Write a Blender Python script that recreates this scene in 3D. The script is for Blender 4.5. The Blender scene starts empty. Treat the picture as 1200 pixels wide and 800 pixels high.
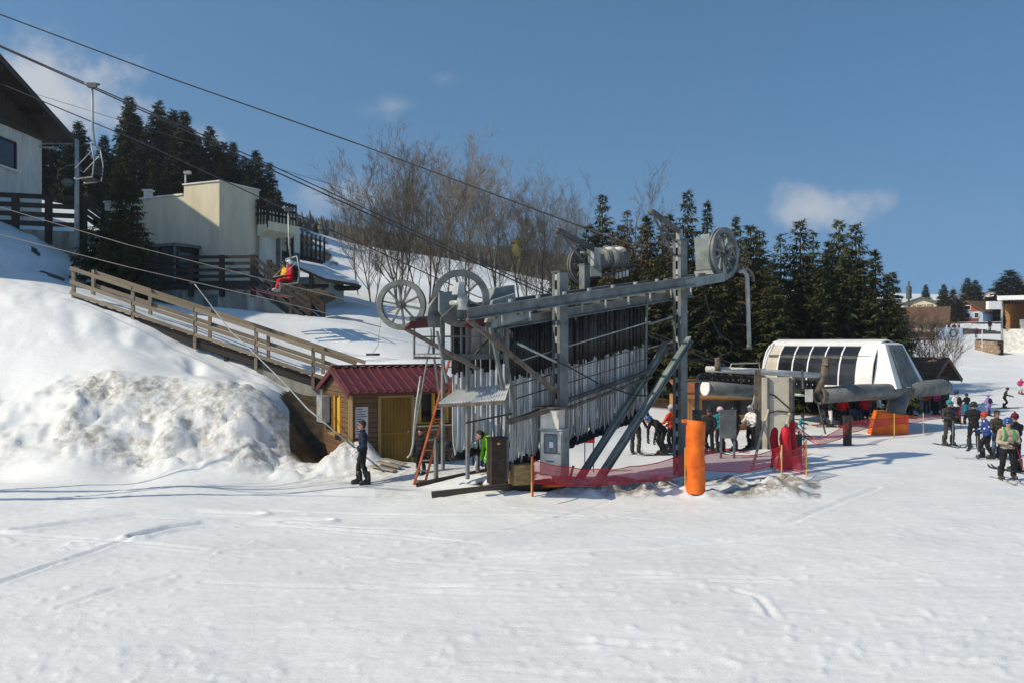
import bpy, bmesh, math, random
import numpy as np
from mathutils import Vector, Matrix
random.seed(7)
rng = np.random.default_rng(7)
scene = bpy.context.scene
C = scene.collection
R = math.radians

# ------------------------------------------------------------------ camera, sky, sun, exposure
HC = 3.9                       # camera height above the piste
cam_d = bpy.data.cameras.new('camera'); cam = bpy.data.objects.new('camera', cam_d); C.objects.link(cam)
cam.location = (0, 0, HC); cam.rotation_euler = (R(90), 0, 0)
cam_d.sensor_width = 36; cam_d.lens = 30.0; cam_d.clip_start = 0.1; cam_d.clip_end = 6000
scene.camera = cam
SUN_EL = R(41); SUN_V = Vector((-math.cos(R(22))*math.cos(SUN_EL), -math.sin(R(22))*math.cos(SUN_EL), math.sin(SUN_EL)))
sun_d = bpy.data.lights.new('sun', 'SUN'); sun = bpy.data.objects.new('sun', sun_d); C.objects.link(sun)
sun_d.energy = 4.3; sun_d.angle = R(0.53); sun_d.color = (1.0, 0.885, 0.70)
sun.rotation_euler = SUN_V.to_track_quat('Z', 'Y').to_euler(); sun.location = (-40, -10, 40)
world = bpy.data.worlds.new('World'); scene.world = world; world.use_nodes = True
scene.view_settings.view_transform = 'Standard'; scene.view_settings.look = 'None'
scene.view_settings.exposure = -0.02; scene.view_settings.gamma = 1
scene.cycles.max_bounces = 6; scene.cycles.transparent_max_bounces = 12

def build_world():
    nt = world.node_tree; nt.nodes.clear(); N = nt.nodes.new; L = nt.links.new
    out = N('ShaderNodeOutputWorld'); bg = N('ShaderNodeBackground'); bg.inputs['Strength'].default_value = 0.115
    sky = N('ShaderNodeTexSky'); sky.sky_type = 'NISHITA'; sky.sun_disc = False
    sky.sun_elevation = SUN_EL
    # blender: sun_rotation measured clockwise from +Y
    sky.sun_rotation = math.atan2(SUN_V.x, SUN_V.y) % (2*math.pi)
    sky.altitude = 1100; sky.air_density = 1.0; sky.dust_density = 1.3; sky.ozone_density = 1.8
    tc = N('ShaderNodeTexCoord')
    mp = N('ShaderNodeMapping'); mp.inputs['Scale'].default_value = (1, 1, .8); mp.inputs['Location'].default_value = (0, 0, .25); L(tc.outputs['Generated'], mp.inputs['Vector']); L(mp.outputs[0], sky.inputs['Vector'])
    noise = N('ShaderNodeTexNoise'); noise.inputs['Scale'].default_value = 14; noise.inputs['Detail'].default_value = 7; noise.inputs['Roughness'].default_value = .58
    L(tc.outputs['Generated'], noise.inputs['Vector'])
    total = None
    for (px, py, rx, ry, dens) in CLOUDS:
        c = Vector(((px-600)/1000, 1, (400-py)/1000)).normalized()
        right = Vector((c.y, -c.x, 0)).normalized(); up = right.cross(c)
        def dot(v, k):
            d = N('ShaderNodeVectorMath'); d.operation = 'DOT_PRODUCT'; d.inputs[1].default_value = v*k
            L(tc.outputs['Generated'], d.inputs[0]); return d.outputs['Value']
        ax = dot(right, 1000/rx); ay = dot(up, 1000/ry)
        comb = N('ShaderNodeCombineXYZ'); L(ax, comb.inputs[0]); L(ay, comb.inputs[1])
        # behind the camera the dot with c is negative: push those away
        ln = N('ShaderNodeVectorMath'); ln.operation = 'LENGTH'; L(comb.outputs[0], ln.inputs[0])
        # mask = clamp(1 - len + (noise-.5)*1.6)
        m1 = N('ShaderNodeMath'); m1.operation = 'MULTIPLY_ADD'; L(noise.outputs['Fac'], m1.inputs[0]); m1.inputs[1].default_value = 2.4; m1.inputs[2].default_value = -0.35
        m2 = N('ShaderNodeMath'); m2.operation = 'SUBTRACT'; L(m1.outputs[0], m2.inputs[0]); L(ln.outputs['Value'], m2.inputs[1])
        fr = N('ShaderNodeMath'); fr.operation = 'GREATER_THAN'; L(dot(c, 1), fr.inputs[0]); fr.inputs[1].default_value = .2
        mr = N('ShaderNodeMapRange'); mr.interpolation_type = 'SMOOTHSTEP'; mr.inputs['From Min'].default_value = -.1; mr.inputs['From Max'].default_value = .75
        mr.inputs['To Max'].default_value = dens; L(m2.outputs[0], mr.inputs['Value'])
        mm = N('ShaderNodeMath'); mm.operation = 'MULTIPLY'; L(mr.outputs[0], mm.inputs[0]); L(fr.outputs[0], mm.inputs[1])
        if total is None: total = mm.outputs[0]
        else:
            a = N('ShaderNodeMath'); a.operation = 'MAXIMUM'; L(total, a.inputs[0]); L(mm.outputs[0], a.inputs[1]); total = a.outputs[0]
    mix = N('ShaderNodeMix'); mix.data_type = 'RGBA'; L(total, mix.inputs['Factor'])
    hs = N('ShaderNodeHueSaturation'); hs.inputs['Saturation'].default_value = SKY_SAT; hs.inputs['Value'].default_value = SKY_VAL; hs.inputs['Hue'].default_value = .488
    L(sky.outputs[0], hs.inputs['Color'])
    L(hs.outputs[0], mix.inputs['A']); mix.inputs['B'].default_value = (5.6, 5.7, 6.0, 1)
    L(mix.outputs['Result'], bg.inputs['Color']); L(bg.outputs[0], out.inputs[0])
CLOUDS = [(950, 246, 78, 34, .72), (78, 120, 95, 62, .85), (462, 124, 40, 22, .3), (425, 232, 70, 30, .35), (240, 165, 40, 25, .45), (520, 92, 30, 14, .12)]
SKY_SAT = 1.2; SKY_VAL = 1.24
build_world()

# ------------------------------------------------------------------ helpers
def P(px, py, d): return Vector(((px-600)/1000*d, d, HC-(py-400)/1000*d))
def tag(o, label=None, cat=None, group=None, kind=None):
    if label: o['label'] = label
    if cat: o['category'] = cat
    if group: o['group'] = group
    if kind: o['kind'] = kind
    return o
def empty(name, loc, label, cat, group=None, rz=0):
    o = bpy.data.objects.new(name, None); C.objects.link(o); o.location = loc; o.rotation_euler = (0, 0, rz)
    o.empty_display_size = .2
    return tag(o, label, cat, group)
def origin_of(o):
    v = Vector((0, 0, 0))
    while o is not None: v += o.location; o = o.parent
    return v

class MB:
    """collects shapes and links them as one mesh object"""
    def __init__(s): s.v = []; s.f = []; s.m = []; s.cur = 0; s.sm = []; s.smooth = False
    def mat(s, i): s.cur = i; return s
    def add(s, vs, fs):
        b = len(s.v); s.v += [tuple(x) for x in vs]
        for f in fs: s.f.append(tuple(b+i for i in f)); s.m.append(s.cur); s.sm.append(s.smooth)
        return s
    def hexa(s, v8): # 4 bottom ring, 4 top ring
        return s.add(v8, [(3,2,1,0),(4,5,6,7),(0,1,5,4),(1,2,6,5),(2,3,7,6),(3,0,4,7)])
    def box(s, c, size, ax=None):
        c = Vector(c); x, y, z = ax if ax else (Vector((1,0,0)), Vector((0,1,0)), Vector((0,0,1)))
        a, b, h = size[0]/2, size[1]/2, size[2]/2
        return s.hexa([c+x*i*a+y*j*b+z*k*h for k in (-1,1) for i, j in ((-1,-1),(1,-1),(1,1),(-1,1))])
    def beam(s, p, q, w, h, up=(0,0,1)):
        p = Vector(p); q = Vector(q); d = (q-p).normalized(); u = Vector(up)
        sd = d.cross(u)
        if sd.length < 1e-4: sd = d.cross(Vector((1,0,0)))
        sd.normalize(); u = sd.cross(d)
        o = [-sd*w/2-u*h/2, sd*w/2-u*h/2, sd*w/2+u*h/2, -sd*w/2+u*h/2]
        return s.hexa([p+x for x in o]+[q+x for x in o])
    def tube(s, pts, r, n=6, cap=True):
        pts = [Vector(x) for x in pts]; m = len(pts)
        rs = r if isinstance(r, (list, tuple)) else [r]*m
        vs = []; prev = None
        for i, p in enumerate(pts):
            d = (pts[min(i+1, m-1)]-pts[max(i-1, 0)]).normalized()
            if prev is None:
                a = d.orthogonal().normalized()
            else:
                a = (prev-d*prev.dot(d))
                a = a.normalized() if a.length > 1e-5 else d.orthogonal().normalized()
            prev = a; b = d.cross(a)
            for k in range(n):
                t = 2*math.pi*k/n; vs.append(p+(a*math.cos(t)+b*math.sin(t))*rs[i])
        fs = []
        for i in range(m-1):
            for k in range(n):
                k2 = (k+1) % n; fs.append((i*n+k, i*n+k2, (i+1)*n+k2, (i+1)*n+k))
        if cap: fs += [tuple(range(n))[::-1], tuple((m-1)*n+k for k in range(n))]
        o = s.smooth; s.smooth = n > 5; s.add(vs, fs); s.smooth = o; return s
    def disc(s, c, axis, r, t, n=20, r2=None):
        """a disc (or, with r2, a ring) of thickness t across its axis"""
        c = Vector(c); ax = Vector(axis).normalized(); a = ax.orthogonal().normalized(); b = ax.cross(a)
        ring = lambda rr, off: [c+ax*off+(a*math.cos(2*math.pi*k/n)+b*math.sin(2*math.pi*k/n))*rr for k in range(n)]
        if r2 is None:
            vs = ring(r, -t/2)+ring(r, t/2); fs = [tuple(range(n))[::-1], tuple(range(n, 2*n))]+[(k, (k+1)%n, n+(k+1)%n, n+k) for k in range(n)]
        else:
            vs = ring(r, -t/2)+ring(r, t/2)+ring(r2, -t/2)+ring(r2, t/2); fs = []
            for k in range(n):
                j = (k+1) % n
                fs += [(k, j, n+j, n+k), (2*n+j, 2*n+k, 3*n+k, 3*n+j), (n+k, n+j, 3*n+j, 3*n+k), (j, k, 2*n+k, 2*n+j)]
        return s.add(vs, fs)
    def prism(s, poly, vec):
        vec = Vector(vec); n = len(poly); vs = [Vector(p) for p in poly]; vs += [p+vec for p in vs]
        return s.add(vs, [tuple(range(n))[::-1], tuple(range(n, 2*n))]+[(k, (k+1)%n, n+(k+1)%n, n+k) for k in range(n)])
    def ball(s, c, r, n=10, m=7, ax=None):
        c = Vector(c); rr = r if isinstance(r, (tuple, list)) else (r, r, r)
        x, y, z = ax if ax else (Vector((1,0,0)), Vector((0,1,0)), Vector((0,0,1)))
        vs = []
        for i in range(m+1):
            ph = math.pi*i/m
            for k in range(n):
                t = 2*math.pi*k/n
                vs.append(c+x*(rr[0]*math.sin(ph)*math.cos(t))+y*(rr[1]*math.sin(ph)*math.sin(t))+z*(rr[2]*math.cos(ph)))
        fs = [(i*n+k, (i+1)*n+k, (i+1)*n+(k+1)%n, i*n+(k+1)%n) for i in range(m) for k in range(n)]
        o = s.smooth; s.smooth = True; s.add(vs, fs); s.smooth = o; return s
    def mesh(s, name, mats, off=Vector((0,0,0))):
        me = bpy.data.meshes.new(name)
        me.from_pydata([(v[0]-off[0], v[1]-off[1], v[2]-off[2]) for v in s.v], [], s.f)
        for m in (mats if isinstance(mats, (list, tuple)) else [mats]): me.materials.append(m)
        me.polygons.foreach_set('material_index', s.m); me.polygons.foreach_set('use_smooth', s.sm)
        me.update(); return me
    def build(s, name, mats, parent=None, local=False):
        off = Vector((0,0,0))
        if parent is not None and not local: off = origin_of(parent)
        if parent is None and not local and s.v:   # stand-alone thing: origin at its base
            a = np.array(s.v); off = Vector((a[:,0].mean(), a[:,1].mean(), a[:,2].min()))
        me = s.mesh(name, mats, off)
        o = bpy.data.objects.new(name, me); C.objects.link(o)
        if parent is not None: o.parent = parent
        elif not local: o.location = off
        return o
_cube = {}
def plank(name, p, q, w, h, m, parent, up=(0,0,1)):
    """one board or bar as an object of its own; all share one cube per material"""
    if m.name not in _cube:
        _cube[m.name] = MB().box((0,0,0), (1,1,1)).mesh('board', m)
    o = bpy.data.objects.new(name, _cube[m.name]); C.objects.link(o)
    p = Vector(p); q = Vector(q); d = q-p; L = d.length; d = d/L
    sd = d.cross(Vector(up))
    if sd.length < 1e-4: sd = d.cross(Vector((1,0,0)))
    sd.normalize(); u = sd.cross(d)
    M = Matrix.Identity(4)
    for i in range(3): M[i][0] = d[i]*L; M[i][1] = sd[i]*w; M[i][2] = u[i]*h
    off = origin_of(parent) if parent else Vector((0,0,0)); mid = (p+q)/2-off
    for i in range(3): M[i][3] = mid[i]
    o.parent = parent; o.matrix_local = M
    return o
def copy_tree(o, parent=None):
    c = o.copy(); C.objects.link(c); c.parent = parent
    if parent is not None: c.matrix_parent_inverse = o.matrix_parent_inverse
    for ch in o.children: copy_tree(ch, c)
    return c

# ------------------------------------------------------------------ materials
def mat(name, col, rough=.6, col2=None, scale=3.0, stretch=(1,1,1), amt=.35, metal=0, bump=0, bscale=None, local=False, spec=.4, rand=.12, detail=5, rust=0):
    m = bpy.data.materials.new(name); m.use_nodes = True; nt = m.node_tree; N = nt.nodes.new; L = nt.links.new
    b = nt.nodes['Principled BSDF']; b.inputs['Roughness'].default_value = rough; b.inputs['Metallic'].default_value = metal
    b.inputs['Specular IOR Level'].default_value = spec
    if local: co = N('ShaderNodeTexCoord').outputs['Object']
    else: co = N('ShaderNodeNewGeometry').outputs['Position']
    oi = N('ShaderNodeObjectInfo')
    ad = N('ShaderNodeVectorMath'); ad.operation = 'MULTIPLY_ADD'; L(co, ad.inputs[0]); ad.inputs[1].default_value = stretch
    cmb = N('ShaderNodeVectorMath'); cmb.operation = 'SCALE'; cmb.inputs[0].default_value = (17, 31, 23); L(oi.outputs['Random'], cmb.inputs['Scale'])
    L(cmb.outputs[0], ad.inputs[2])
    nz = N('ShaderNodeTexNoise'); nz.inputs['Scale'].default_value = scale; nz.inputs['Detail'].default_value = detail; nz.inputs['Roughness'].default_value = .62
    L(ad.outputs[0], nz.inputs['Vector'])
    ramp = N('ShaderNodeMapRange'); ramp.inputs['From Min'].default_value = .32; ramp.inputs['From Max'].default_value = .68; L(nz.outputs['Fac'], ramp.inputs['Value'])
    mix = N('ShaderNodeMix'); mix.data_type = 'RGBA'; L(ramp.outputs[0], mix.inputs['Factor'])
    c = Vector(col[:3])
    a = c*(1-amt); d = Vector(col2) if col2 else c*(1+amt*.6)
    mix.inputs['A'].default_value = (*a, 1); mix.inputs['B'].default_value = (*[min(1, x) for x in d], 1)
    res = mix.outputs['Result']
    if rust:
        rn = N('ShaderNodeTexNoise'); rn.inputs['Scale'].default_value = 2.3; rn.inputs['Detail'].default_value = 8; rn.inputs['Roughness'].default_value = .7
        sm = N('ShaderNodeMapping'); sm.inputs['Scale'].default_value = (1.4, 1.4, .45); L(ad.outputs[0], sm.inputs['Vector']); L(sm.outputs[0], rn.inputs['Vector'])
        rr = N('ShaderNodeMapRange'); rr.inputs['From Min'].default_value = .56; rr.inputs['From Max'].default_value = .70; rr.inputs['To Max'].default_value = rust; L(rn.outputs['Fac'], rr.inputs['Value'])
        m3 = N('ShaderNodeMix'); m3.data_type = 'RGBA'; L(rr.outputs[0], m3.inputs['Factor']); L(res, m3.inputs['A']); m3.inputs['B'].default_value = (.13,.07,.035,1); res = m3.outputs['Result']
    hs = N('ShaderNodeHueSaturation'); L(res, hs.inputs['Color'])
    rv = N('ShaderNodeMath'); rv.operation = 'MULTIPLY_ADD'; L(oi.outputs['Random'], rv.inputs[0]); rv.inputs[1].default_value = rand*2; rv.inputs[2].default_value = 1-rand
    L(rv.outputs[0], hs.inputs['Value']); L(hs.outputs[0], b.inputs['Base Color'])
    if bump:
        bp = N('ShaderNodeBump'); bp.inputs['Strength'].default_value = bump; bp.inputs['Distance'].default_value = .03
        if bscale:
            n2 = N('ShaderNodeTexNoise'); n2.inputs['Scale'].default_value = bscale; n2.inputs['Detail'].default_value = 6; L(ad.outputs[0], n2.inputs['Vector']); L(n2.outputs['Fac'], bp.inputs['Height'])
        else: L(nz.outputs['Fac'], bp.inputs['Height'])
        L(bp.outputs[0], b.inputs['Normal'])
    return m
M = {}
def defmats():
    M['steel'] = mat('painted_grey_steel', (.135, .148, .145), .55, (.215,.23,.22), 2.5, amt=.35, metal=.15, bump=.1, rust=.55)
    M['steel_dark'] = mat('dark_weathered_steel', (.085,.095,.10), .6, (.16,.15,.13), 3, amt=.4, metal=.2)
    M['steel_light'] = mat('galvanised_and_sunlit_steel', (.36,.39,.37), .5, (.46,.48,.46), 3, amt=.3, metal=.2, rust=.6)
    M['steel_green'] = mat('grey_green_painted_plate', (.22,.26,.25), .55, (.31,.35,.33), 2, amt=.35, metal=.1, rust=.5)
    M['rusty'] = mat('rusty_brown_steel', (.11,.085,.06), .8, (.20,.165,.125), 5, amt=.4)
    M['rust_red'] = mat('red_oxide_steel', (.11,.024,.018), .7, amt=.35, scale=4)
    M['black'] = mat('black_rubber', (.012,.012,.014), .6, (.03,.03,.03), 6)
    M['pole'] = mat('tow_pole_metal', (.42,.43,.42), .4, (.72,.72,.70), 2, stretch=(1,1,.4), metal=.1, rand=.25, amt=.4)
    M['spring'] = mat('black_spring_tube', (.018,.017,.018), .5, (.05,.045,.045), 6, rand=.35)
    M['cream'] = mat('cream_render', (.70,.63,.45), .85, (.76,.69,.52), 1.2, stretch=(1.5,1.5,.4), amt=.13, bump=.05, rust=.10)
    M['white_wall'] = mat('white_render', (.60,.60,.54), .85, (.68,.67,.60), 1.2, stretch=(1.5,1.5,.4), amt=.2, rust=.12)
    M['concrete'] = mat('stained_concrete', (.27,.255,.21), .9, (.44,.42,.36), 1.3, stretch=(1.6,1.6,.35), amt=.45, bump=.15)
    M['concrete_beige'] = mat('beige_concrete', (.56,.51,.40), .9, (.64,.59,.48), 1.6, amt=.2, bump=.1)
    M['wood_grey'] = mat('weathered_grey_wood', (.22,.185,.14), .85, (.38,.33,.26), 1.6, (1,9,9), local=True, bump=.2, rand=.22)
    M['wood_pale'] = mat('pale_rail_wood', (.24,.19,.125), .8, (.37,.30,.21), 1.6, (1,9,9), local=True, bump=.2, rand=.18)
    M['wood_dark'] = mat('dark_brown_wood', (.028,.017,.012), .8, (.06,.038,.026), 1.6, (1,9,9), local=True, rand=.2)
    M['wood_old'] = mat('dark_weathered_wood', (.03,.024,.02), .85, (.06,.05,.042), 1.6, (1,9,9), local=True, rand=.25)
    M['log'] = mat('honey_brown_log_board', (.125,.070,.032), .65, (.20,.118,.058), 1.4, (.8,8,8), local=True, bump=.15, rand=.15)
    M['log_trim'] = mat('golden_wood_trim', (.36,.22,.085), .6, (.46,.30,.12), 1.4, (1,8,8), local=True)
    M['door_y'] = mat('ochre_yellow_door', (.21,.115,.013), .6, (.28,.155,.02), 1.6, (1,1,.3), amt=.15)
    M['yellow'] = mat('golden_yellow_paint', (.62,.34,.03), .5, amt=.15)
    M['roof_red'] = mat('dark_red_roof_metal', (.095,.013,.018), .55, (.135,.022,.026), 2, amt=.2, spec=.5, rand=.05)
    M['white'] = mat('white_paint', (.78,.78,.75), .45, (.84,.84,.82), 2.5, amt=.12, rand=.03)
    M['white_worn'] = mat('worn_white_paint', (.70,.68,.60), .55, (.82,.80,.75), 3, amt=.3, rust=.4)
    M['glass'] = mat('dark_tinted_glass', (.012,.014,.016), .08, (.02,.022,.024), 2, spec=.6, rand=.02)
    M['glass_blue'] = mat('bluish_glass', (.05,.12,.16), .1, (.09,.18,.22), 8, spec=.6)
    M['orange'] = mat('orange_foam_pad', (.80,.13,.006), .55, (.92,.19,.01), 3, amt=.25, bump=.25, bscale=5, rand=.02)
    M['ladder'] = mat('orange_ladder_paint', (.48,.085,.022), .5, (.60,.13,.035), 4, amt=.35)
    M['bamboo'] = mat('yellow_marker_pole', (.75,.55,.10), .5, amt=.15)
    M['pale_pole'] = mat('pale_wood_pole', (.62,.52,.33), .7, amt=.2)
    M['redcloth'] = mat('red_cloth', (.55,.012,.02), .7, amt=.3, scale=6)
    M['roof_brown'] = mat('brown_shingle', (.11,.062,.035), .85, (.17,.10,.06), 4, amt=.4, bump=.3)
    M['orange_wood'] = mat('varnished_orange_wood', (.42,.19,.06), .5, (.52,.26,.09), 1.5, (1,8,8), local=True)
    M['tile'] = mat('orange_roof_tile', (.42,.15,.06), .8, (.30,.10,.045), 4, amt=.3)
    M['cable'] = mat('steel_cable', (.035,.035,.04), .5, rand=.02)
    M['paper'] = mat('printed_paper', (.62,.64,.66), .7, (.72,.73,.74), 9, amt=.25)
    M['bark'] = mat('conifer_bark', (.075,.052,.036), .95, (.13,.095,.07), 6, bump=.3)
    M['bare'] = mat('bare_alder_bark', (.17,.135,.095), .9, (.27,.225,.165), 2.2, bump=.2, rand=.2)
    M['twig'] = mat('brown_twig', (.12,.082,.05), .9, (.19,.14,.09), 2, rand=.2)
    M['soil'] = mat('dark_soil', (.03,.021,.015), .95, (.07,.05,.032), 3, bump=.5)
    M['rock'] = mat('brown_earth_rock', (.05,.04,.028), .95, (.13,.105,.07), 2.5, bump=.8)
    M['snow_cap'] = mat('roof_snow', (.80,.82,.84), .7, (.86,.87,.88), 2, amt=.05, bump=.2)
    M['stone'] = mat('tan_stone', (.30,.21,.14), .9, (.42,.31,.22), 4, amt=.35, bump=.4, rand=.2)
    M['skin'] = mat('skin', (.42,.22,.15), .55, amt=.12, rand=.1)
    M['hair'] = mat('dark_hair', (.018,.012,.009), .6)
defmats()
# ------------------------------------------------------------------ noise (numpy value noise)
_tab = np.random.default_rng(3).random((256, 256))
def vnoise(x, y):
    xi = np.floor(x).astype(int); yi = np.floor(y).astype(int); fx = x-xi; fy = y-yi
    fx = fx*fx*(3-2*fx); fy = fy*fy*(3-2*fy)
    a = _tab[xi % 256, yi % 256]; b = _tab[(xi+1) % 256, yi % 256]; c = _tab[xi % 256, (yi+1) % 256]; d = _tab[(xi+1) % 256, (yi+1) % 256]
    return (a*(1-fx)+b*fx)*(1-fy)+(c*(1-fx)+d*fx)*fy-.5
def fbm(x, y, o=4, g=.5):
    s = 0; a = 1; ang = .6
    for i in range(o):
        s = s+a*vnoise(x+13.7*i, y+7.1*i); a *= g; x, y = (x*math.cos(ang)-y*math.sin(ang))*2.03, (x*math.sin(ang)+y*math.cos(ang))*2.03
    return s
def cells(x, y):
    """distance to and random value of the nearest jittered cell point"""
    xi = np.floor(x).astype(int); yi = np.floor(y).astype(int); bd = np.full(x.shape, 9.); bv = np.zeros(x.shape)
    for i in (-1, 0, 1):
        for j in (-1, 0, 1):
            a = xi+i; b = yi+j; d = np.hypot(a+_tab[a % 256, b % 256]-x, b+_tab[(a+91) % 256, (b+37) % 256]-y); w = d < bd; bd = np.where(w, d, bd); bv = np.where(w, _tab[(a+17) % 256, (b+133) % 256], bv)
    return bd, bv
def sstep(a, b, x):
    t = np.clip((x-a)/(b-a), 0, 1); return t*t*(3-2*t)

# ------------------------------------------------------------------ terrain
# ground points read off the photograph: (px, py, distance) -> height
CP = []
def g(px, py, d): CP.append((px, d, HC-(py-400)/1000*d))
def gz(px, d, z): CP.append((px, d, z))
for d in (3, 5.5, 9, 13, 17, 20.5):
    for px in (-700, -200, 200, 600, 1000, 1400, 1900): gz(px, d, 0)
for px in (700, 850, 1000, 1150, 1350, 1900): gz(px, 24, 0)
for px in (640, 800, 930, 1080, 1200, 1500, 1900): gz(px, 28, 0.02)
for px in (700, 850, 1000, 1100, 1250, 1600): gz(px, 33, 0)
for px in (760, 900, 1000, 1100, 1250): gz(px, 38, 0)
for px in (-700, -200, 0, 200, 400): gz(px, 23.6, 0)
gz(490, 23.0, 0.08); gz(560, 22.6, 0.36); gz(625, 22.3, .38); gz(560, 23.6, .38); gz(690, 22.6, .1); gz(620, 21.2, 0); gz(540, 21.0, 0)
# left bank: foot, ridges, slope under the stairs
for px in (-300, 0, 150, 300, 405): gz(px, 25.0, 0.02)
for px, y in ((-300, 500), (0, 505), (100, 497), (200, 508), (300, 515), (405, 523)): g(px, y, 26.0)
for px, y in ((150, 503), (240, 503), (310, 510)): g(px, y, 26.5)
for px, y in ((150, 458), (240, 456), (300, 466)): g(px, y, 27.05)
g(438, 536, 25.5)
for px, y in ((-300, 470), (0, 466), (100, 452), (200, 448), (280, 456), (330, 484)): g(px, y, 27.6)
for px, y in ((-300, 400), (0, 404), (100, 410), (200, 430), (270, 448), (320, 462)): g(px, y, 29.2)
for px, y in ((-300, 330), (0, 338), (80, 347), (160, 372), (232, 402), (300, 430), (335, 446)): g(px, y, 31.2)
for px, y in ((-300, 290), (0, 322), (60, 330)): g(px, y, 35)
for px, y in ((-300, 240), (0, 262), (90, 318)): g(px, y, 40)
for px, y in ((160, 362), (240, 385), (310, 408), (370, 428), (420, 432)): g(px, y, 33.5)
# pit beside the kiosk, kiosk ground
for px in (352, 420, 480, 540): gz(px, 26.5, 0.08)
for px in (365, 420, 480, 540): gz(px, 28.6, 0.15)
gz(600, 29, .1); gz(680, 30, .05); gz(600, 26, .05)
for px, y in ((345, 452), (400, 440), (460, 428), (520, 436), (560, 455)): g(px, y, 31)
gz(620, 32, .8); gz(690, 34, .4)
# hump behind the stairs and the shaded dip beyond
for px, y in ((200, 358), (250, 360), (300, 366), (350, 370), (400, 376), (440, 384), (480, 396), (530, 412)): g(px, y, 39)
for px, y in ((300, 384), (400, 402), (460, 412)): g(px, y, 35.5)
gz(600, 40, 1.6); gz(680, 40, .9)
for px, y in ((300, 372), (380, 362), (430, 368), (480, 380), (560, 392)): g(px, y, 47)
gz(640, 48, 2.6); gz(720, 48, 1.4); gz(820, 47, .9); gz(920, 46, .6); gz(1000, 46, .1)
for px, y in ((380, 338), (440, 346), (520, 358), (620, 366)): g(px, y, 62)
for px, y in ((340, 290), (400, 289), (460, 298), (520, 305), (580, 316), (640, 330), (700, 342), (760, 352)): g(px, y, 140)
for px, y in ((400, 318), (520, 330), (640, 350)): g(px, y, 90)
gz(700, 62, 3.5); gz(820, 60, 2.0); gz(900, 75, 3.0)
# uphill left: chalet, building, forest
gz(0, 46, 10.5); gz(-300, 46, 12); gz(110, 46, 8.0); gz(190, 44, 5.6); gz(250, 44, 5.2); gz(310, 44, 4.9); gz(200, 48, 6.2); gz(330, 47, 5.2)
gz(0, 58, 14); gz(150, 58, 12); gz(300, 58, 9)
gz(-300, 70, 18); gz(50, 90, 18.5); gz(200, 95, 19.5); gz(320, 95, 17.5)
gz(-300, 140, 30); gz(100, 140, 28); gz(250, 140, 24)
for px, y in ((-300, 230), (100, 240), (300, 275)): g(px, y, 230)
for px, y in ((340, 300), (500, 320), (700, 355), (900, 365)): g(px, y, 230)
# right: piste down from the village
for px in (1080, 1150, 1250, 1500): gz(px, 44, -.1)
for px, y in ((1080, 474), (1150, 474), (1250, 474)): g(px, y, 53)
for px, y in ((1090, 440), (1150, 440), (1200, 440), (1400, 430)): g(px, y, 70)
for px, y in ((1060, 402), (1110, 402), (1150, 402), (1200, 403), (1400, 395)): g(px, y, 98)
for px, y in ((1000, 390), (1060, 392), (1120, 388), (1170, 388), (1300, 380)): g(px, y, 125)
for px, y in ((900, 375), (1060, 372), (1120, 372), (1180, 368), (1300, 360), (1600, 350)): g(px, y, 180)
for px in (-700, -200, 200): gz(px, 700, 120)
for px, y in ((400, 310), (600, 335), (800, 352), (1000, 352), (1200, 346), (1500, 345), (1900, 345)): g(px, y, 700)
gz(1900, 60, 0); gz(1900, 110, 4); gz(1900, 250, 14); gz(-700, 30, 6); gz(-700, 45, 13); gz(-700, 100, 26); gz(-700, 250, 60)
cp = np.array(CP)
KU, KV = 1/100., 11.
def uv(px, d): return np.stack([np.asarray(px)*KU, np.log(d)*KV], -1)
_c = uv(cp[:,0], cp[:,1]); _z = cp[:,2]
phi = lambda r2: np.sqrt(r2+.10)
_A = phi(((_c[:,None]-_c[None])**2).sum(-1))
_n = len(_c); _Q = np.concatenate([np.ones((_n,1)), _c], 1)
_S = np.block([[_A-np.eye(_n)*.02, _Q], [_Q.T, np.zeros((3,3))]])
_w = np.linalg.solve(_S, np.concatenate([_z, np.zeros(3)]))
def base_h(px, d):
    q = uv(px, d); sh = q.shape[:-1]; q = q.reshape(-1, 2); out = np.empty(len(q))
    for i in range(0, len(q), 20000):
        b = q[i:i+20000]; r2 = ((b[:,None]-_c[None])**2).sum(-1)
        out[i:i+20000] = phi(r2)@_w[:_n]+_w[_n]+b@_w[_n+1:]
    return out.reshape(sh)
TRACKS = [([(25,620),(80,612),(160,603),(230,599),(300,599)], .10, .12), ([(160,628),(200,618),(240,612),(300,608),(380,606)], .12, .11),
          ([(0,684),(60,662),(110,645),(160,628)], .04, .06), ([(0,702),(30,697),(75,690)], .04, .05), ([(860,690),(890,700),(905,722)], .03, .05), ([(70,712),(140,688),(200,675)], .03, .05),
          ([(700,648),(820,636),(960,626)], .025, .08), ([(560,652),(760,640),(920,614),(1030,570)], .03, .08), ([(260,646),(340,642)], .03, .05), ([(330,610),(600,622)], .03, .05)]
def gpt(px, py): # flat foreground
    d = HC/(py-400)*1000; return ((px-600)/1000*d, d)
trk_r = random.Random(12)
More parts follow.
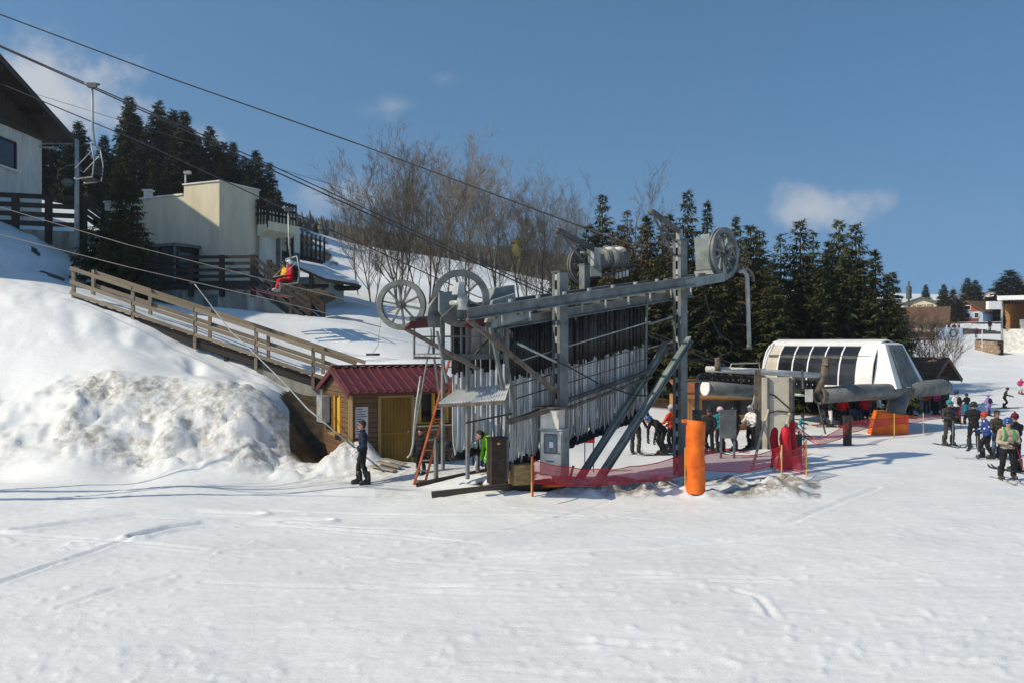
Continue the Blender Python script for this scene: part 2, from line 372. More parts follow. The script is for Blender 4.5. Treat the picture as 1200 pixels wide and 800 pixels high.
for _i in range(70):
    trk_x = trk_r.uniform(-100, 1250); trk_y = trk_r.uniform(588, 790); trk_l = trk_r.uniform(120, 420); trk_s = trk_r.uniform(-.16, .10)-.0*trk_x; trk_c = trk_r.uniform(-.00025, .00025)
    trk_p = [(trk_x+trk_l*t/5, trk_y+trk_s*trk_l*t/5+trk_c*(trk_l*t/5)**2) for t in range(6)]
    trk_p = [q for q in trk_p if q[1] > 572]
    if len(trk_p) < 3: continue
    TRACKS.append((trk_p, trk_r.uniform(.012, .024)*(1 if trk_y < 690 else .5), trk_r.uniform(.045, .07)))
    if _i % 2: TRACKS.append(([(a+4, b+trk_r.uniform(2.5, 6)) for a, b in trk_p], .008, .05))
_tr = [([gpt(*q) for q in t[0]], t[1], t[2]) for t in TRACKS]
def detail_h(X, Y, px, d, z):
    """relief on top of the smooth ground; returns height offset, dirt and soil masks (soil also holds painted shade)"""
    dirt = np.zeros_like(X); soil = np.zeros_like(X); h = np.zeros_like(X)
    piste = 1-sstep(.15, .6, np.abs(z))*(d < 60)
    near = d < 70
    h += near*(fbm(X*.35, Y*.35, 3)*.035)+near*piste*(fbm(X*1.6, Y*2.6, 3)*.009+fbm(X*6, Y*9, 2)*.008)
    # crumbs and ski scrapes
    cr = np.clip(fbm(X*5.5+50, Y*6.5, 3)-.27+fbm(X*.3, Y*.3, 2)*.35, 0, 1); h += near*piste*cr*.06*(1-.6*sstep(20, 30, d))
    # ploughed lumpy ridges at the foot of the left bank
    lum = sstep(24.6, 25.5, d)*(1-sstep(27.5, 28.3, d+fbm(X*.5, Y*.2, 2)*1.2))*(1-sstep(425, 452, px))*(px > -250)*(.55+.45*sstep(20, 130, px))
    b1 = np.abs(fbm(X*.8, Y*.8+z*.6, 5, .55)); b2 = np.abs(fbm(X*2.2+9, Y*2.2+z, 4, .55))
    face = np.exp(-((d-27.0)/.38)**2)*sstep(100, 160, px); lm = fbm(X*.45, Y*.45+z*.3, 3)
    h += lum*(1-.8*face)*(.55*np.abs(fbm(X*.6, Y*.7+z*.5, 4, .42))*1.5+.22*np.abs(fbm(X*1.9+9, Y*1.9+z, 3, .45))+.13*np.abs(fbm(X*4.2+3, Y*4.2+z*2, 3, .5))-.17)+lum*lm*.34
    wx = X+.25*fbm(X*2, Y*2, 2); wy = Y*1.3+z*.9+.25*fbm(X*2+5, Y*2, 2)
    d1, v1 = cells(wx*1.3, wy*1.3); d2, v2 = cells(wx*3.1+7, wy*3.1); brk = sstep(.05, .4, fbm(X*.35+3, Y*.5+z*.4, 3)+.25)
    h += lum*(1-.85*face)*brk*((v1-.5)*.26*(1-.5*d1)+(v2-.5)*.14)
    e = np.exp(-((d-26.2)/.5)**2)*lum; h += e*(.10+.22*fbm(X*.9, Y*.9, 3))
    up = sstep(28.6, 29.6, d)*(1-sstep(31.5, 33, d))*(1-sstep(330, 360, px)); h += up*(fbm(X*.5, Y*.7, 4)*.28)
    bump = (np.exp(-((px-228)/9)**2-((d-29.7)/.5)**2)+np.exp(-((px-280)/9)**2-((d-29.2)/.4)**2)*.7+np.exp(-((px-90)/16)**2-((d-30.2)/.6)**2)*.6+np.exp(-((px-140)/12)**2-((d-30.3)/.5)**2)*.7); h -= bump*.22
    slope2 = sstep(33, 35, d)*(1-sstep(60, 70, d))*(px < 600)*(px > 150); h += slope2*fbm(X*.5, Y*.5, 4)*.10
    slope3 = sstep(34, 36, d)*(1-sstep(44, 46, d))*(px < 120); h += slope3*(fbm(X*.45, Y*.6, 4)*.55)
    far = sstep(60, 80, d); h += far*fbm(X*.08, Y*.08, 4)*.5
    # dirt
    n = fbm(X*.9, Y*.9, 4)+.5; n2 = fbm(X*3.5, Y*3.5+z*3, 3)+.5
    dirt = np.maximum(dirt, lum*np.clip(.12+.75*sstep(.3, .7, n)*sstep(.25, .6, n2)+.75*np.exp(-((d-27.4)/.75)**2)*sstep(60,120,px)+.35*np.exp(-((d-25.6)/.4)**2)+.3*sstep(0,1,(px-330)/60), 0, 1))
    # the muddy lane along the netting, in front of the kiosk and under the machine
    md = ((px > 440)*(px < 960))*sstep(20.9, 21.8, d)*(1-sstep(23.3, 24.4, d)); mm = sstep(.1, .5, n)*md*1.4; mm *= sstep(600, 700, px)*.9+.25
    h += md*sstep(640, 720, px)*(1-sstep(930, 960, px))*(.16+fbm(X*2, Y*2, 4)*.26)
    dirt = np.maximum(dirt, mm); dirt = np.maximum(dirt, (px > 250)*(px < 620)*sstep(22.6, 23.5, d)*(1-sstep(24.9, 25.6, d))*(.42+.4*n2)*sstep(280, 430, px))
    st = np.exp(-((px-910)/42)**2-((d-24)/1.0)**2)*(fbm(X*1.6,Y*1.6,3)+.5 > .38); soil = np.maximum(soil, np.clip(st*1.4-.45, 0, 1))
    pxn = px+fbm(X*.9, Y*.9+z, 3)*50
    soil = np.maximum(soil, sstep(336, 352, px+fbm(Y*2, X+z, 3)*30)*(1-sstep(400, 470, pxn))*sstep(28.3, 28.9, d)*(1-sstep(30.5, 30.9, d+fbm(X, X*.3, 3)*.8)))
    soil = np.maximum(soil, (px > 338)*(px < 400)*sstep(26.2, 27, d)*(1-sstep(30.4, 30.9, d)))
    soil = np.maximum(soil, sstep(600, 680, pxn)*(1-sstep(1030, 1075, pxn))*sstep(41, 44, d)*(1-sstep(62, 70, d))*(1-sstep(.1,.5,fbm(X*.4,Y*.4,3))))
    soil = np.maximum(soil, .9*sstep(980, 1030, pxn)*sstep(100, 112, d)*(d < 240)*sstep(.42, .56, fbm(X*.12, Y*.12, 3)+.5)*(1-.9*(np.abs(px-1150) < 30)*(d < 118)))
    soil = np.maximum(soil, (1-sstep(300, 370, pxn+fbm(X*.1,Y*.1,2)*80))*sstep(64, 72, d)*(d < 260)); soil = np.maximum(soil, sstep(160, 175, d)*(1-sstep(650, 760, pxn))*sstep(310, 350, pxn))
    dk = sstep(528, 545, pxn)*(1-sstep(636, 652, pxn))*sstep(21.55, 21.75, d)*(1-sstep(22.15, 22.4, d+fbm(X*3, Y*3, 2)*.4)); soil = np.maximum(soil, dk*.95); h -= dk*.12  # dirt and painted shade in the gap under the ramp
    dk = sstep(500, 515, pxn)*(1-sstep(575, 590, pxn))*sstep(22.75, 22.9, d)*(1-sstep(23.1, 23.3, d)); soil = np.maximum(soil, dk*.8)  # same painted shade and dirt along the rear ramp timber
    # patches of grass showing through high on the left bank
    pt = np.exp(-((px-62)/16)**2-((d-36.5)/.5)**2)+np.exp(-((px-42)/7)**2-((d-38.5)/.5)**2)+np.exp(-((px-50)/6)**2-((d-33.6)/.35)**2); soil = np.maximum(soil, sstep(.35, .6, pt+fbm(X*2, Y*2, 3)*.5))
    return h, np.clip(dirt, 0, 1.9), np.clip(soil, 0, 1)
def ground_z(x, y):
    d = max(y, 3.0); px = 600+1000*x/d
    z = base_h(np.array([px]), np.array([d])); h, _, _ = detail_h(np.array([float(x)]), np.array([float(d)]), np.array([px]), np.array([float(d)]), z)
    return float((z+h)[0])
def at(px, d): # a point on the ground in a given direction at a given distance
    x = (px-600)/1000*d; return Vector((x, d, ground_z(x, d)))
def hit(px, py, d0=8.0, d1=200.0):
    """where the line of sight through a pixel first meets the ground"""
    ds = np.exp(np.linspace(math.log(d0), math.log(d1), 900)); pxa = np.full_like(ds, px); X = (px-600)/1000*ds
    z = base_h(pxa, ds); h, _, _ = detail_h(X, ds, pxa, ds, z); ray = HC-(py-400)/1000*ds
    k = np.argmax(ray <= z+h)
    if k == 0: return at(px, d1)
    return Vector((X[k], ds[k], (z+h)[k]))

def build_ground():
    rows = np.concatenate([np.exp(np.arange(math.log(2.5), math.log(8), .014)), np.arange(8, 20, .075), np.arange(20, 34, .07), np.exp(np.arange(math.log(34), math.log(900), .012))])
    cols = np.concatenate([np.arange(-2600, -120, 60), np.arange(-120, 1320, 3.6), np.arange(1320, 3800, 60)])
    PX, D = np.meshgrid(cols, rows); X = (PX-600)/1000*D; Y = D
    Z = base_h(np.clip(PX, -750, 1950), D); h, dirt, soil = detail_h(X, Y, PX, D, Z); Z = Z+h
    for pts, dep, wid in _tr:
        pts = np.array(pts); xa, xb = pts[:,0].min()-.6, pts[:,0].max()+.6; ya, yb = pts[:,1].min()-.6, pts[:,1].max()+.6
        sel = (X > xa) & (X < xb) & (Y > ya) & (Y < yb); q = np.stack([X[sel], Y[sel]], -1); best = np.full(len(q), 9.)
        for a, b in zip(pts[:-1], pts[1:]):
            ab = b-a; t = np.clip(((q-a)@ab)/(ab@ab), 0, 1); best = np.minimum(best, np.linalg.norm(q-(a+t[:,None]*ab), axis=1))
        Z[sel] += -dep*np.exp(-(best/wid)**2)+dep*.55*np.exp(-((best-wid*2.1)/(wid*.8))**2)
    nr, nc = X.shape
    co = np.stack([X, Y, Z], -1).reshape(-1, 3)
    # the floor of the hill continues under and behind the camera
    idx = np.arange(nr*nc).reshape(nr, nc)
    f = np.stack([idx[:-1,:-1], idx[:-1,1:], idx[1:,1:], idx[1:,:-1]], -1).reshape(-1, 4)
    b0 = len(co); extra = np.array([(-1200., -400, -.0), (1200., -400, 0.)]); co = np.concatenate([co, extra])
    me = bpy.data.meshes.new('snow_ground'); me.vertices.add(len(co)); me.vertices.foreach_set('co', co.ravel())
    poly = np.concatenate([[b0, b0+1], idx[0, ::-1]])
    nl = f.size+len(poly); me.loops.add(nl); me.loops.foreach_set('vertex_index', np.concatenate([f.ravel(), poly]).astype(np.int32))
    me.polygons.add(len(f)+1); me.polygons.foreach_set('loop_start', np.concatenate([np.arange(len(f))*4, [f.size]]).astype(np.int32))
    me.update(calc_edges=True); me.validate()
    me.polygons.foreach_set('use_smooth', np.ones(len(me.polygons), bool))
    a = me.attributes.new('dirt', 'FLOAT', 'POINT'); a.data.foreach_set('value', np.concatenate([dirt.ravel(), [0, 0]]))
    a = me.attributes.new('soil', 'FLOAT', 'POINT'); a.data.foreach_set('value', np.concatenate([soil.ravel(), [0, 0]]))  # soil mask also carries the shade painted under the ramp
    o = bpy.data.objects.new('snow_ground', me); C.objects.link(o); tag(o, kind='structure')
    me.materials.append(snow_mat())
def snow_mat():
    m = bpy.data.materials.new('trodden_spring_snow'); m.use_nodes = True; nt = m.node_tree; N = nt.nodes.new; L = nt.links.new
    b = nt.nodes['Principled BSDF']; b.inputs['Roughness'].default_value = .55; b.inputs['Specular IOR Level'].default_value = .35
    pos = N('ShaderNodeNewGeometry').outputs['Position']
    def nz(s, det=5, sc=(1,1,1), rough=.6):
        mp = N('ShaderNodeMapping'); mp.inputs['Scale'].default_value = sc; L(pos, mp.inputs['Vector'])
        n = N('ShaderNodeTexNoise'); n.inputs['Scale'].default_value = s; n.inputs['Detail'].default_value = det; n.inputs['Roughness'].default_value = rough; L(mp.outputs[0], n.inputs['Vector']); return n.outputs['Fac']
    def mixc(f, a, c2):
        x = N('ShaderNodeMix'); x.data_type = 'RGBA'; L(f, x.inputs['Factor'])
        for k, c in (('A', a), ('B', c2)):
            if isinstance(c, tuple): x.inputs[k].default_value = (*c, 1)
            else: L(c, x.inputs[k])
        return x.outputs['Result']
    def rng_(f, a, c2, lo=0, hi=1):
        r = N('ShaderNodeMapRange'); r.inputs['From Min'].default_value = a; r.inputs['From Max'].default_value = c2; r.inputs['To Min'].default_value = lo; r.inputs['To Max'].default_value = hi; L(f, r.inputs['Value']); return r.outputs[0]
    def mul(a, c2):
        r = N('ShaderNodeMath'); r.operation = 'MULTIPLY'; L(a, r.inputs[0]); L(c2, r.inputs[1]); r.use_clamp = True; return r.outputs[0]
    streak = nz(1.0, 5, (.10, 2.6, 1), .7)
    base = mixc(rng_(nz(.5, 4), .35, .65), (.70,.725,.735), (.80,.82,.825))
    base = mixc(rng_(nz(9, 5, (1,1.6,1)), .45, .75, 0, .5), base, (.86,.87,.87))
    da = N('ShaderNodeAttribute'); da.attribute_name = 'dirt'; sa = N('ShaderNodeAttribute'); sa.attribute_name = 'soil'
    dm = mul(da.outputs['Fac'], rng_(nz(4.5, 7, rough=.7), .35, .62))
    c = mixc(dm, base, (.29,.262,.215))
    soil_shade_c = mixc(rng_(nz(3, 6), .35, .65), (.030,.021,.014), (.095,.066,.036))
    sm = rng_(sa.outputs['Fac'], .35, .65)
    c = mixc(sm, c, soil_shade_c); L(c, b.inputs['Base Color'])
    bp = N('ShaderNodeBump'); bp.inputs['Strength'].default_value = .42; bp.inputs['Distance'].default_value = .05
    add = N('ShaderNodeMath'); add.operation = 'ADD'; L(nz(3.2, 8, (1,1.5,1), .68), add.inputs[0])
    s2 = N('ShaderNodeMath'); s2.operation = 'MULTIPLY'; L(nz(24, 4, (1,1.7,1)), s2.inputs[0]); s2.inputs[1].default_value = .35; L(s2.outputs[0], add.inputs[1]); s3 = N('ShaderNodeMath'); s3.operation = 'MULTIPLY_ADD'; L(streak, s3.inputs[0]); s3.inputs[1].default_value = 1.1; L(add.outputs[0], s3.inputs[2]); L(s3.outputs[0], bp.inputs['Height'])
    L(bp.outputs[0], b.inputs['Normal'])
    return m
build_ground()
# ------------------------------------------------------------------ big structures: local frames for buildings
class Frame:
    """u runs along the facade, v into the building, w up"""
    def __init__(s, o, ang):
        s.o = Vector(o); s.u = Vector((math.cos(ang), math.sin(ang), 0)); s.v = Vector((-math.sin(ang), math.cos(ang), 0)); s.w = Vector((0,0,1)); s.ax = (s.u, s.v, s.w); s.ang = ang
    def __call__(s, u, v, w): return s.o+s.u*u+s.v*v+s.w*w
    def box(s, mb, u0, u1, v0, v1, w0, w1):
        return mb.box(s((u0+u1)/2, (v0+v1)/2, (w0+w1)/2), (abs(u1-u0), abs(v1-v0), abs(w1-w0)), s.ax)

# ---- ticket kiosk with red roof
def kiosk():
    A = P(411, 520, 25.9); ang = math.atan2(1.6, 2.92); F = Frame((A.x, A.y, .05), ang)
    k = empty('wooden_kiosk', F(1.65, 1.35, 0), 'small brown wooden kiosk with dark red ribbed metal roof and yellow door', 'kiosk', rz=0)
    W, D, H = 3.32, 2.7, 2.43; RIDGE = 3.0
    nb = 16; bh = H/nb
    wall = MB(); F.box(wall, .05, W-.05, .06, D-.06, 0, H-.02)
    wall.prism([F(.05,.06,H-.02), F(.05,D-.06,H-.02), F(.05,D/2,RIDGE-.1)], F.u*(W-.1)); wl = wall.build('wall', M['log'], k)
    door = (.95, 1.95, 2.12); win = (2.28, 3.14, 1.32, 2.22)
    for i in range(nb):
        z = bh*(i+.5); segs = [(0, W)]
        if z < door[2]: segs = [(0, door[0]-.08), (door[1]+.08, W)]
        if win[2]-.07 < z < win[3]+.07: segs = [s for a, b in segs for s in ((a, min(b, win[0]-.07)), (max(a, win[1]+.07), b)) if s[1]-s[0] > .05]
        for a, b in segs: plank('log_board', F(a, .03, z), F(b, .03, z), .075+.004*(i % 2), bh-.014, M['log'], wl)
        gs = [(.1, D)]
        if .98 < z < 2.16: gs = [(.1, .86), (1.5, D)]
        for a, b in gs: plank('log_board', F(.0, a, z), F(.0, b, z), .075+.004*(i % 2), bh-.014, M['log'], wl)
    for i in range(5):
        z = H+bh*(i+.5)*.95; half = (RIDGE-.06-z)/(RIDGE-H)*D/2
        if half > .1: plank('log_board', F(-.0, D/2-half, z), F(-.0, D/2+half, z), .075, bh*.9, M['log'], wl)
    plank('corner_post', F(-.0, -.0, 0), F(0, 0, H-.05), .14, .14, M['log_trim'], k); plank('corner_post', F(W, 0, 0), F(W, 0, H-.05), .14, .14, M['log'], k); plank('corner_post', F(0, D, 0), F(0, D, H), .14, .14, M['log'], k)
    # roof: underlay plus ribbed panels
    ov = .2; sl = (RIDGE-H)/(D/2)
    pk = lambda u, v, off: F(u, v, RIDGE-abs(v-D/2)*sl+off)
    rf = MB()
    for v0, v1 in ((-.42, D/2), (D/2, D+.3)):
        rf.add([pk(-ov, v0, .0), pk(W+ov, v0, 0), pk(W+ov, v1, 0), pk(-ov, v1, 0), pk(-ov, v0, .05), pk(W+ov, v0, .05), pk(W+ov, v1, .05), pk(-ov, v1, .05)], [(3,2,1,0),(4,5,6,7),(0,1,5,4),(1,2,6,5),(2,3,7,6),(3,0,4,7)])
    ro = rf.build('roof', M['roof_red'], k)
    n = 13; pw = (W+2*ov)/n
    for i in range(n):
        for v0, v1 in ((-.44, D/2-.02), (D/2+.02, D+.3)):
            m = MB(); a = -ov+pw*i; prof = [(0, .052), (0, .082), (.03, .10), (.07, .10), (.10, .06), (pw-.004, .06), (pw-.004, .052)]
            m.add([pk(a+x, v0, o) for x, o in prof]+[pk(a+x, v1, o) for x, o in prof], [(j, j+1, j+8, j+7) for j in range(6)]+[tuple(range(7))[::-1], tuple(range(7, 14))])
            m.build('roof_panel', M['roof_red'], ro)
    plank('ridge_cap', pk(-ov-.02, D/2, .085), pk(W+ov+.02, D/2, .085), .26, .05, M['roof_red'], ro)
    for v0, v1 in ((-.42, D/2), (D/2, D+.3)): plank('bargeboard', pk(-ov-.012, v0, -.04), pk(-ov-.012, v1, -.04), .03, .17, M['roof_red'], ro)
    plank('eave_board', F(-.1, -.30, H-.12), F(W+.1, -.30, H-.12), .03, .16, M['log'], ro)
    # door
    d = MB(); F.box(d, door[0], door[1], .0, .05, .06, door[2]-.03); dr = d.build('door', M['door_y'], k)
    for i in range(1, 9): plank('door_groove_strip', F(door[0]+.11*i, -.006, .08), F(door[0]+.11*i, -.006, door[2]-.05), .012, .012, M['door_y'], dr, up=F.u)
    plank('door_rail', F(door[0], -.012, 1.0), F(door[1], -.012, 1.0), .02, .06, M['door_y'], dr)
    for u in (door[0]-.045, door[1]+.045): plank('door_frame', F(u, -.02, .03), F(u, -.02, door[2]+.02), .08, .09, M['log_trim'], k, up=F.u)
    plank('door_frame', F(door[0]-.09, -.02, door[2]+.03), F(door[1]+.09, -.02, door[2]+.03), .08, .08, M['log_trim'], k)
    MB().ball(F(door[1]-.1, -.05, 1.05), .035).build('door_handle', M['steel_light'], dr)
    # window
    w = MB(); F.box(w, win[0], win[1], .02, .04, win[2], win[3]); wo = w.build('window', M['glass'], k)
    um = (win[0]+win[1])/2
    for u in (win[0]-.04, um, win[1]+.04): plank('window_frame', F(u, -.015, win[2]-.07), F(u, -.015, win[3]+.07), .07, .09, M['yellow'], wo, up=F.u)
    for z in (win[2]-.04, win[3]+.04): plank('window_frame', F(win[0], -.018, z), F(win[1], -.018, z), .07, .07, M['yellow'], wo)
    plank('window_shelf', F(win[0]-.2, -.14, win[2]-.12), F(win[1]+.15, -.14, win[2]-.12), .24, .04, M['pale_pole'], k)
    # gable side window with golden frame
    w = MB(); F.box(w, .0, .03, .94, 1.42, 1.05, 2.1); go = w.build('side_window', M['glass'], k)
    for v in (.92, 1.44): plank('window_frame', F(-.04, v, .98), F(-.04, v, 2.16), .1, .07, M['yellow'], go, up=F.u)
    plank('shutter', F(-.05, 1.0, 1.0), F(-.05, 1.0, 2.1), .03, .3, M['yellow'], k, up=F.v); plank('window_sill', F(-.12, .85, .96), F(-.12, 1.5, .96), .25, .05, M['log_trim'], go)
    # notices stuck to the front
    for lab, u0, u1, z0, z1, cols in (('long white notice sheet left of the yellow kiosk door', .16, .58, .95, 1.95, 7), ('white notice sheet between kiosk door and window', 1.88+.32, 2.5-.2+.3, 1.25, 2.15, 6)):
        if u0 > 2: u0, u1 = 2.04+.0, 2.04+.13
        pass
    for lab, u0, u1, z0, z1 in (('tall white notice with rows of print left of the yellow kiosk door', .14, .54, .92, 1.86), ('white notice with rows of print between the yellow door and the kiosk window', 2.0+.02, 2.0+.21, 1.28, 2.1)):
        nb_ = MB(); F.box(nb_, u0, u1, -.026, -.014, z0, z1); no = nb_.build('notice', M['paper'], None); tag(no, lab, 'notice', 'notices on the kiosk front')
        pr = MB(); rows = 11; r2 = random.Random(int(u0*100))
        for i in range(rows):
            z = z1-.07-(z1-z0-.12)*i/rows; F.box(pr, u0+.03, u0+.03+(u1-u0-.06)*r2.uniform(.5, 1), -.029, -.027, z-.012, z+.012)
        pr.build('print', M['wood_old'], no)
    # plank ramp and snow-buried planks at the corner, grey box on the gable
    F2 = F
    b = MB(); F.box(b, -.34, -.08, 1.9, 2.5, 1.25, 2.1); o = b.build('meter_box', M['steel_light'], None); tag(o, 'pale metal cabinet fixed to the gable end of the brown kiosk', 'meter box')
    for i in range(3):
        pa = at(436+7*i, 24.95+.12*i); pb = at(463+6*i, 24.3+.2*i); p = plank('plank', pa+Vector((0,0,.07+.03*i)), pb+Vector((0,0,.06+.03*i)), .17, .04, M['wood_grey'], None)
        tag(p, ('lowest', 'middle', 'topmost')[i]+' of the three weathered planks lying against the snow before the kiosk', 'plank', 'loose planks before the kiosk')
    return F
KF = kiosk()

# ---- wooden stairs up the snow bank
def stairs():
    a = P(84, 350, 31.4); b = P(388, 452, 30.4)   # stringer line (front)
    back = Vector((.03, 1, 0)).normalized()*1.25
    s = empty('wooden_staircase', a, 'long weathered wooden staircase with plank railings climbing the snow bank', 'staircase')
    d = (b-a)
    for k, off in ((0, Vector()), (1, back)):
        plank('stringer', a+off+Vector((0,0,-.05)), b+off+Vector((0,0,-.05)), .09, .30, M['wood_old'], s)
    n = 30
    for i in range(n):
        p = a+d*((i+.5)/n)+Vector((0,0,.06)); plank('tread', p+back*.04, p+back*.96, .30, .05, M['wood_old'], s, up=(0,0,1))
        q = p+Vector((0,0,.035)); plank('tread_snow', q+back*.1, q+back*.9, .2, .02+.02*random.random(), M['snow_cap'], s) if random.random() < .6 else None
    pxs = [0.012, .246, .487, .72, .935]
    H = 1.18
    tops = []
    for t in pxs:
        for k, off in ((0, -back.normalized()*.07), (1, back+back.normalized()*.07)):
            p = a+d*t+off; tops.append(p); plank('rail_post', p+Vector((0,0,-.3 if k == 0 else -.1)), p+Vector((0,0,H)), .11, .11, M['wood_pale'], s, up=(0,1,0))
    for k, off in ((0, -back.normalized()*.15), (1, back+back.normalized()*.15)):
        for h, w in ((H-.06, .14), (.62, .14), (.22, .12)):
            if k == 1 and h < .3: continue
            segs = list(zip([0]+pxs[1:], pxs[1:]+[1.1]))
            for t0, t1 in segs: plank('handrail' if h > 1 else 'railing_board', a+d*(t0+.002)+off+Vector((0,0,h)), a+d*(t1-.002)+off+Vector((0,0,h+random.uniform(-.012,.012))), .045, w, M['wood_pale'], s)
    for t in (.1, .35, .6, .85):
        p = a+d*t; plank('support_post', p+Vector((0,.1,-1.2)), p+Vector((0,.1,-.1)), .14, .14, M['wood_old'], s, up=(0,1,0)); plank('support_post', p+back+Vector((0,-.1,-1.2)), p+back+Vector((0,-.1,-.1)), .14, .14, M['wood_old'], s, up=(0,1,0))
    # low concrete footing wall under the lower end
    m = MB(); p0 = a+d*.72; p1 = a+d*1.02
    m.add([p0+Vector((0,-.02,-1.2)), p1+Vector((0,-.02,-1.6)), p1+Vector((0,.2,-1.6)), p0+Vector((0,.2,-1.2)), p0+Vector((0,-.02,-.22)), p1+Vector((0,-.02,-.22)), p1+Vector((0,.2,-.22)), p0+Vector((0,.2,-.22))], [(3,2,1,0),(4,5,6,7),(0,1,5,4),(1,2,6,5),(2,3,7,6),(3,0,4,7)])
    o = m.build('footing_wall', M['concrete'], s)
stairs()

# ---- cream building with decks
def rail_fence(name, p, q, n, h, mboard, mpost, label, nb=3, group=None, cat='railing', bw=.16, post=.12, phang=0.0, zb=.28):
    p = Vector(p); q = Vector(q); r = empty(name, p, label, cat, group)
    sd = (q-p).cross(Vector((0,0,1))).normalized()*.08
    for i in range(n):
        t = i/(n-1); a = p.lerp(q, t); plank('post', a+Vector((0,0,-phang)), a+Vector((0,0,h)), post, post, mpost, r, up=sd)
    for k in range(nb):
        z = zb+(h-.1-zb)*k/(nb-1)
        for i in range(n-1):
            a = p.lerp(q, i/(n-1)); b = p.lerp(q, (i+1)/(n-1)); plank('rail_board', a+sd*1.02+Vector((0,0,z)), b+sd*1.02+Vector((0,0,z)), .04, bw, mboard, r)
    return r
def cream_building():
    c0 = P(257, 355, 43.0); ang = R(-25); zb = 4.3
    F = Frame((c0.x, c0.y, zb), ang)     # u = to the right along left facade; facade spans u<0; v = back
    b = empty('cream_building', F(-3, 4, 0), 'cream rendered building with blank sunlit wall and roof terrace', 'building')
    top = HC+.187*43-zb
    m = MB(); F.box(m, -5.0+2.6, 0, 0, 2.9, 0, top); F.box(m, -8.2, -2.403, .0, 9, 0, top-.52); F.box(m, -2.4, 0, 2.5, 2.9, 0, top-.7)
    w = m.build('wall', M['cream'], b)
    m = MB(); F.box(m, -2.46, .06, -.06, 2.96, top+.002, top+.07); F.box(m, -8.26, -2.46, -.06, 9, top-.515, top-.42); m.build('coping', M['white_worn'], b)
    for v0 in (.9,):
        m = MB(); F.box(m, .0, .03, v0-.25, v0+.25, 2.55, 3.7); d = m.build('shutter_panel', M['white_wall'], b)
    # lower rear wing with long balcony (right of the corner)
    m = MB(); F.box(m, -2.4, .05, 2.903, 6.2, 0, 6.1); m.build('rear_wing', M['white_wall'], b)
    for v, z0, z1, mm in ((3.6, 2.2, 3.6, 'white'), (5.0, 2.6, 4.6, 'glass_blue'), (5.75, 2.6, 4.6, 'glass_blue')):
        m = MB(); F.box(m, .05, .09, v-.3, v+.3, z0, z1); wo = m.build('window', M[mm], b)
        for vv in (v-.33, v+.33): plank('window_frame', F(.08, vv, z0), F(.08, vv, z1), .06, .07, M['steel'], wo, up=F.u)
    m = MB(); F.box(m, .06, .18, 4.2, 4.4, 0, 5.6); m.build('downpipe', M['steel'], b)
    # balcony slab with solid parapet
    m = MB(); m.prism([F(.053,2.7,5.2), F(.8,2.7,5.5), F(.8,2.7,5.95), F(.053,2.7,5.95)], F.v*2.4); m.build('balcony_slab', M['cream'], b)
    r = empty('balcony_railing', F(.7, 2.7, 6.0), 'dark wooden balcony railing of upright boards on the cream building', 'railing')
    for i in range(9):
        v = 2.75+i*.28; plank('upright_board', F(.76, v, 5.6), F(.76, v, 7.15), .16 if i % 3 == 0 else .09, .06, M['wood_old'], r, up=F.u)
    for z in (6.35, 6.7, 7.05): plank('rail_board', F(.7, 2.65, z), F(.7, 5.1, z), .05, .14, M['wood_old'], r)
    for i in range(4): plank('upright_board', F(.1+i*.2, 2.7, 5.8), F(.1+i*.2, 2.7, 7.15), .1, .06, M['wood_old'], r, up=F.v)
    for z in (6.35, 6.7, 7.05): plank('rail_board', F(0, 2.64, z), F(.76, 2.64, z), .05, .14, M['wood_old'], r)
    r2 = empty('terrace_railing', P(337, 292, 47.2), 'dark slatted railing of the terrace beyond the balcony', 'railing')
    ta, tb = P(337, 292, 47.2), P(380, 302, 53)
    for i in range(9):
        p = ta.lerp(tb, i/8); plank('upright_board', p-Vector((0,0,.35)), p+Vector((0,0,1.25)), .16, .1, M['wood_old'], r2)
    for h in (.3, .65, 1.0): plank('rail_board', ta+Vector((-.1,-.1,h)), tb+Vector((-.1,-.1,h)), .05, .13, M['wood_grey'], r2)
    plank('edge_beam', ta+Vector((-.1,-.1,-.3)), tb+Vector((-.1,-.1,-.3)), .1, .25, M['wood_old'], r2)
    # roof vent post
    pole = MB(); q = F(-2.9, .6, top); pole.tube([q+Vector((0,0,-.5)), q+Vector((0,0,.75))], .05, 6); pole.box(q+Vector((.1,0,.8)), (.35,.2,.14)); o = pole.build('roof_mast', M['steel_light'], None); tag(o, 'short pale mast standing on the roof of the cream building', 'mast')
    ch = MB(); q = F(-5.6, .6, top-.45); ch.box(q+Vector((0,0,.2)), (.35,.35,.5)); ch.box(q+Vector((0,0,.5)), (.5,.5,.08)); ch.build('chimney', M['white_worn'], b)
    # glazed dark porch under the big wall
    pr = empty('glazed_porch', F(-6, -1, 2.2), 'dark glazed porch with flat grey roof against the cream wall', 'porch')
    m = MB(); F.box(m, -6.2, -1.2, -1.7, -.02, 4.3, 4.45); m.build('roof', M['steel'], pr)
    m = MB(); F.box(m, -6.1, -1.35, -1.55, -.03, 2.3, 4.297); m.build('pane', M['glass'], pr)
    for u in (-6.1, -4.9, -3.7, -2.5, -1.35): plank('mullion', F(u, -1.6, 2.3), F(u, -1.6, 4.297), .07, .08, M['steel'], pr, up=F.u)
    m = MB(); F.box(m, -1.335, -1.28, -1.4, -.6, 3.3, 4.0); m.build('side_pane', M['glass_blue'], pr)
    # concrete deck base in front, with brown board deck and railings
    a = P(150, 400, 40.3); c = P(299, 400, 39.7); G = Frame((a.x, a.y, 6.72), math.atan2(c.y-a.y, c.x-a.x)); L = (c-a).length
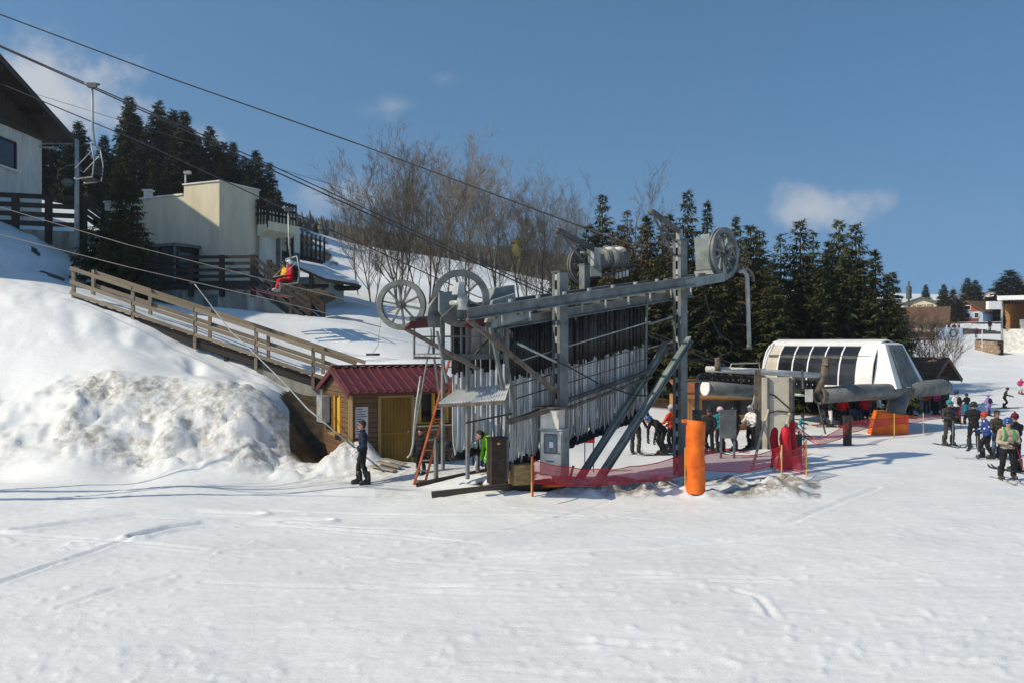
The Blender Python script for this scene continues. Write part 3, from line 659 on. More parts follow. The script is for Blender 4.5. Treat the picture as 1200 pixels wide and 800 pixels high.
    m = MB(); G.box(m, 0, L, .1, 3.0, -3.5, -.12); m.prism([G(L+.005, .1, -3.5), G(L+2.9, .1, -3.5), G(L+2.9, .1, -2.6), G(L+.005, .1, -.5)], G.v*1.8); m.build('deck_base', M['concrete'], b)
    for u in (1.5, 2.4, 5.5):
        m = MB(); G.box(m, u-.22, u+.22, -.04, .097, -3.5, -.2); m.build('buttress', M['concrete'], b)
    m = MB(); G.box(m, 3.7, 4.35, .03, .096, -1.65, -.62); g2 = m.build('utility_door', M['steel'], b)
    m = MB(); G.box(m, 3.88, 4.17, .0, .028, -1.2, -.85); m.build('door_sign', M['glass_blue'], g2)
    dk = empty('timber_deck', G(3, 1, 0), 'dark timber deck in front of the cream building', 'deck')
    for i in range(9): plank('deck_board', G(.02, .18+i*.34, -.03), G(L-.02, .18+i*.34, -.03), .32, .06, M['wood_old'], dk)
    for h in (.0, -.2): plank('edge_beam', G(0, -.02, -.12+h), G(L, -.02, -.12+h), .08, .18, M['wood_old'], dk)
    rail_fence('deck_railing', G(.1, .0, 0), G(L-.1, .0, 0), 5, 1.2, M['wood_old'], M['wood_old'], 'weathered plank railing along the timber deck front of the cream building', 4, 'railings of the cream building', phang=.75, post=.2, bw=.15, zb=.2)
    rail_fence('ramp_railing', G(L+.02, .0, -.0), G(L+2.7, -.3, -2.0), 4, 1.15, M['wood_old'], M['wood_old'], 'sloping dark plank railing of the ramp going down right from the deck', 4, 'railings of the cream building', phang=.3, post=.16, bw=.14, zb=.12)
    rail_fence('ramp_railing', G(L+.1, 1.5, -.0), G(L+2.8, 1.3, -2.0), 4, 1.1, M['wood_dark'], M['wood_old'], 'rear sloping plank railing of the ramp beside the cream building', 4, 'railings of the cream building', phang=.3, post=.2, bw=.17, zb=.12)
    for i in range(9): plank('ramp_tread', G(L+.2+.29*i, .1, -.12-.215*i), G(L+.2+.29*i, 1.6, -.12-.215*i), .3, .06, M['wood_old'], dk)
    rk = MB(); 
    return F
CF = cream_building()

def timber_porch():
    # small rendered annex with a snow-covered lean-to roof, right of the cream building
    c = P(350, 340, 48); F = Frame((c.x, c.y, 5.2), R(-12))
    b = empty('annex_porch', F(0,0,0), 'small white annex with a snowy lean-to roof on brown timber braces', 'porch')
    m = MB(); F.box(m, -1.2, 1.0, 0, 4, -1.5, 2.3); m.build('wall', M['white_wall'], b)
    rp = lambda u, o: F(u, 0, 3.05-.42*u+o)
    for v0 in (0,):
        m = MB(); m.add([F(-.4,-.9,3.0), F(2.05,-.9,1.95), F(2.05,4.2,1.95), F(-.4,4.2,3.0), F(-.4,-.9,3.12), F(2.05,-.9,2.07), F(2.05,4.2,2.07), F(-.4,4.2,3.12)], [(3,2,1,0),(4,5,6,7),(0,1,5,4),(1,2,6,5),(2,3,7,6),(3,0,4,7)]); ro = m.build('roof', M['roof_brown'], b)
        m = MB(); m.add([F(-.3,-.7,3.09), F(1.9,-.8,2.15), F(1.9,4.2,2.15), F(-.3,4.2,3.09), F(-.3,-.7,3.22), F(1.9,-.8,2.26), F(1.9,4.2,2.28), F(-.3,4.2,3.24)], [(3,2,1,0),(4,5,6,7),(0,1,5,4),(1,2,6,5),(2,3,7,6),(3,0,4,7)]); m.build('roof_snow', M['snow_cap'], ro)
    for v in (-.5,):
        plank('post', F(1.0, v, -1.2), F(1.0, v, 2.4), .2, .2, M['log'], b, up=F.u); plank('tie_beam', F(-.6, v, 1.75), F(2.0, v, 1.75), .14, .2, M['wood_dark'], b)
        plank('brace', F(1.0, v, .4), F(1.85, v, 1.8), .12, .15, M['log'], b); plank('brace', F(-.6, v, .6), F(.2, v, 2.3), .12, .15, M['log'], b)
    for u in (-.1, .45): 
        m = MB(); F.box(m, u-.14, u+.14, -.05, -.005, .5, .9); m.build('notice_plate', M['glass_blue'], b)
    # dark rock and earth outcrop on the snow below it
    for (px, y, d, rx, ry, rz, lab) in ((366, 349, 43.5, 1.15, 1.0, .40, 'dark earth outcrop under a cap of snow below the annex'), (396, 338, 51, 1.3, .8, .18, 'flat brown earth patch at the foot of the annex porch')):
        m = MB(); c = P(px, y, d); m.ball(c, (rx, ry, rz), 22, 12)
        m.v = [tuple(Vector(v)+(Vector(v)-c)*(.35*float(fbm(np.array([v[0]*1.5+v[2]]), np.array([v[1]*1.5-v[2]]), 3)[0]))) for v in m.v]; tag(m.build('earth_outcrop', M['rock'], None), lab, 'earth mound', 'bare earth showing in the snow')
timber_porch()

# ---- chalet at the upper left
def chalet():
    X = -27.5
    b = empty('chalet', (X-4, 41, 9), 'pale chalet with wide dark brown roof overhang at the upper left', 'chalet')
    ridge_y, ridge_z, sl = 37.0, 20.55, math.tan(R(18.5)); eave_y = 51.2; near_y = 30.0
    zr = lambda y: ridge_z-abs(y-ridge_y)*sl
    m = MB(); m.box(((X-4.5), 40.4, 11.9), (9, 19, 8)); m.build('wall', M['white_wall'], b)
    # dark board cladding of the gable, each board a piece
    n = 46
    gb = empty('cladding', (0,0,0), None, None); gb.parent = b; gb.location = -Vector(b.location)
    for i in range(n):
        y = 31+i*(49.85-31)/(n-1); plank('cladding_board', (X-.0, y, 15.75), (X-.0, y, zr(y)-.15), .06, .38, M['wood_dark'], gb, up=(0,1,0))
    plank('cladding_rail', (X+.12, 31, 15.72), (X+.12, 49.9, 15.72), .3, .22, M['wood_dark'], gb)
    ov = 1.25
    for ya, yb in ((near_y, ridge_y), (ridge_y, eave_y)):
        m = MB(); vs = []
        for o in (0, .28):
            for x, y in ((X-10, ya), (X+ov, ya), (X+ov, yb), (X-10, yb)): vs.append((x, y, zr(y)+o))
        m.hexa(vs); ro = m.build('roof', M['wood_dark'], b)
        plank('bargeboard', (X+ov+.03, ya, zr(ya)+.12), (X+ov+.03, yb, zr(yb)+.12), .05, .36, M['wood_old'], ro)
        for k in range(7):
            xx = X+.1+k*.19
            plank('soffit_board', (xx, ya, zr(ya)-.03), (xx, yb-.02, zr(yb)-.03), .17, .03, M['wood_dark'], ro)
    for y in (33, 37, 44, 48): plank('purlin', (X, y, zr(y)-.22), (X+ov-.05, y, zr(y)-.22), .2, .26, M['wood_dark'], b)
    plank('eave_gutter', (X-5, eave_y-.1, zr(eave_y)-.02), (X+ov, eave_y-.1, zr(eave_y)-.02), .16, .14, M['steel_dark'], b)
    for y0, y1, z0, z1 in ((41.0, 47.2, 13.4, 14.85), (34, 38, 13.4, 14.85)):
        m = MB(); m.box((X+.0, (y0+y1)/2, (z0+z1)/2), (.06, y1-y0, z1-z0)); w = m.build('window', M['glass'], b)
        k = 3
        for i in range(k+1): plank('window_frame', (X+.05, y0+(y1-y0)*i/k, z0), (X+.05, y0+(y1-y0)*i/k, z1), .07, .1, M['wood_dark'], w, up=(0,1,0))
        for z in (z0, z1): plank('window_frame', (X+.055, y0, z), (X+.055, y1, z), .07, .09, M['wood_dark'], w)
        plank('window_sill', (X+.12, y0-.2, z0-.12), (X+.12, y1+.2, z0-.12), .26, .1, M['white_worn'], w)
    m = MB(); m.tube([(X, 49.6, 15.2), (X+.7, 50.2, 15.25)], .05, 6); m.ball((X+.75, 50.2, 15.2), .12); m.build('wall_lamp', M['steel_light'], b)
    # concrete retaining wall, timber guard rails, post
    w = MB(); a = P(-60, 0, 41.0); c = P(96, 0, 42.0); zt0, zt1 = HC+.135*41, HC+.128*42
    w.hexa([Vector((a.x, a.y, 7)), Vector((c.x, c.y, 5)), Vector((c.x, c.y+.5, 5)), Vector((a.x, a.y+.5, 7)), Vector((a.x, a.y, zt0)), Vector((c.x, c.y, zt1)), Vector((c.x, c.y+.5, zt1)), Vector((a.x, a.y+.5, zt0))])
    o = w.build('retaining_wall', M['concrete'], None); tag(o, 'streaked concrete retaining wall below the chalet terrace', 'wall')
    rail_fence('terrace_railing', Vector((a.x, a.y-.05, zt0)), Vector((c.x, c.y-.05, zt1+.02)), 5, 1.7, M['wood_old'], M['wood_old'], 'dark plank guard rail on top of the concrete retaining wall below the chalet', 4, 'dark terrace railings', phang=.9, post=.28, bw=.24)
    e = P(98, 0, 42.3); f = P(168, 0, 46); rail_fence('terrace_railing', Vector((e.x, e.y, zt1+.5)), Vector((f.x, f.y, zt1-1.2)), 4, 1.3, M['wood_old'], M['wood_old'], 'dark sloping plank railing behind the big dark spruce', 4, 'dark terrace railings', phang=1.6, post=.25, bw=.22)
    for i, (px, y) in enumerate(((98, 244), (150, 262), (120, 250))):
        pass
    pl = MB(); q = P(90, 300, 41.5); pl.tube([q, (q.x, q.y, HC+.236*41.5)], [.13, .10], 8); pl.build
    o = pl.build('post', M['steel_light'], None); o.name = 'floodlight_post'; tag(o, 'pale metal floodlight post at the end of the concrete wall', 'light post')
    t = Vector((q.x, q.y, HC+.185*41.5)); lp = MB(); lp.ball(t+Vector((-.35, -.2, 0)), (.3,.25,.2)); lp.tube([t, t+Vector((-.35,-.1,.1))], .04); lp.build('lamp', M['steel'], o)
    lp = MB(); lp.tube([t+Vector((0,0,.9)), t+Vector((-.5,0,.85)), t+Vector((-.9,0,.6)), t+Vector((-.95,0,.2))], .035); lp.build('bracket', M['steel'], o)
chalet()
# ------------------------------------------------------------------ ski tow machine
MU = Vector((.777, .63, 0)).normalized(); MN = Vector((MU.y, -MU.x, 0)); UP = Vector((0,0,1)); M0 = P(656.5, 400, 22.0); M0.z = 0
def T(s, t, z): return M0+MU*s-MN*t+UP*z          # s along the machine, t away from the camera, z up
def spx(px, t): # s where the line of sight at px meets the plane t
    k = (px-600)/1000; o = M0-MN*t; return (k*o.y-o.x)/(MU.x-k*MU.y)
def zpx(py, s, t): return HC-(py-400)/1000*T(s, t, 0).y
AXB = (MU, -MN, UP)
def battened_post(name, s, t, z0, z1, label, w=.30):
    """box post: two channels with battens leaving dark openings on the two narrow faces"""
    r = empty(name, T(s, t, z0), label, 'steel post', 'main posts of the ski tow')
    for k in (-1, 1):
        m = MB(); m.box(T(s, t+k*(w*.5-.02), (z0+z1)/2), (w, .04, z1-z0), AXB)
        for j in (-1, 1): m.box(T(s+j*(w*.5-.015), t+k*(w*.5-.075), (z0+z1)/2), (.03, .07, z1-z0), AXB)
        m.build('channel', M['steel'], r)
    n = int((z1-z0)/.40)
    for i in range(n+1):
        z = z0+.12+(z1-z0-.24)*i/n
        for j in (-1, 1): plank('batten', T(s+j*(w*.5-.012), t-w*.46, z), T(s+j*(w*.5-.012), t+w*.46, z), .02, .15, M['steel_light' if j < 0 else 'steel'], r)  # left battens in paler steel: sunlit side painted into the colour
    m = MB(); m.box(T(s, t, z1+.02), (w*1.1, w*1.1, .04), AXB); m.build('cap', M['steel_dark'], r)
    m = MB(); m.box(T(s, t, (z0+z1)/2), (w*.6, w*.7, z1-z0-.1), AXB); m.build('shade_core', M['black'], r)  # black core added to paint the shaded hollow behind the openings
    return r
def ibeam(name, p, q, w, h, mm, parent, up=(0,0,1)):
    p = Vector(p); q = Vector(q); d = (q-p).normalized(); sd = d.cross(Vector(up)).normalized(); u = sd.cross(d)
    m = MB(); m.beam(p+u*h*.44, q+u*h*.44, w, h*.12, up=u); m.beam(p-u*h*.44, q-u*h*.44, w, h*.12, up=u); m.beam(p, q, w*.22, h*.76, up=u)
    return m.build(name, mm, parent)
def sheave(name, c, axis, r, label, spokes=8, red=False, group='big sheave wheels of the ski tow', mm='steel'):
    w = empty(name, c, label, 'sheave wheel', group); ax = Vector(axis).normalized(); a = ax.cross(UP).normalized(); b = a.cross(ax)
    m = MB(); m.smooth = False
    m.disc(c, ax, r*.96, .055, 44, r*.78); m.disc(Vector(c)+ax*.055, ax, r, .055, 44, r*.80); m.disc(Vector(c)-ax*.055, ax, r, .055, 44, r*.80)
    m.build('rim', M[mm], w)
    if red: m = MB(); m.disc(c, ax, r*1.012, .03, 40, r*.95); m.build('rim_liner', M['rust_red'], w)
    m = MB(); m.disc(c, ax, r*.15, .26, 18); m.disc(Vector(c)+ax*.14, ax, r*.07, .12, 12); m.build('hub', M['steel_dark'], w)
    for k in range(spokes):
        t = 2*math.pi*(k+.3)/spokes; d = a*math.cos(t)+b*math.sin(t); plank('spoke', Vector(c)+d*r*.12, Vector(c)+d*r*.84, .045, r*.125, M[mm], w, up=ax)
    for k in range(spokes*2):
        pass
    return w
def machine():
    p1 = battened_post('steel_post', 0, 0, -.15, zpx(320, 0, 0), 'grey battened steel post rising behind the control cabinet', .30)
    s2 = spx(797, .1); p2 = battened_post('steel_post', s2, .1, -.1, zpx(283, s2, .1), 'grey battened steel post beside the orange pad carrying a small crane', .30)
    fr = empty('tow_gantry', T(0, .8, 0), 'long sloping grey steel gantry of the ski tow with platform, plates and braces', 'ski tow gantry')
    zb = lambda s: 4.98+.138*s
    # main beams
    sL = spx(543, -.15); sR = s2+1.7
    ibeam('front_beam', T(sL, -.30, zb(sL)-.02), T(s2+.1, -.30, zb(s2)), .16, .28, M['steel'], fr)
    ibeam('front_beam', T(sL+1.0, .32, zb(sL+1.0)-.42), T(s2+.8, .32, zb(s2+.8)-.40), .15, .26, M['steel'], fr)
    ibeam('rear_beam', T(sL+.8, 1.0, zb(sL+.8)+.05), T(s2-.4, 1.0, zb(s2-.4)+.02), .15, .22, M['steel'], fr)
    ibeam('rear_beam', T(sL+.8, 1.9, zb(sL+.8)-.1), T(s2-.2, 1.9, zb(s2-.2)-.1), .15, .22, M['steel_dark'], fr)
    for i in range(9):
        s = sL+.9+i*(s2-sL-1)/8; plank('cross_tie', T(s, -.25, zb(s)-.2), T(s, 1.95, zb(s)-.2), .07, .07, M['steel_dark'], fr)
        plank('hanger_bracket', T(s+.2, -.22, zb(s)-.10), T(s+.2, -.22, zb(s)-.38), .05, .03, M['steel_light'], fr, up=MU); plank('bolt_block', T(s+.35, -.3, zb(s)+.2), T(s+.43, -.3, zb(s)+.21), .08, .09, M['steel_light'], fr)
    # green-grey plates at the left end
    def plate(pts, t, th, mm, name='cover_plate'):
        m = MB(); m.prism([T(spx(x, t), t, zpx(y, spx(x, t), t)) for x, y in pts], -MN*th); return m.build(name, M[mm], fr)
    plate([(570,378),(578,352),(604,344),(605,364),(586,376)], .05, .10, 'steel_green'); plate([(578,385),(578,362),(622,352),(622,372)], .0, .08, 'steel_green')
    plate([(574,357),(580,338),(603,334),(604,352)], .5, .35, 'steel_green', 'gear_cover'); plate([(570,380),(570,366),(600,358),(600,378)], .15, .4, 'steel', 'gear_cover')
    plate([(500,384),(502,362),(512,347),(524,345),(520,384)], .9, .1, 'steel_green'); plate([(515,365),(515,343),(535,341),(552,352),(548,374),(520,372)], .7, .06, 'steel_green'); plate([(518,372),(534,357),(536,377)], .4, .06, 'steel_dark')
    plate([(536,345),(538,331),(544,331),(545,346)], -.6, .22, 'steel_light', 'gear_housing')
    m = MB(); c = T(spx(542, -.5), -.5, zpx(352, spx(542, -.5), -.5)); m.tube([c+UP*.16, c+UP*.02, c-UP*.12, c-UP*.22], [.10,.13,.10,.12], 10); m.tube([c-UP*.05-MN*.1, c-UP*.05-MN*.45], .06, 8); m.build('worm_gear', M['steel_light'], fr)
    plate([(474,386),(486,374),(500,372),(502,384)], .6, .1, 'rust_red', 'wheel_bracket'); plate([(545,380),(560,371),(572,370),(574,378),(552,386)], .2, .1, 'rust_red', 'wheel_bracket')
    # tail beam to the left wheel, dirty brown braces
    def brace(x0, y0, t0, x1, y1, t1, w, mm, name='brace'):
        return plank(name, T(spx(x0, t0), t0, zpx(y0, spx(x0, t0), t0)), T(spx(x1, t1), t1, zpx(y1, spx(x1, t1), t1)), w, w, M[mm], fr)
    brace(548, 374, -.32, 651, 458, -.10, .10, 'rusty'); brace(473, 384, .7, 560, 432, .5, .09, 'rusty'); brace(478, 374, .6, 520, 372, .9, .10, 'steel')
    # sloping guide rails below the hung poles
    brace(596, 494, -.1, 652, 477, -.1, .12, 'rusty', 'guide_rail'); brace(596, 494, .28, 764, 433, .28, .10, 'steel_dark', 'guide_rail')
    brace(664, 478, .22, 764, 441, .22, .07, 'rusty', 'guide_rail'); brace(600, 452, .3, 762, 404, .3, .03, 'steel_dark', 'guide_bar'); brace(600, 468, .3, 762, 419, .3, .03, 'steel_dark', 'guide_bar'); brace(604, 424, .3, 762, 377, .3, .03, 'steel_light', 'guide_bar')
    brace(760, 380, .6, 806, 366, .6, .05, 'steel_light', 'guide_bar'); brace(760, 408, .6, 798, 398, .6, .03, 'steel_light', 'guide_bar')
    brace(756, 434, .3, 758, 352, .3, .05, 'steel', 'end_post')
    brace(546, 495, -.2, 600, 484, -.2, .035, 'black', 'guide_bar')
    # diagonal struts down from the right post
    ibeam('diagonal_strut', T(s2-.1, -.35, zpx(397, s2, -.35)), T(spx(690, -.75), -.75, .02), .16, .18, M['steel_green'], fr)
    ibeam('diagonal_strut', T(s2-.2, .45, zpx(404, s2, .45)), T(spx(672, .35), .35, .0), .15, .17, M['steel_green'], fr)
    plank('foot_beam', T(.3, -.1, .10), T(2.2, -.2, .08), .18, .16, M['steel_dark'], fr)
    # ribbed platform, handrails, legs under the left end
    tp0, tp1 = .7, 1.9; a, b = spx(517, tp0), spx(606, tp0); zp = zpx(416, (a+b)/2, tp0)
    for k in range(5): plank('platform_board', T(a, tp0+.12+k*.24, zp), T(b, tp0+.12+k*.24, zp), .22, .05, M['steel_light'], fr)
    for t in (tp0-.03, tp1+.03): plank('platform_edge', T(a, t, zp-.03), T(b, t, zp-.03), .04, .14, M['steel'], fr)
    for i in range(9):
        s = a+(b-a)*i/8; plank('baluster', T(s, tp0, zp), T(s, tp0, zp+.92), .028 if i % 2 else .045, .028 if i % 2 else .045, M['steel'], fr, up=MU)
        if i % 2 == 0: plank('baluster', T(s, tp1, zp), T(s, tp1, zp+.92), .04, .04, M['steel_dark'], fr, up=MU)
    for h in (.46, .9): 
        plank('handrail', T(a, tp0, zp+h), T(b, tp0, zp+h), .035, .035, M['steel'], fr); plank('handrail', T(a, tp1, zp+h), T(b, tp1, zp+h), .035, .035, M['steel'], fr)
    for x, t, yb in ((548, .75, 556), (594, .4, 556), (602, .7, 500), (560, 1.85, 548), (519, 1.9, 545)):
        s = spx(x, t); plank('leg', T(s, t, zpx(yb, s, t)-.1), T(s, t, zb(s)-.1), .075, .075, M['steel'], fr, up=MU)
    brace(512, 388, .2, 524, 448, .2, .05, 'steel'); brace(575, 384, 0, 596, 486, -.05, .08, 'steel'); brace(586, 384, .3, 604, 478, .2, .07, 'steel'); brace(546, 428, 1.2, 596, 368, 1.2, .05, 'steel_dark')
    m = MB(); m.box(T(spx(568, 1.5), 1.5, zp+.35), (.9, .06, .75), AXB); m.build('weathered_board', M['white_worn'], fr)
    plate([(532,414),(532,378),(548,376),(548,414)], 1.15, .05, 'black', 'dark_panel')
    # small corrugated tin roof over the operator's shelter: each sheet a part
    cr = empty('tin_shelter_roof', T(-1.3, .3, 2.4), 'small corrugated pale tin roof over the tow attendant shelter', 'shelter roof')
    q = [T(spx(514, .0), .0, 0), T(spx(596, -.35), -.35, 0)]
    A = P(514, 472, 20.3); B = P(592, 468, 20.1); Cc = P(598, 449, 21.2); Dd = P(535, 456, 21.5)
    nsh = 4
    for i in range(nsh):
        m = MB(); n = 12; vs = []
        for k in range(n+1):
            t = (i+k/n)/nsh; o = UP*(.022*math.cos(k*math.pi)+.008*(i % 2)); e0 = A.lerp(B, t)+o; e1 = Dd.lerp(Cc, t)+o; vs += [e0, e1, e0-UP*.012, e1-UP*.012]
        fs = []
        for k in range(n):
            a4 = 4*k; fs += [(a4, a4+4, a4+5, a4+1), (a4+2, a4+3, a4+7, a4+6), (a4, a4+2, a4+6, a4+4), (a4+1, a4+5, a4+7, a4+3)]
        fs += [(0,1,3,2), (4*n, 4*n+2, 4*n+3, 4*n+1)]
        m.add(vs, fs); m.build('tin_sheet', M['white'], cr)
    plank('roof_rafter', A+UP*-.06, B+UP*-.06, .06, .08, M['rusty'], cr); plank('roof_rafter', Dd+UP*-.06, Cc+UP*-.06, .06, .08, M['rusty'], cr)
    # wheels
    fa = Vector((.12, -1, -.05)); fa2 = Vector((.22, -1, 0))
    sheave('sheave_wheel', P(540, 350, 20.9), fa2, .70, 'large grey spoked sheave wheel over the ladder, with worm gear before its hub', 6, True)
    sheave('sheave_wheel', P(470.5, 357.5, 21.6), Vector((-.12, -1, 0)), .63, 'leftmost grey spoked sheave wheel, hanging out beyond the kiosk roof', 10, True)
    c4 = P(848, 297, 26.2); ax4 = Vector((.72, -.70, .0)); sheave('sheave_wheel', c4, ax4, .79, 'grey spoked sheave wheel at the right end of the gantry', 10)
    cf = P(683, 311, 25.5); sheave('sheave_wheel', cf, Vector((.6, -.8, 0)), .56, 'small dark sheave wheel beside the motor on top of the gantry', 10, mm='steel_dark')
    # right end: plate with cable roller, gear box behind the wheel
    m = MB(); mid = T(s2+.7, -.25, zb(s2+.7)+.06); m.beam(T(s2-.25, -.28, zb(s2)-.10), T(s2+1.55, -.28, zb(s2+1.5)-.02), .1, .26); m.build('end_plate', M['steel_green'], fr)
    m = MB(); m.beam(T(s2-.25, .45, zb(s2)-.0), T(s2+2.0, .45, zb(s2+1.5)+.12), .14, .2); m.build('end_beam', M['steel'], fr)
    g = c4-ax4.normalized()*.5; ga = (ax4.normalized(), ax4.normalized().cross(UP), UP)
    gx = empty('gear_box', g-UP*.5, 'tapered grey gear box behind the right sheave wheel', 'gear box')
    m = MB(); o = ga; m.hexa([g+o[0]*x*.28+o[1]*y*wd+o[2]*z for z, wd in ((-.5, .32), (.5, .42)) for x, y in ((-1,-1),(1,-1),(1,1),(-1,1))]); m.build('housing', M['steel_green'], gx)
    m = MB(); m.box(g+UP*.55+o[1]*.1, (.3,.3,.12), ga); m.box(g-UP*.58, (.7,.6,.12), ga); m.build('lid', M['steel_light'], gx); m = MB(); m.tube([g, c4], .09, 10); m.build('shaft', M['steel_dark'], gx)
    # motor group on the rear lane
    mo = empty('drive_motor', P(712, 322, 25.6), 'grey electric drive motor with gear housing on top of the gantry', 'motor')
    m = MB(); c = P(698, 308, 25.4); m.hexa([c+Vector((x*.15, y*.2, z*.42)) for z in (-1,) for x, y in ((-1,-1),(1,-1),(1,1),(-1,1))]+[c+Vector((x*.22-.04, y*.24, .42)) for x, y in ((-1,-1),(1,-1),(1,1),(-1,1))]); m.build('gear_housing', M['steel_green'], mo)
    for k in range(2):
        c = P(712+11*k, 303, 25.3); m = MB(); m.tube([c-MU*.25, c-MU*.24, c+MU*.24, c+MU*.25], [.2, .27, .27, .2], 14); 
        for j in range(5): m.disc(c+MU*(-.2+.1*j), MU, .295, .025, 14)
        m.box(c+UP*.3, (.2,.2,.14), AXB); m.build('motor_body', M['steel'], mo); 
        m = MB(); m.ball(c+UP*.24+MN*.1, (.2,.14,.1), 10, 6); m.build('motor_cap', M['white_worn'], mo)
    m = MB(); m.beam(P(695, 325, 25.5), P(740, 316, 26), .5, .08); m.beam(P(712, 315, 25.5), P(738, 310, 26), .3, .12); m.build('motor_bed', M['steel_dark'], mo)
    for k in range(4): plank('cable_clamp', P(723+4*k, 327-k, 25.4), P(723+4*k, 320-k, 25.4), .05, .06, M['white_worn'], mo, up=MU)
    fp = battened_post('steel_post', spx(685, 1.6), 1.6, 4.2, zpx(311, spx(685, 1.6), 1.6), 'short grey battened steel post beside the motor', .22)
    # small cranes: jib with two thin stays
    def crane(x0, y0, x1, y1, x2, y2, d, label):
        e = empty('service_crane', P(x1, y1, d), label, 'crane jib', 'service crane jibs of the ski tow')
        plank('jib', P(x0, y0, d-1.2), P(x1, y1, d), .09, .14, M['steel_dark'], e); plank('stay', P(x0+1, y0+3, d-1.2), P(x2, y2, d), .045, .05, M['steel'], e); plank('stay', P(x0+4, y0+4, d-1.1), P((x1+x2)/2, (y1+y2)/2, d), .03, .03, M['steel'], e)
        plank('mast', P(x1-1, y1-3, d), P(x1-1, y2+6, d), .14, .14, M['steel_light'], e, up=MU); plank('foot_plate', P(x2-4, y2-10, d), P(x2+3, y2-10, d), .1, .06, M['steel_light'], e)
        m = MB(); m.ball(P(x0-1, y0+1, d-1.2), .1, 8, 6); m.build('pulley', M['steel_dark'], e); return e
    crane(764, 248, 797, 272, 789, 300, 25.2, 'dark steel crane jib on top of the post beside the orange pad'); crane(655, 270, 697, 293, 684, 306, 25.0, 'dark steel crane jib above the motor in front of the bare trees')
    # bent pipe on the right
    m = MB(); d = 27.0; m.tube([P(866, 318, d), P(872, 318, d), P(875, 322, d), P(876, 335, d), P(878, 404, d)], .065, 8); e = m.build('bent_pipe', M['steel_light'], None); tag(e, 'pale bent pipe hanging down beside the right sheave wheel', 'pipe')
    m = MB(); m.tube([P(878, 403, d), P(878, 409, d)], .085, 8); m.build('pipe_sleeve', M['steel'], e)
    m = MB(); m.tube([P(883, 330, d+.3), P(882, 321, d+.3), P(877, 316, d+.3), P(852, 317, d+.2)], .05, 6); m.build('second_pipe', M['steel_dark'], e)
    # control cabinet
    cb = empty('control_cabinet', T(-.2, -.35, .15), 'grey two-tier steel control cabinet with a small blue window, bolted to the post', 'control cabinet')
    fx = (MN*.45-MU).normalized()   # front face turns left
    ax = (Vector((-fx.y, fx.x, 0)), -fx, UP)
    c = P(650, 400, 21.75); zbt = HC-.156*21.7; ztop = HC-.103*21.7
    m = MB(); m.box((c.x, c.y, (zbt+ztop)/2), (.62, .44, ztop-zbt), ax); m.build('lower_case', M['steel_green'], cb)
    def on(u, w, off): return Vector((c.x, c.y, 0))+ax[0]*u-ax[1]*(.22+off)+UP*w
    m = MB(); m.box(on(0, (zbt+ztop)/2, .012), (.55, .024, ztop-zbt-.08), ax); dr = m.build('cabinet_door', M['white_worn'], cb)  # door whiter than the case: sunlit front painted into the colour
    m = MB(); m.box(on(.0, ztop-.34, .03), (.32, .02, .44), ax); wn = m.build('window', M['glass_blue'], dr)
    zw = ztop-.34
    for u in (-.17, .17): plank('window_frame', on(u, zw-.23, .035), on(u, zw+.23, .035), .03, .03, M['steel_dark'], wn, up=ax[1])
    for w in (-.235, .235): plank('window_frame', on(-.17, zw+w, .036), on(.17, zw+w, .036), .03, .03, M['steel_dark'], wn)
    m = MB(); m.box(on(.02, zw-.02, .043), (.11, .008, .14), ax); m.build('meter', M['paper'], wn)
    m = MB(); m.box(on(-.02, ztop-.78, .028), (.2, .006, .035), ax); m.build('nameplate', M['glass_blue'], dr); m = MB(); m.ball(on(.23, (zbt+ztop)/2, .04), .025, 8, 6); m.build('door_handle', M['steel_dark'], dr)
    z2 = HC-.079*21.8; m = MB(); m.box((c.x-.05, c.y, (ztop+z2)/2+.01), (.50, .40, z2-ztop-.02), ax); m.build('upper_case', M['white_worn'], cb); m = MB(); m.box((c.x-.02, c.y, ztop+.015), (.66, .47, .03), ax); m.build('ledge', M['steel_light'], cb)
    m = MB(); m.box((c.x, c.y, z2+.05), (1.0, .55, .04), ax); m.build('rain_plate', M['rusty'], cb)
    m = MB(); sd = Vector((c.x, c.y, ztop-.25))+ax[0]*.315; m.box(sd, (.012, .08, .12), ax); m.build('warning_mark', M['steel_dark'], cb)
    # ladder
    la, lb = Vector((P(497, 569, 23.0).x, 23.0, 0.0)), P(539, 412, 22.6); lc = Vector((P(492, 567, 23.2).x, 23.2, .0)); sd = Vector((.36, .1, 0))
    ld = empty('ladder', la, 'tall orange metal ladder leaning against the platform of the ski tow', 'ladder')
    top = lb+Vector((0,0,.05)); 
    plank('ladder_rail', la, top, .07, .045, M['ladder'], ld); plank('ladder_rail', la+sd*-1+Vector((.08,0,0)), top-sd*.55, .07, .045, M['ladder'], ld)
    for i in range(13):
        t = (i+.6)/13.2; plank('rung', la.lerp(top, t), (la-sd+Vector((.08,0,0))).lerp(top-sd*.55, t), .035, .035, M['steel_light' if i % 3 else 'ladder'], ld)
    # thin tripod stay left of the ladder
    e = empty('stay_tripod', P(505, 395, 23), 'thin pair of steel stays meeting at a point above the kiosk roof', 'stay')
    plank('stay', P(505, 395, 23.3), P(485, 512, 23.6), .035, .035, M['steel'], e); plank('stay', P(506, 397, 23.3), P(516, 474, 23.3), .06, .06, M['steel'], e); plank('stay', P(505, 385, 23.3), P(506, 400, 23.3), .03, .03, M['steel'], e)
    # wide wooden ramp of the tow track with planks
    rp = empty('boarding_ramp', P(560, 565, 22.8), 'low snowy boarding ramp with dark timber edges under the ski tow', 'ramp')
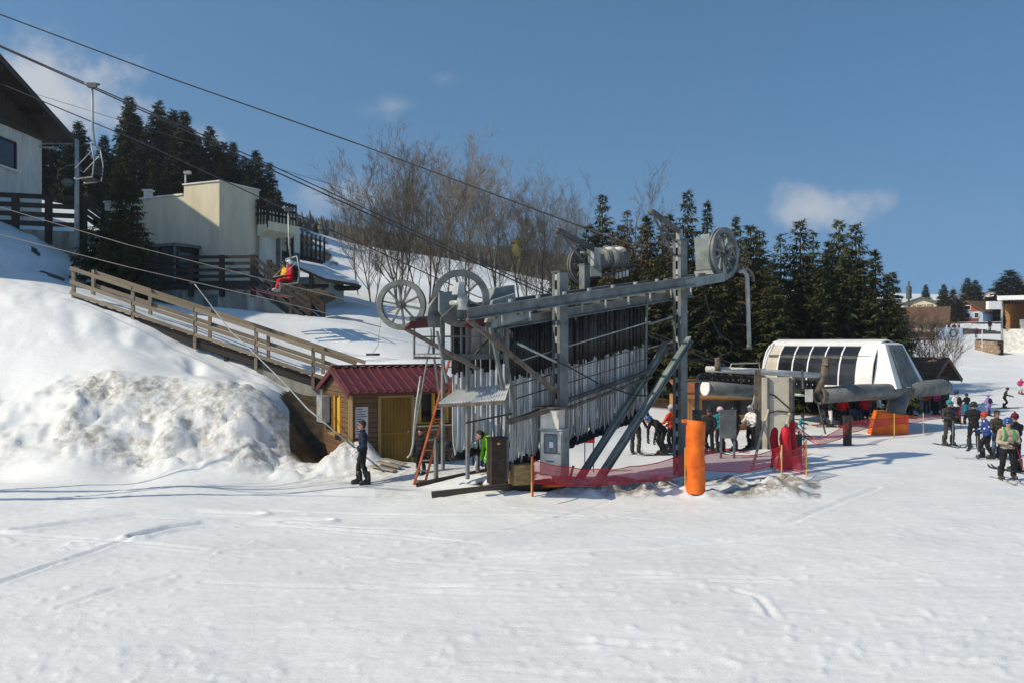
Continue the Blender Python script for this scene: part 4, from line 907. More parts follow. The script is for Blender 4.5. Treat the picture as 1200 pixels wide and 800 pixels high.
    plank('edge_timber', Vector((P(506, 0, 21.4).x, 21.4, .02)), Vector((P(646, 0, 21.9).x, 21.95, .26)), .16, .24, M['wood_old'], rp); plank('edge_timber', Vector((P(488, 0, 22.6).x, 22.6, .06)), Vector((P(582, 0, 23.2).x, 23.2, .40)), .14, .22, M['wood_old'], rp)
    # brown wooden console for the attendant
    k = P(582, 532, 21.35); cs = empty('attendant_console', (k.x, k.y, .3), 'dark brown wooden console box beside the tow attendant', 'console box')
    kx = (Vector((.9,.35,0)).normalized(), Vector((-.35,.9,0)).normalized(), UP)
    m = MB(); m.box((k.x, k.y, .92), (.40, .36, 1.1), kx); m.build('case', M['wood_dark'], cs); m = MB(); m.box((k.x, k.y, 1.495), (.46, .42, .04), kx); m.build('top_board', M['wood_old'], cs)
    m = MB(); m.box((k.x+.05, k.y-.22, 1.38), (.07, .05, .05), kx); m.build('button', M['yellow'], cs)
    m = MB(); m.box((k.x+.62, k.y+.3, .55), (.55, .4, .5), kx); o = m.build('wooden_block', M['log_trim'], None); tag(o, 'low tan block at the foot of the tow poles beside the brown console', 'block')
    # thin posts with lamp on the snow in front
    for (x, y0, y1, d, w, lab) in ((511, 568, 512, 22.8, .09, 'short grey steel post right of the ladder foot, with a dark lamp'), (583, 573, 553, 22.0, .05, 'rusty stub post on the dark edge of the boarding ramp'), (610, 572, 545, 22.2, .05, 'thin bent steel rod below the hung tow poles')):
        b = at(x, d); pz = HC-(y1-400)/1000*d; e = empty('short_post', b, lab, 'post')
        plank('shaft', b-UP*.1, (b.x, b.y, pz), w, w, M['steel'], e, up=MU); plank('cap', (b.x-.05, b.y, pz), (b.x+.05, b.y, pz), w*1.2, .04, M['steel_dark'], e)
        if x == 511: m = MB(); m.ball((b.x+.28, b.y+.1, pz-.22), (.17,.15,.14), 12, 8); m.tube([(b.x, b.y, pz-.1), (b.x+.2, b.y, pz-.15)], .03); m.build('lamp', M['black'], e)
    # hung tow poles: spring tube, pole, curved tail and seat disc
    bt = MB(); bt.tube([(0,0,0), (0,0,-1.35)], .044, 6); bt.tube([(0,0,.0), (0,0,.16)], .016, 5); ms = bt.mesh('spring_tube', M['spring'])
    poles = []
    for v in range(5):
        r2 = random.Random(v); m = MB(); L = 2.35
        k = r2.uniform(-1, 1); m.tube([(0,0,-1.3), (0,0,-1.3-L*.7), (.02*k,0,-1.3-L*.85), (.06*k,.03,-1.3-L*.95), (.03*k,.02,-1.3-L)], .025, 5); poles.append(m.mesh('tow_pole', M['pole']))
    m = MB(); m.disc((0,0,0), (.5,-.6,.65), .105, .045, 12); m.tube([(0,0,0), (0,0,.12)], .03, 6); md = m.mesh('seat_disc', M['black'])
    def hang(s, t, z, zb_, label, group):
        r = empty('tow_hanger', T(s, t, z), label, 'tow hanger', group); r.rotation_euler = (random.gauss(0, .0035), random.gauss(0, .0035), random.uniform(-.6, .6))
        def sub(nm, me, dz, sc=1):
            o = bpy.data.objects.new(nm, me); C.objects.link(o); o.parent = r; o.location = (0,0,dz); o.scale = (1,1,sc); return o
        h = z-zb_; k = h/3.65
        sub('spring_tube', ms, 0, k*random.uniform(.97, 1.1)); sub('tow_pole', random.choice(poles), 0, k*random.uniform(.985, 1.005)); sub('seat_disc', md, -h)
    sa, sb = spx(599, .55), spx(757, .55); n = 104
    for i in range(n):
        s = sa+(sb-sa)*i/(n-1)+random.uniform(-.02, .02); t = .55+random.uniform(-.05, .05); f = i/(n-1)
        hang(s, t, zb(s)-.48, zpx(545+(482-545)*f, s, t)+random.uniform(-.03,.03), 'grey tow pole with black spring tube, hanging in the front row of the sloping magazine', 'tow hangers in the front row')
    sa, sb = spx(604, 1.1), spx(754, 1.1); n = 82
    for i in range(n):
        f = i/(n-1); s = sa+(sb-sa)*f+random.uniform(-.03, .03); t = 1.1+random.uniform(-.06, .06)
        hang(s, t, zb(s)-.42, zpx(541+(480-541)*f, s, t)+random.uniform(-.03,.03), 'grey tow pole with black spring tube, hanging in the middle row of the sloping magazine', 'tow hangers in the middle row')
    sa, sb = spx(530, 1.75), spx(752, 1.75); n = 108
    for i in range(n):
        f = i/(n-1); s = sa+(sb-sa)*f+random.uniform(-.03, .03); t = 1.75+random.uniform(-.06, .06)
        hang(s, t, zb(s)-.35, zpx(536+(478-536)*f, s, t)+random.uniform(-.03,.03), 'grey tow pole with black spring tube, hanging in the rear row of the sloping magazine', 'tow hangers in the rear row')
machine()
# ------------------------------------------------------------------ trees
def leafmat(name, c1, c2, sc=1.2, rand=.22):
    m = mat(name, c1, .75, c2, sc, amt=.45, rand=rand, spec=.2); return m
M['needle'] = leafmat('spruce_needles', (.047,.062,.023), (.110,.116,.044), 1.5)
M['needle_dark'] = leafmat('dark_spruce_needles', (.030,.042,.020), (.068,.078,.033), 1.2)
M['needle_brown'] = leafmat('brownish_larch_twigs', (.12,.085,.04), (.19,.145,.075), 1.5)
def conifer_meshes(seed, H, Rm, whorl=.36, nb=6, tw=1.0, taper=.72, base=.04, droop=.25, needle='needle', gap=.08, bl=.58):
    r = random.Random(seed); t = MB(); t.tube([(0,0,-.6), (0,0,H*.5), (0,0,H*.97)], [H*.016, H*.010, .015], 7)
    c = MB(); z = H*base; vs = []; fs = []
    def blade(p, d, side, L, w):
        b = len(vs); q = p+d*L; m = p+d*L*.45
        vs.extend([p-side*w*.25, m-side*w, q, m+side*w, ]); fs.append((b, b+1, b+2, b+3))
    a0 = 0
    while z < H*.985:
        f = z/H; L0 = Rm*((1-f)**taper)*(1-.25*math.exp(-f*14))+.10
        n = nb if f < .8 else max(3, nb-2); a0 += r.uniform(.4, 1.2)
        for k in range(n):
            if r.random() < gap: continue
            a = a0+2*math.pi*k/n+r.uniform(-.35, .35); L = L0*r.uniform(.62, 1.12)*(.9+.18*math.sin(a*2+seed)); zz = z+r.uniform(-.18, .18)
            dr = droop*(1-f*1.3)
            hd = Vector((math.cos(a), math.sin(a), 0)); sd = Vector((-math.sin(a), math.cos(a), 0))
            pt = lambda u: Vector((0,0,zz))+hd*(L*u)+Vector((0,0, L*(-dr*u+.30*u*u*dr+.10*u*f)))
            if L > .5: t.tube([pt(0), pt(.5), pt(.97)], [.012+.012*L, .010+.005*L, .006], 3, cap=False)
            m = max(5, int(L/.10*tw))
            for i in range(m):
                u = (.16+.86*(i+r.random())/m); p = pt(min(u, 1.0)); out = (1-abs(u-.55)*.7)
                for s_ in (-1, 1):
                    if r.random() < .12: continue
                    d = (hd*r.uniform(.5, 1.0)+sd*s_*r.uniform(.35, 1.0)+Vector((0,0,r.uniform(-.75, .12)))).normalized(); l = bl*out*r.uniform(.55, 1.2)*min(1, .45+L*.4)
                    side = d.cross(Vector((r.uniform(-.5,.5), r.uniform(-.5,.5), 1))).normalized(); blade(p, d, side, l, l*r.uniform(.10, .17))
                if r.random() < .7:
                    d = (hd*r.uniform(.1,.7)+sd*r.uniform(-.4,.4)+Vector((0,0,-1))).normalized(); l = bl*r.uniform(.4, .95)*min(1, .4+L*.35); blade(p, d, sd if r.random() < .5 else hd, l, l*.2)
            blade(pt(.93), (hd+Vector((0,0,.1))).normalized(), sd, bl*.5, bl*.07)
        z += whorl*(1.05-.55*f)*r.uniform(.8, 1.2)
    for k in range(6):
        a = k*1.05; blade(Vector((0,0,H*.96)), Vector((math.cos(a)*.35, math.sin(a)*.35, 1)).normalized(), Vector((-math.sin(a), math.cos(a), 0)), H*.035, .03)
    c.add(vs, fs)
    return t.mesh('trunk', M['bark']), c.mesh('crown', M[needle])
def put_tree(name, meshes, loc, sc, label, cat='tree', group=None, rz=None, sxy=1.0):
    e = empty(name, loc, label, cat, group, rz=random.uniform(0, 6.28) if rz is None else rz)
    for nm, me in zip(('trunk', 'crown'), meshes):
        o = bpy.data.objects.new(nm, me); C.objects.link(o); o.parent = e; o.scale = (sc*sxy, sc*sxy, sc)
    return e
def bare_meshes(seed, H, stems=1, spread=.25, depth=4, tri=3, twigname='bare', lean=None, dens=1.0, thick=1.0):
    r = random.Random(seed); t = MB(); c = MB()
    def grow(p, d, L, rad, lev, mb):
        n = 4 if lev < 2 else 2; pts = [p]; rs = [rad]; q = p; dd = d.copy()
        for i in range(n):
            dd = (dd+Vector((r.uniform(-.13,.13), r.uniform(-.13,.13), r.uniform(-.02,.12)))).normalized(); q = q+dd*(L/n); pts.append(q); rs.append(rad*(1-.72*(i+1)/n))
        mb.tube(pts, rs, 6 if lev == 0 else (4 if lev == 1 else 3), cap=False)
        if lev >= depth: return
        nb = int({0: 16, 1: 8, 2: 5, 3: 4}[lev]*dens*r.uniform(.8, 1.2))
        for k in range(nb):
            u = r.uniform(.10 if lev == 0 else .15, 1.0); i = min(int(u*n), n-1); pp = pts[i].lerp(pts[i+1], u*n-i)
            a = r.uniform(0, 6.28); o = dd.orthogonal().normalized(); o2 = dd.cross(o); side = o*math.cos(a)+o2*math.sin(a)
            nd = (dd*r.uniform(.75, 1.15)+side*r.uniform(.4, .95)+Vector((0,0,.22))).normalized()
            grow(pp, nd, L*r.uniform(.34, .58)*(1.08-.45*u if lev == 0 else 1), max(rs[i]*.5*r.uniform(.6, 1), .010), lev+1, c)
    for s in range(stems):
        a = s*2.4+r.uniform(0, 1); d = Vector((math.cos(a)*spread*r.uniform(.2,1), math.sin(a)*spread*r.uniform(.2,1), 1)).normalized()
        if lean: d = (d+Vector(lean)).normalized()
        grow(Vector((math.cos(a)*.25*(stems > 1), math.sin(a)*.25*(stems > 1), -.4)), d, H*r.uniform(.82, 1.0), H*.0092*thick*r.uniform(.7, 1.1), 0, t)
    return t.mesh('trunk', M[twigname]), c.mesh('crown', M[twigname])
def vegetation():
    sp = [conifer_meshes(s, 10, rm, whorl=.27, nb=7, tw=1.0, droop=dr, taper={1:.85, 2:.72, 3:.95}[s]) for s, rm, dr in ((1, 2.5, .32), (2, 2.9, .45), (3, 2.1, .25))]
    spb = conifer_meshes(4, 10, 2.2, whorl=.34, nb=6, tw=.9, needle='needle_brown', gap=.2, bl=.5)
    sparse = conifer_meshes(5, 10, 2.2, whorl=.32, nb=6, tw=.8, droop=.25, gap=.2)
    dk = [conifer_meshes(s, 10, rm, whorl=.28, nb=7, tw=.8, droop=dr, needle='needle_dark', bl=.8) for s, rm, dr in ((11, 2.5, .35), (12, 2.9, .45), (13, 2.2, .3))]
    # spruces behind the ski tow and the station: (px, top y, distance, mesh, width factor)
    S = [(706, 226, 52, 0, .8), (690, 262, 50, 1, .9), (728, 262, 56, 1, 1.0), (758, 250, 54, 2, 1.1), (806, 221, 50, 0, .82), (829, 232, 53, 2, .85), (784, 250, 58, 1, .9), (862, 250, 50, 2, .8), (880, 262, 47, 1, .95), (890, 268, 54, 0, .9), (915, 272, 49, 3, .9), (938, 256, 48, 0, 1.0), (953, 268, 52, 3, .9), (983, 256, 49, 1, .82), (1003, 260, 47, 0, .98), (1026, 290, 46, 2, .95), (1040, 322, 46, 0, .9), (846, 270, 47, 3, 1.0), (770, 300, 47, 1, 1.1), (735, 318, 48, 0, 1.1), (965, 300, 46, 2, 1.1), (905, 305, 45, 0, 1.15), (826, 300, 45.5, 1, 1.2), (712, 330, 46, 3, 1.1), (660, 338, 50, 3, 1.0)]
    LB = ['bushy spruce behind the ski tow', 'drooping spruce behind the ski tow', 'slender spruce behind the ski tow', 'thin half bare spruce behind the ski tow']
    ORD = ['first','second','third','fourth','fifth','sixth','seventh','eighth','ninth','tenth','eleventh','twelfth','thirteenth','fourteenth','fifteenth','sixteenth','seventeenth','eighteenth','nineteenth','twentieth','twenty-first','twenty-second','twenty-third','twenty-fourth','twenty-fifth','twenty-sixth']
    S.sort(); pk = ['bushy', 'drooping', 'slender', 'thin half bare']; cnt = {}
    for px, ty, d, k, sx in S:
        cnt[k] = cnt.get(k, 0)+1; lab = '%s spruce behind tow and station, %s such tree from the left' % (pk[k], ORD[cnt[k]-1])
        b = at(px, d); top = HC-(ty-400)/1000*d; h = max(top-b.z, 2); me = (sp+[sparse])[k]
        put_tree('spruce_tree', me, b, h/10, lab, 'spruce tree', 'spruces behind the ski tow and lift station', sxy=sx*max(.85, min(1.2, 11/h)))
    for px, ty, d, sx in ((735, 244, 50, 1.0), (752, 262, 49, 1.0), (776, 262, 51, .9), (718, 268, 48, .9), (790, 270, 49, .9), (874, 285, 46, .9)):
        b = at(px, d); top = HC-(ty-400)/1000*d; h = top-b.z
        put_tree('larch_tree', spb, b, h/10, 'brown leafless larch among the spruces, '+{735: 'left one of the pair above the motor', 752: 'right one of the pair above the motor', 776: 'just left of the crane jib', 718: 'leftmost of its kind', 790: 'right behind the crane post', 874: 'alone right of the big wheel'}[px], 'larch tree', 'brown larches among the spruces', sxy=sx)
    for i in range(22):
        px = 655+i*18.5+random.uniform(-7, 7); d = random.uniform(58, 68); ty = 275+max(0, (px-960)*.35)+max(0, (760-px)*.3)+random.uniform(0, 45); b = at(px, d); top = HC-(ty-400)/1000*d
        put_tree('spruce_tree', sp[i % 3], b, max(4, top-b.z)/10, 'dark spruce in the back of the row behind the '+('ski tow' if px < 800 else 'lift station'), 'spruce tree', 'spruces in the back of the row', sxy=1.2)
    # dark forest on the hill at the left
    Fo = [(60, 132, 92, 0), (92, 142, 95, 1), (122, 158, 88, 2), (40, 150, 88, 1), (78, 170, 84, 2), (152, 113, 96, 1), (170, 150, 88, 0), (186, 117, 98, 0), (203, 128, 102, 2), (216, 130, 92, 1), (232, 158, 97, 2), (246, 147, 94, 0), (262, 166, 100, 1), (273, 166, 96, 2), (286, 182, 99, 0), (300, 176, 95, 1), (316, 190, 97, 2), (140, 175, 84, 2), (110, 190, 82, 0), (200, 175, 84, 1), (258, 190, 86, 0), (290, 205, 88, 1), (326, 222, 92, 0), (180, 190, 82, 2), (238, 195, 85, 1)]
    Fo.sort(); fi = 0
    for px, ty, d, k in Fo+[(x+9, ty+22, d+6, (k+1) % 3) for x, ty, d, k in Fo[5:17]]:
        b = at(px, d); top = HC-(ty-400)/1000*d; h = top-b.z
        fi += 1; put_tree('spruce_tree', dk[k], b, h/10, ('%s tall dark spruce from the left in the forest above chalet and cream building' % ORD[fi-1]) if fi <= 25 else 'dark spruce in the second rank of the forest above the cream building', 'spruce tree', 'dark forest spruces on the left hill', sxy=1.0*max(.8, min(1.15, 12/h)))
    for px, ty, d, k, lab in ((343, 258, 120, 0, 'small dark spruce above the terrace railing, left one of three'), (352, 260, 122, 2, 'small dark spruce above the terrace railing, middle one of three'), (370, 270, 125, 1, 'small dark spruce above the terrace railing, right one of three')):
        b = at(px, d); top = HC-(ty-400)/1000*d; put_tree('spruce_tree', dk[k], b, max(2.5, top-b.z)/10, lab, 'spruce tree', sxy=1.0)
    # the big dark spruce in front of the cream building
    big = conifer_meshes(21, 9.5, 2.3, whorl=.26, nb=7, tw=1.15, droop=.4, needle='needle_dark', gap=.08, taper=.75)
    b = at(147, 37.5); top = HC-(178-400)/1000*37.5; put_tree('spruce_tree', big, b-UP*.2, (top-b.z)/9.5, 'big dark spruce standing behind the top of the wooden stairs', 'spruce tree', sxy=.95)
    low = conifer_meshes(22, 3.2, 1.5, whorl=.2, nb=7, tw=1.2, droop=.3, needle='needle_dark', gap=.1, taper=.7)
    b = at(118, 38); put_tree('young_spruce', low, b, 1.0, 'low dark young spruce left of the big spruce', 'spruce tree')
    # bare alders in front of the far snow slope
    ba = [bare_meshes(s, 12, stems=st, spread=spd) for s, st, spd in ((31, 4, .42), (32, 3, .30), (33, 2, .22), (34, 1, .1))]
    Bt = [(468, 166, 56, 0, 'widest many stemmed bare alder, leftmost above the kiosk'), (500, 172, 58, 1, 'tall many stemmed bare alder above the left sheave wheel'), (437, 205, 55, 1, 'bare alder leaning left over the snowy slope'), (545, 185, 57, 2, 'bare alder with paired trunks above the large sheave wheel'), (520, 178, 62, 2, 'bare alder with paired trunks behind the left sheave wheels'), (585, 200, 60, 1, 'bare alder between the large sheave wheel and the gantry plates'), (612, 212, 63, 2, 'bare alder with the yellow object in its branches'), (640, 218, 60, 3, 'slim single bare alder left of the front steel post'), (660, 222, 64, 1, 'bare alder behind the dark crane jib'), (682, 240, 58, 3, 'slim bare alder at the right end, against the spruces'), (420, 240, 60, 3, 'slim bare sapling at the left edge of the alders'), (735, 225, 60, 3, 'slim bare tree top showing among the brown larches'), (625, 250, 66, 1, 'smaller bare alder in the back of the row')]
    for px, ty, d, k, lab in Bt:
        b = at(px, d); top = HC-(ty-400)/1000*d; put_tree('alder_tree', ba[k], b, (top-b.z)/13.9, lab, 'bare tree', 'bare alders before the snow slope')
    m = MB(); c = P(606, 293, 60); m.ball(c, (.35,.3,.55), 8, 6); m.ball(c+Vector((.1,-.1,.6)), (.5,.3,.2), 8, 5)
    m.v = [tuple(Vector(v)+Vector((random.gauss(0,.06), random.gauss(0,.06), random.gauss(0,.06)))) for v in m.v]; tag(m.build('plastic_bag', mat('faded_yellow_plastic', (.62,.48,.16), .5), None), 'faded yellow bag caught in the branches of a bare alder', 'bag')
    # thin bare saplings and bushes at the edge of the right piste
    sap = [bare_meshes(s, 5, stems=st, spread=.2, depth=3, twigname='twig', dens=.9) for s, st in ((41, 1), (42, 3))]
    for px, ty, d, k, lab in ((1072, 368, 60, 0, 'thin bare sapling right of the spruces by the village slope'), (1080, 372, 62, 1, 'bare bush of several stems above the brown hut'), (1098, 375, 63, 0, 'thin bare sapling nearest the piste edge'), (1106, 382, 62, 1, 'low bare bush beside the piste edge'), (1060, 384, 60, 1, 'low bare bush close to the spruces above the lift station'), (1088, 380, 58, 0, 'thin bare sapling above the ticket hut roof')):
        b = at(px, d); top = HC-(ty-400)/1000*d; put_tree('bare_sapling', sap[k], b, max(2, top-b.z)/5, lab, 'sapling', 'bare saplings by the piste edge')
    bush = conifer_meshes(43, 2.2, 1.2, whorl=.2, nb=6, tw=1.2, needle='needle_brown', taper=.6, bl=.3); put_tree('juniper_bush', bush, at(1079, 57), .9, 'round brownish green bush above the brown hut roof', 'bush')
    # village trees
    for px, ty, d, k, lab, sx in ((1085, 333, 175, 0, 'dark pointed spruce behind the pale village house', 1.2), (1106, 333, 165, 1, 'dark spruce right of the pale village house gable', 1.2), (1117, 339, 160, 2, 'dark bushy spruce between the pale and the blue houses', 1.8), (1134, 325, 180, 0, 'tall dark spruce behind the blue house, left of the pair', 1.4), (1143, 328, 182, 1, 'broad dark spruce behind the blue house, right of the pair', 1.5), (1184, 316, 150, 1, 'large spreading dark conifer behind the timber pavilion', 2.1), (1122, 350, 150, 1, 'low dark spruce beside the blue house gable', 1.6)):
        b = at(px, d); top = HC-(ty-400)/1000*d; put_tree('spruce_tree', dk[k], b, max(4, top-b.z)/10, lab, 'spruce tree', 'dark conifers in the village', sxy=sx)
    for px, ty, d, lab in ((1198, 330, 190, 'hazy brown bare tree at the far right edge'), (1128, 338, 200, 'bare brown tree rising behind the dark spruces of the village')):
        b = at(px, d); top = HC-(ty-400)/1000*d; put_tree('bare_tree', ba[0], b, max(4, top-b.z)/12, lab, 'bare tree')
    # out of frame at the left: bare trees whose thin shadows cross the piste
    lean_ = bare_meshes(35, 13, stems=1, spread=.1, lean=(0,-.5,0), depth=2, dens=.45, thick=2.0)
    for x, y, s, k in ((-18.2, 21.4, 1.0, 3), (-20.5, 22.3, 1.1, 3)):
        put_tree('alder_tree', lean_, (x, y, ground_z(x, y)), s, 'slim leaning bare alder beside the piste left of the view, '+('nearer' if s == 1.0 else 'farther')+' of two', 'bare tree', 'bare alders left of the view', rz=random.uniform(-.1, .1))
    # far wooded ridge beyond the snow hill: one mass of small trees
    r = random.Random(5); V = []; Fc = []
    for i in range(5200):
        px = r.uniform(330, 780); d = r.uniform(185, 330); x = (px-600)/1000*d; p = Vector((x, d, 0)); px_ = np.array([px]); p.z = float(base_h(px_, np.array([d]))[0]); h = r.uniform(5, 9); w = h*.2
        if HC-(400-0)/1000*0 and False: continue
        a0 = r.uniform(0, 6)
        for lev in range(3):
            z0 = p.z+h*(.1+.27*lev); z1 = p.z+h*(.5+.25*lev); ww = w*(1-.27*lev); b = len(V)
            V += [(p.x+ww*math.cos(a0+k*1.2566)*r.uniform(.7,1.2), p.y+ww*math.sin(a0+k*1.2566), z0+r.uniform(-.3,.3)) for k in range(5)]+[(p.x, p.y, z1)]
            Fc += [(b+k, b+(k+1) % 5, b+5) for k in range(5)]
    m = MB(); m.add(V, Fc); m2 = m.mesh('far_forest', mat('grey_winter_wood', (.085,.09,.085), .9, (.14,.14,.125), .3)); o = bpy.data.objects.new('far_forest', m2); C.objects.link(o); tag(o, 'dark wooded ridge on the skyline beyond the snow hill', 'forest', kind='stuff')
vegetation()
# ------------------------------------------------------------------ chairlift station, huts, nets, pads
def station():
    th = R(-48); d0 = 36.6
    c = P(1022, 0, d0); F = Frame((c.x, c.y, 0), th)    # u towards the right end, v away from camera; side at v=0, nose at u=0
    st = empty('chairlift_station', F(-2.5, 1.5, 0), 'white chairlift station with dark curved side windows and slanted ribbed nose', 'chairlift station')
    zb, zt = 1.98, 3.98; W = 3.0; Lh = 5.3
    prof = [(0, 0), (.04, .45), (.16, .95), (.38, 1.38), (.68, 1.68), (1.0, 1.86), (1.5, 1.95)]
    full = prof+[(W-a, b) for a, b in prof[::-1][1:]]
    # white roof shell: upper strip, lower sill, end cheek with thickness
    def shell(u0, u1, i0, i1, off, name, mm):
        m = MB(); m.smooth = False; vs = []; seg = full[i0:i1+1]; n = len(seg)
        for u in (u0, u1):
            for a, b in seg:
                cx, cz = W/2, .6; dx, dz = a-cx, b-cz; l = math.hypot(dx, dz); vs.append(F(u, a+dx/l*off, zb+b+dz/l*off)); 
            for a, b in seg: vs.append(F(u, a, zb+b))
        fs = []
        for k in range(n-1):
            fs += [(k, k+1, 2*n+k+1, 2*n+k), (n+k+1, n+k, 3*n+k, 3*n+k+1), (k+1, k, n+k, n+k+1), (2*n+k, 2*n+k+1, 3*n+k+1, 3*n+k)]
        fs += [(0, 2*n, 3*n, n), (n-1, 2*n-1, 4*n-1, 3*n-1)]
        m.add(vs, fs); return m.build(name, M[mm], st)
    shell(-Lh, -.02, 4, 8, .06, 'roof_shell', 'white'); shell(-.75, -.0, 0, 4, .065, 'end_cheek', 'white'); shell(-.75, .0, 8, 12, .065, 'end_cheek', 'white')
    n = 6; pw = (Lh-.75)/n
    for i in range(n):
        u0 = -Lh+pw*i; shell(u0+.03, u0+pw-.03, 0, 4, .02, 'window_pane', 'glass' if i else 'concrete_beige'); shell(u0-.03, u0+.03, 0, 4, .07, 'window_rib', 'white')
        shell(u0+.03, u0+pw-.03, 8, 12, .02, 'window_pane', 'glass')
    # back end wall and dark interior
    m = MB(); m.prism([F(-Lh+.05, a, zb+b) for a, b in full], F.u*.05); m.build('end_panel', M['glass'], st)
    m = MB(); F.box(m, -Lh+.2, -.2, .25, W-.25, zb+.02, zb+1.3); m.build('machinery_block', M['steel_dark'], st)
    # sill beam
    m = MB(); F.box(m, -Lh-.1, .02, -.06, .1, zb-.2, zb-.004); m.build('sill_beam', M['white_worn'], st); m = MB(); F.box(m, -Lh-.1, .02, W-.1, W+.06, zb-.2, zb-.004); m.build('sill_beam', M['white_worn'], st)
    m = MB(); F.box(m, -Lh+.1, -.1, .12, W-.12, zb-.35, zb-.02); m.build('floor_frame', M['steel_dark'], st)
    # nose: slanted face with ribbed grey panel in a white border
    e0, e1 = F(.03, .15, zb+1.86), F(.03, W-.5, zb+1.86); b0, b1 = F(1.0, -.05, zb-.05), F(1.0, W-.2, zb-.05)
    m = MB(); q0, q1 = F(.0, .1, zb-.05), F(.0, W-.1, zb-.05); h0, h1 = F(0, .9, zb+1.9), F(0, W-.9, zb+1.9)
    nose = [F(0, .02, zb-.06), F(1.05, .02, zb-.06), F(.28, .62, zb+1.80), F(0, .62, zb+1.86)]; nos2 = [F(0, W-.02, zb-.06), F(1.05, W-.02, zb-.06), F(.28, W-.62, zb+1.80), F(0, W-.62, zb+1.86)]
    m.add(nose+nos2, [(0,1,2,3), (7,6,5,4), (1,5,6,2), (2,6,7,3), (0,4,5,1)]); m.build('nose_shell', M['white'], st)
    A0, A1, B0, B1 = nose[1], nos2[1], nose[2], nos2[2]
    nrm = (A1-A0).cross(B0-A0).normalized()
    if nrm.dot(F.u) < 0: nrm = -nrm
    lo0, lo1, hi0, hi1 = A0.lerp(A1, .14), A0.lerp(A1, .86), B0.lerp(B1, .12), B0.lerp(B1, .88)
    pd = lo0.lerp(hi0, .03), lo1.lerp(hi1, .03), hi1.lerp(lo1, .03), hi0.lerp(lo0, .03)
    k = 9
    for i in range(k):
        t = (i+.5)/k; plank('grille_rib', pd[0].lerp(pd[1], t)+nrm*.02, pd[3].lerp(pd[2], t)+nrm*.02, .16 if i % 2 else .17, .03+.03*(i % 2), M['steel'], st, up=nrm)
    # gantry of big grey tubes below, rusty ends
    tb = lambda name, pts, r, mm='steel', n=16: (lambda mb: (mb.tube(pts, r, n), mb.build(name, M[mm], st))[1])(MB())
    tb('main_tube', [P(962, 463, 34.4), P(1010, 459, 35.2), P(1055, 458, 36.6)], .34); tb('main_tube', [P(1062, 457, 37.0), P(1102, 453, 38.5), P(1107, 453, 38.7)], [.36,.36,.33])
    m = MB(); m.disc(P(961, 463, 34.37), P(1010,459,35.2)-P(962,463,34.4), .37, .12, 18, .27); m.build('tube_collar', M['rusty'], st)
    m = MB(); m.disc(P(963, 463, 34.41), P(1010,459,35.2)-P(962,463,34.4), .27, .02, 18); m.build('tube_plug', M['black'], st)
    m = MB(); m.disc(P(1108, 453, 38.75), P(1102,453,38.5)-P(1062,457,37), .3, .1, 16); m.build('tube_end', M['rust_red'], st)
    m = MB(); m.beam(P(1044, 461, 36.2), P(1068, 458, 36.9), .3, .22); m.beam(P(1046, 456, 36.2), P(1068, 455, 36.9), .4, .06); m.build('clamp_beam', M['rusty'], st)
    tb('support_column', [P(1055, 462, 36.6), P(1050, 480, 36.4), P(1042, 508, 36.2)], [.40,.38,.36]); 
    tb('side_tube', [P(827, 454, 32.5), P(862, 457, 33.0), P(905, 461, 33.6)], .27); m = MB(); m.disc(P(826.5, 454, 32.45), P(862,457,33)-P(827,454,32.5), .29, .05, 20); m.build('white_end_cap', M['white'], st)
    tb('guide_pipe', [P(828, 432, 33.0), P(890, 435, 33.6), P(967, 440, 34.5)], .12, 'white_worn', 10); tb('guide_pipe', [P(930, 462, 34), P(952, 463, 34.4)], .05, 'white_worn', 6)
    tb('rusty_bracket', [P(969, 418, 34.4), P(966, 440, 34.4), P(958, 460, 34.3)], [.17,.16,.14], 'rusty', 10); m = MB(); m.beam(P(967, 424, 34.2), P(978, 425, 34.4), .3, .25); m.build('roller_box', M['rusty'], st)
    tb('guard_rail', [P(855, 432, 33.1), P(857, 426, 33.1), P(890, 425, 33.5), P(890, 433, 33.5)], .025, 'steel_light', 5)
    # train of rubber tyres under the pipe
    tyre = MB(); tyre.disc((0,0,0), (.3,-1,0), .17, .14, 14, .07); tm = tyre.mesh('tyre', M['black'])
    for i in range(22):
        x = 822+i*6.2; o = bpy.data.objects.new('tyre', tm); C.objects.link(o); o.parent = st; d = 33.1+.0115*(x-822); o.location = P(x, 442+.06*(x-822), d)-st.location
    plank('tyre_beam', P(818, 447, 33.3), P(960, 455, 35.2), .3, .12, M['steel_dark'], st)
    for x in (835, 868, 940): plank('tyre_arm', P(x, 433, 33.4), P(x+1, 455, 33.5), .06, .06, M['steel_dark'], st, up=F.u)
    m = MB(); m.tube([P(841, 434, 33), P(841, 421, 33)], [.14, .10], 8); m.ball(P(841, 421, 33), .12); m.build('cable_clamp', M['rusty'], st)
    m = MB(); m.tube([P(885, 460, 33), P(883, 470, 33), P(880, 478, 33), P(884, 484, 33)], .045, 6); m.build('hose', M['steel_light'], st)
    for pts in ([P(893, 440, 34), P(899, 418, 34), P(907, 403, 34.6)], ): tb('bowed_rod', pts, .04, 'white', 6)
    # concrete wall pillar in front, timber and rods
    p = P(911, 0, 31.0); pz = HC-.042*31; pil = empty('concrete_pillar', (p.x, p.y, 0), 'beige concrete wall pillar with dark rods in front of the white station', 'pillar')
    FP = Frame((p.x, p.y, 0), R(-6)); m = MB(); FP.box(m, -.55, .58, 0, .5, -.3, pz); m.build('wall', M['concrete_beige'], pil)
    for u, mm, w in ((-.68, 'rusty', .2), (-.50, 'rusty', .14)): plank('timber_post', FP(u, .15, -.3), FP(u, .15, pz+.28-.2*(w < .2)), w, .2, M[mm], pil, up=FP.v)
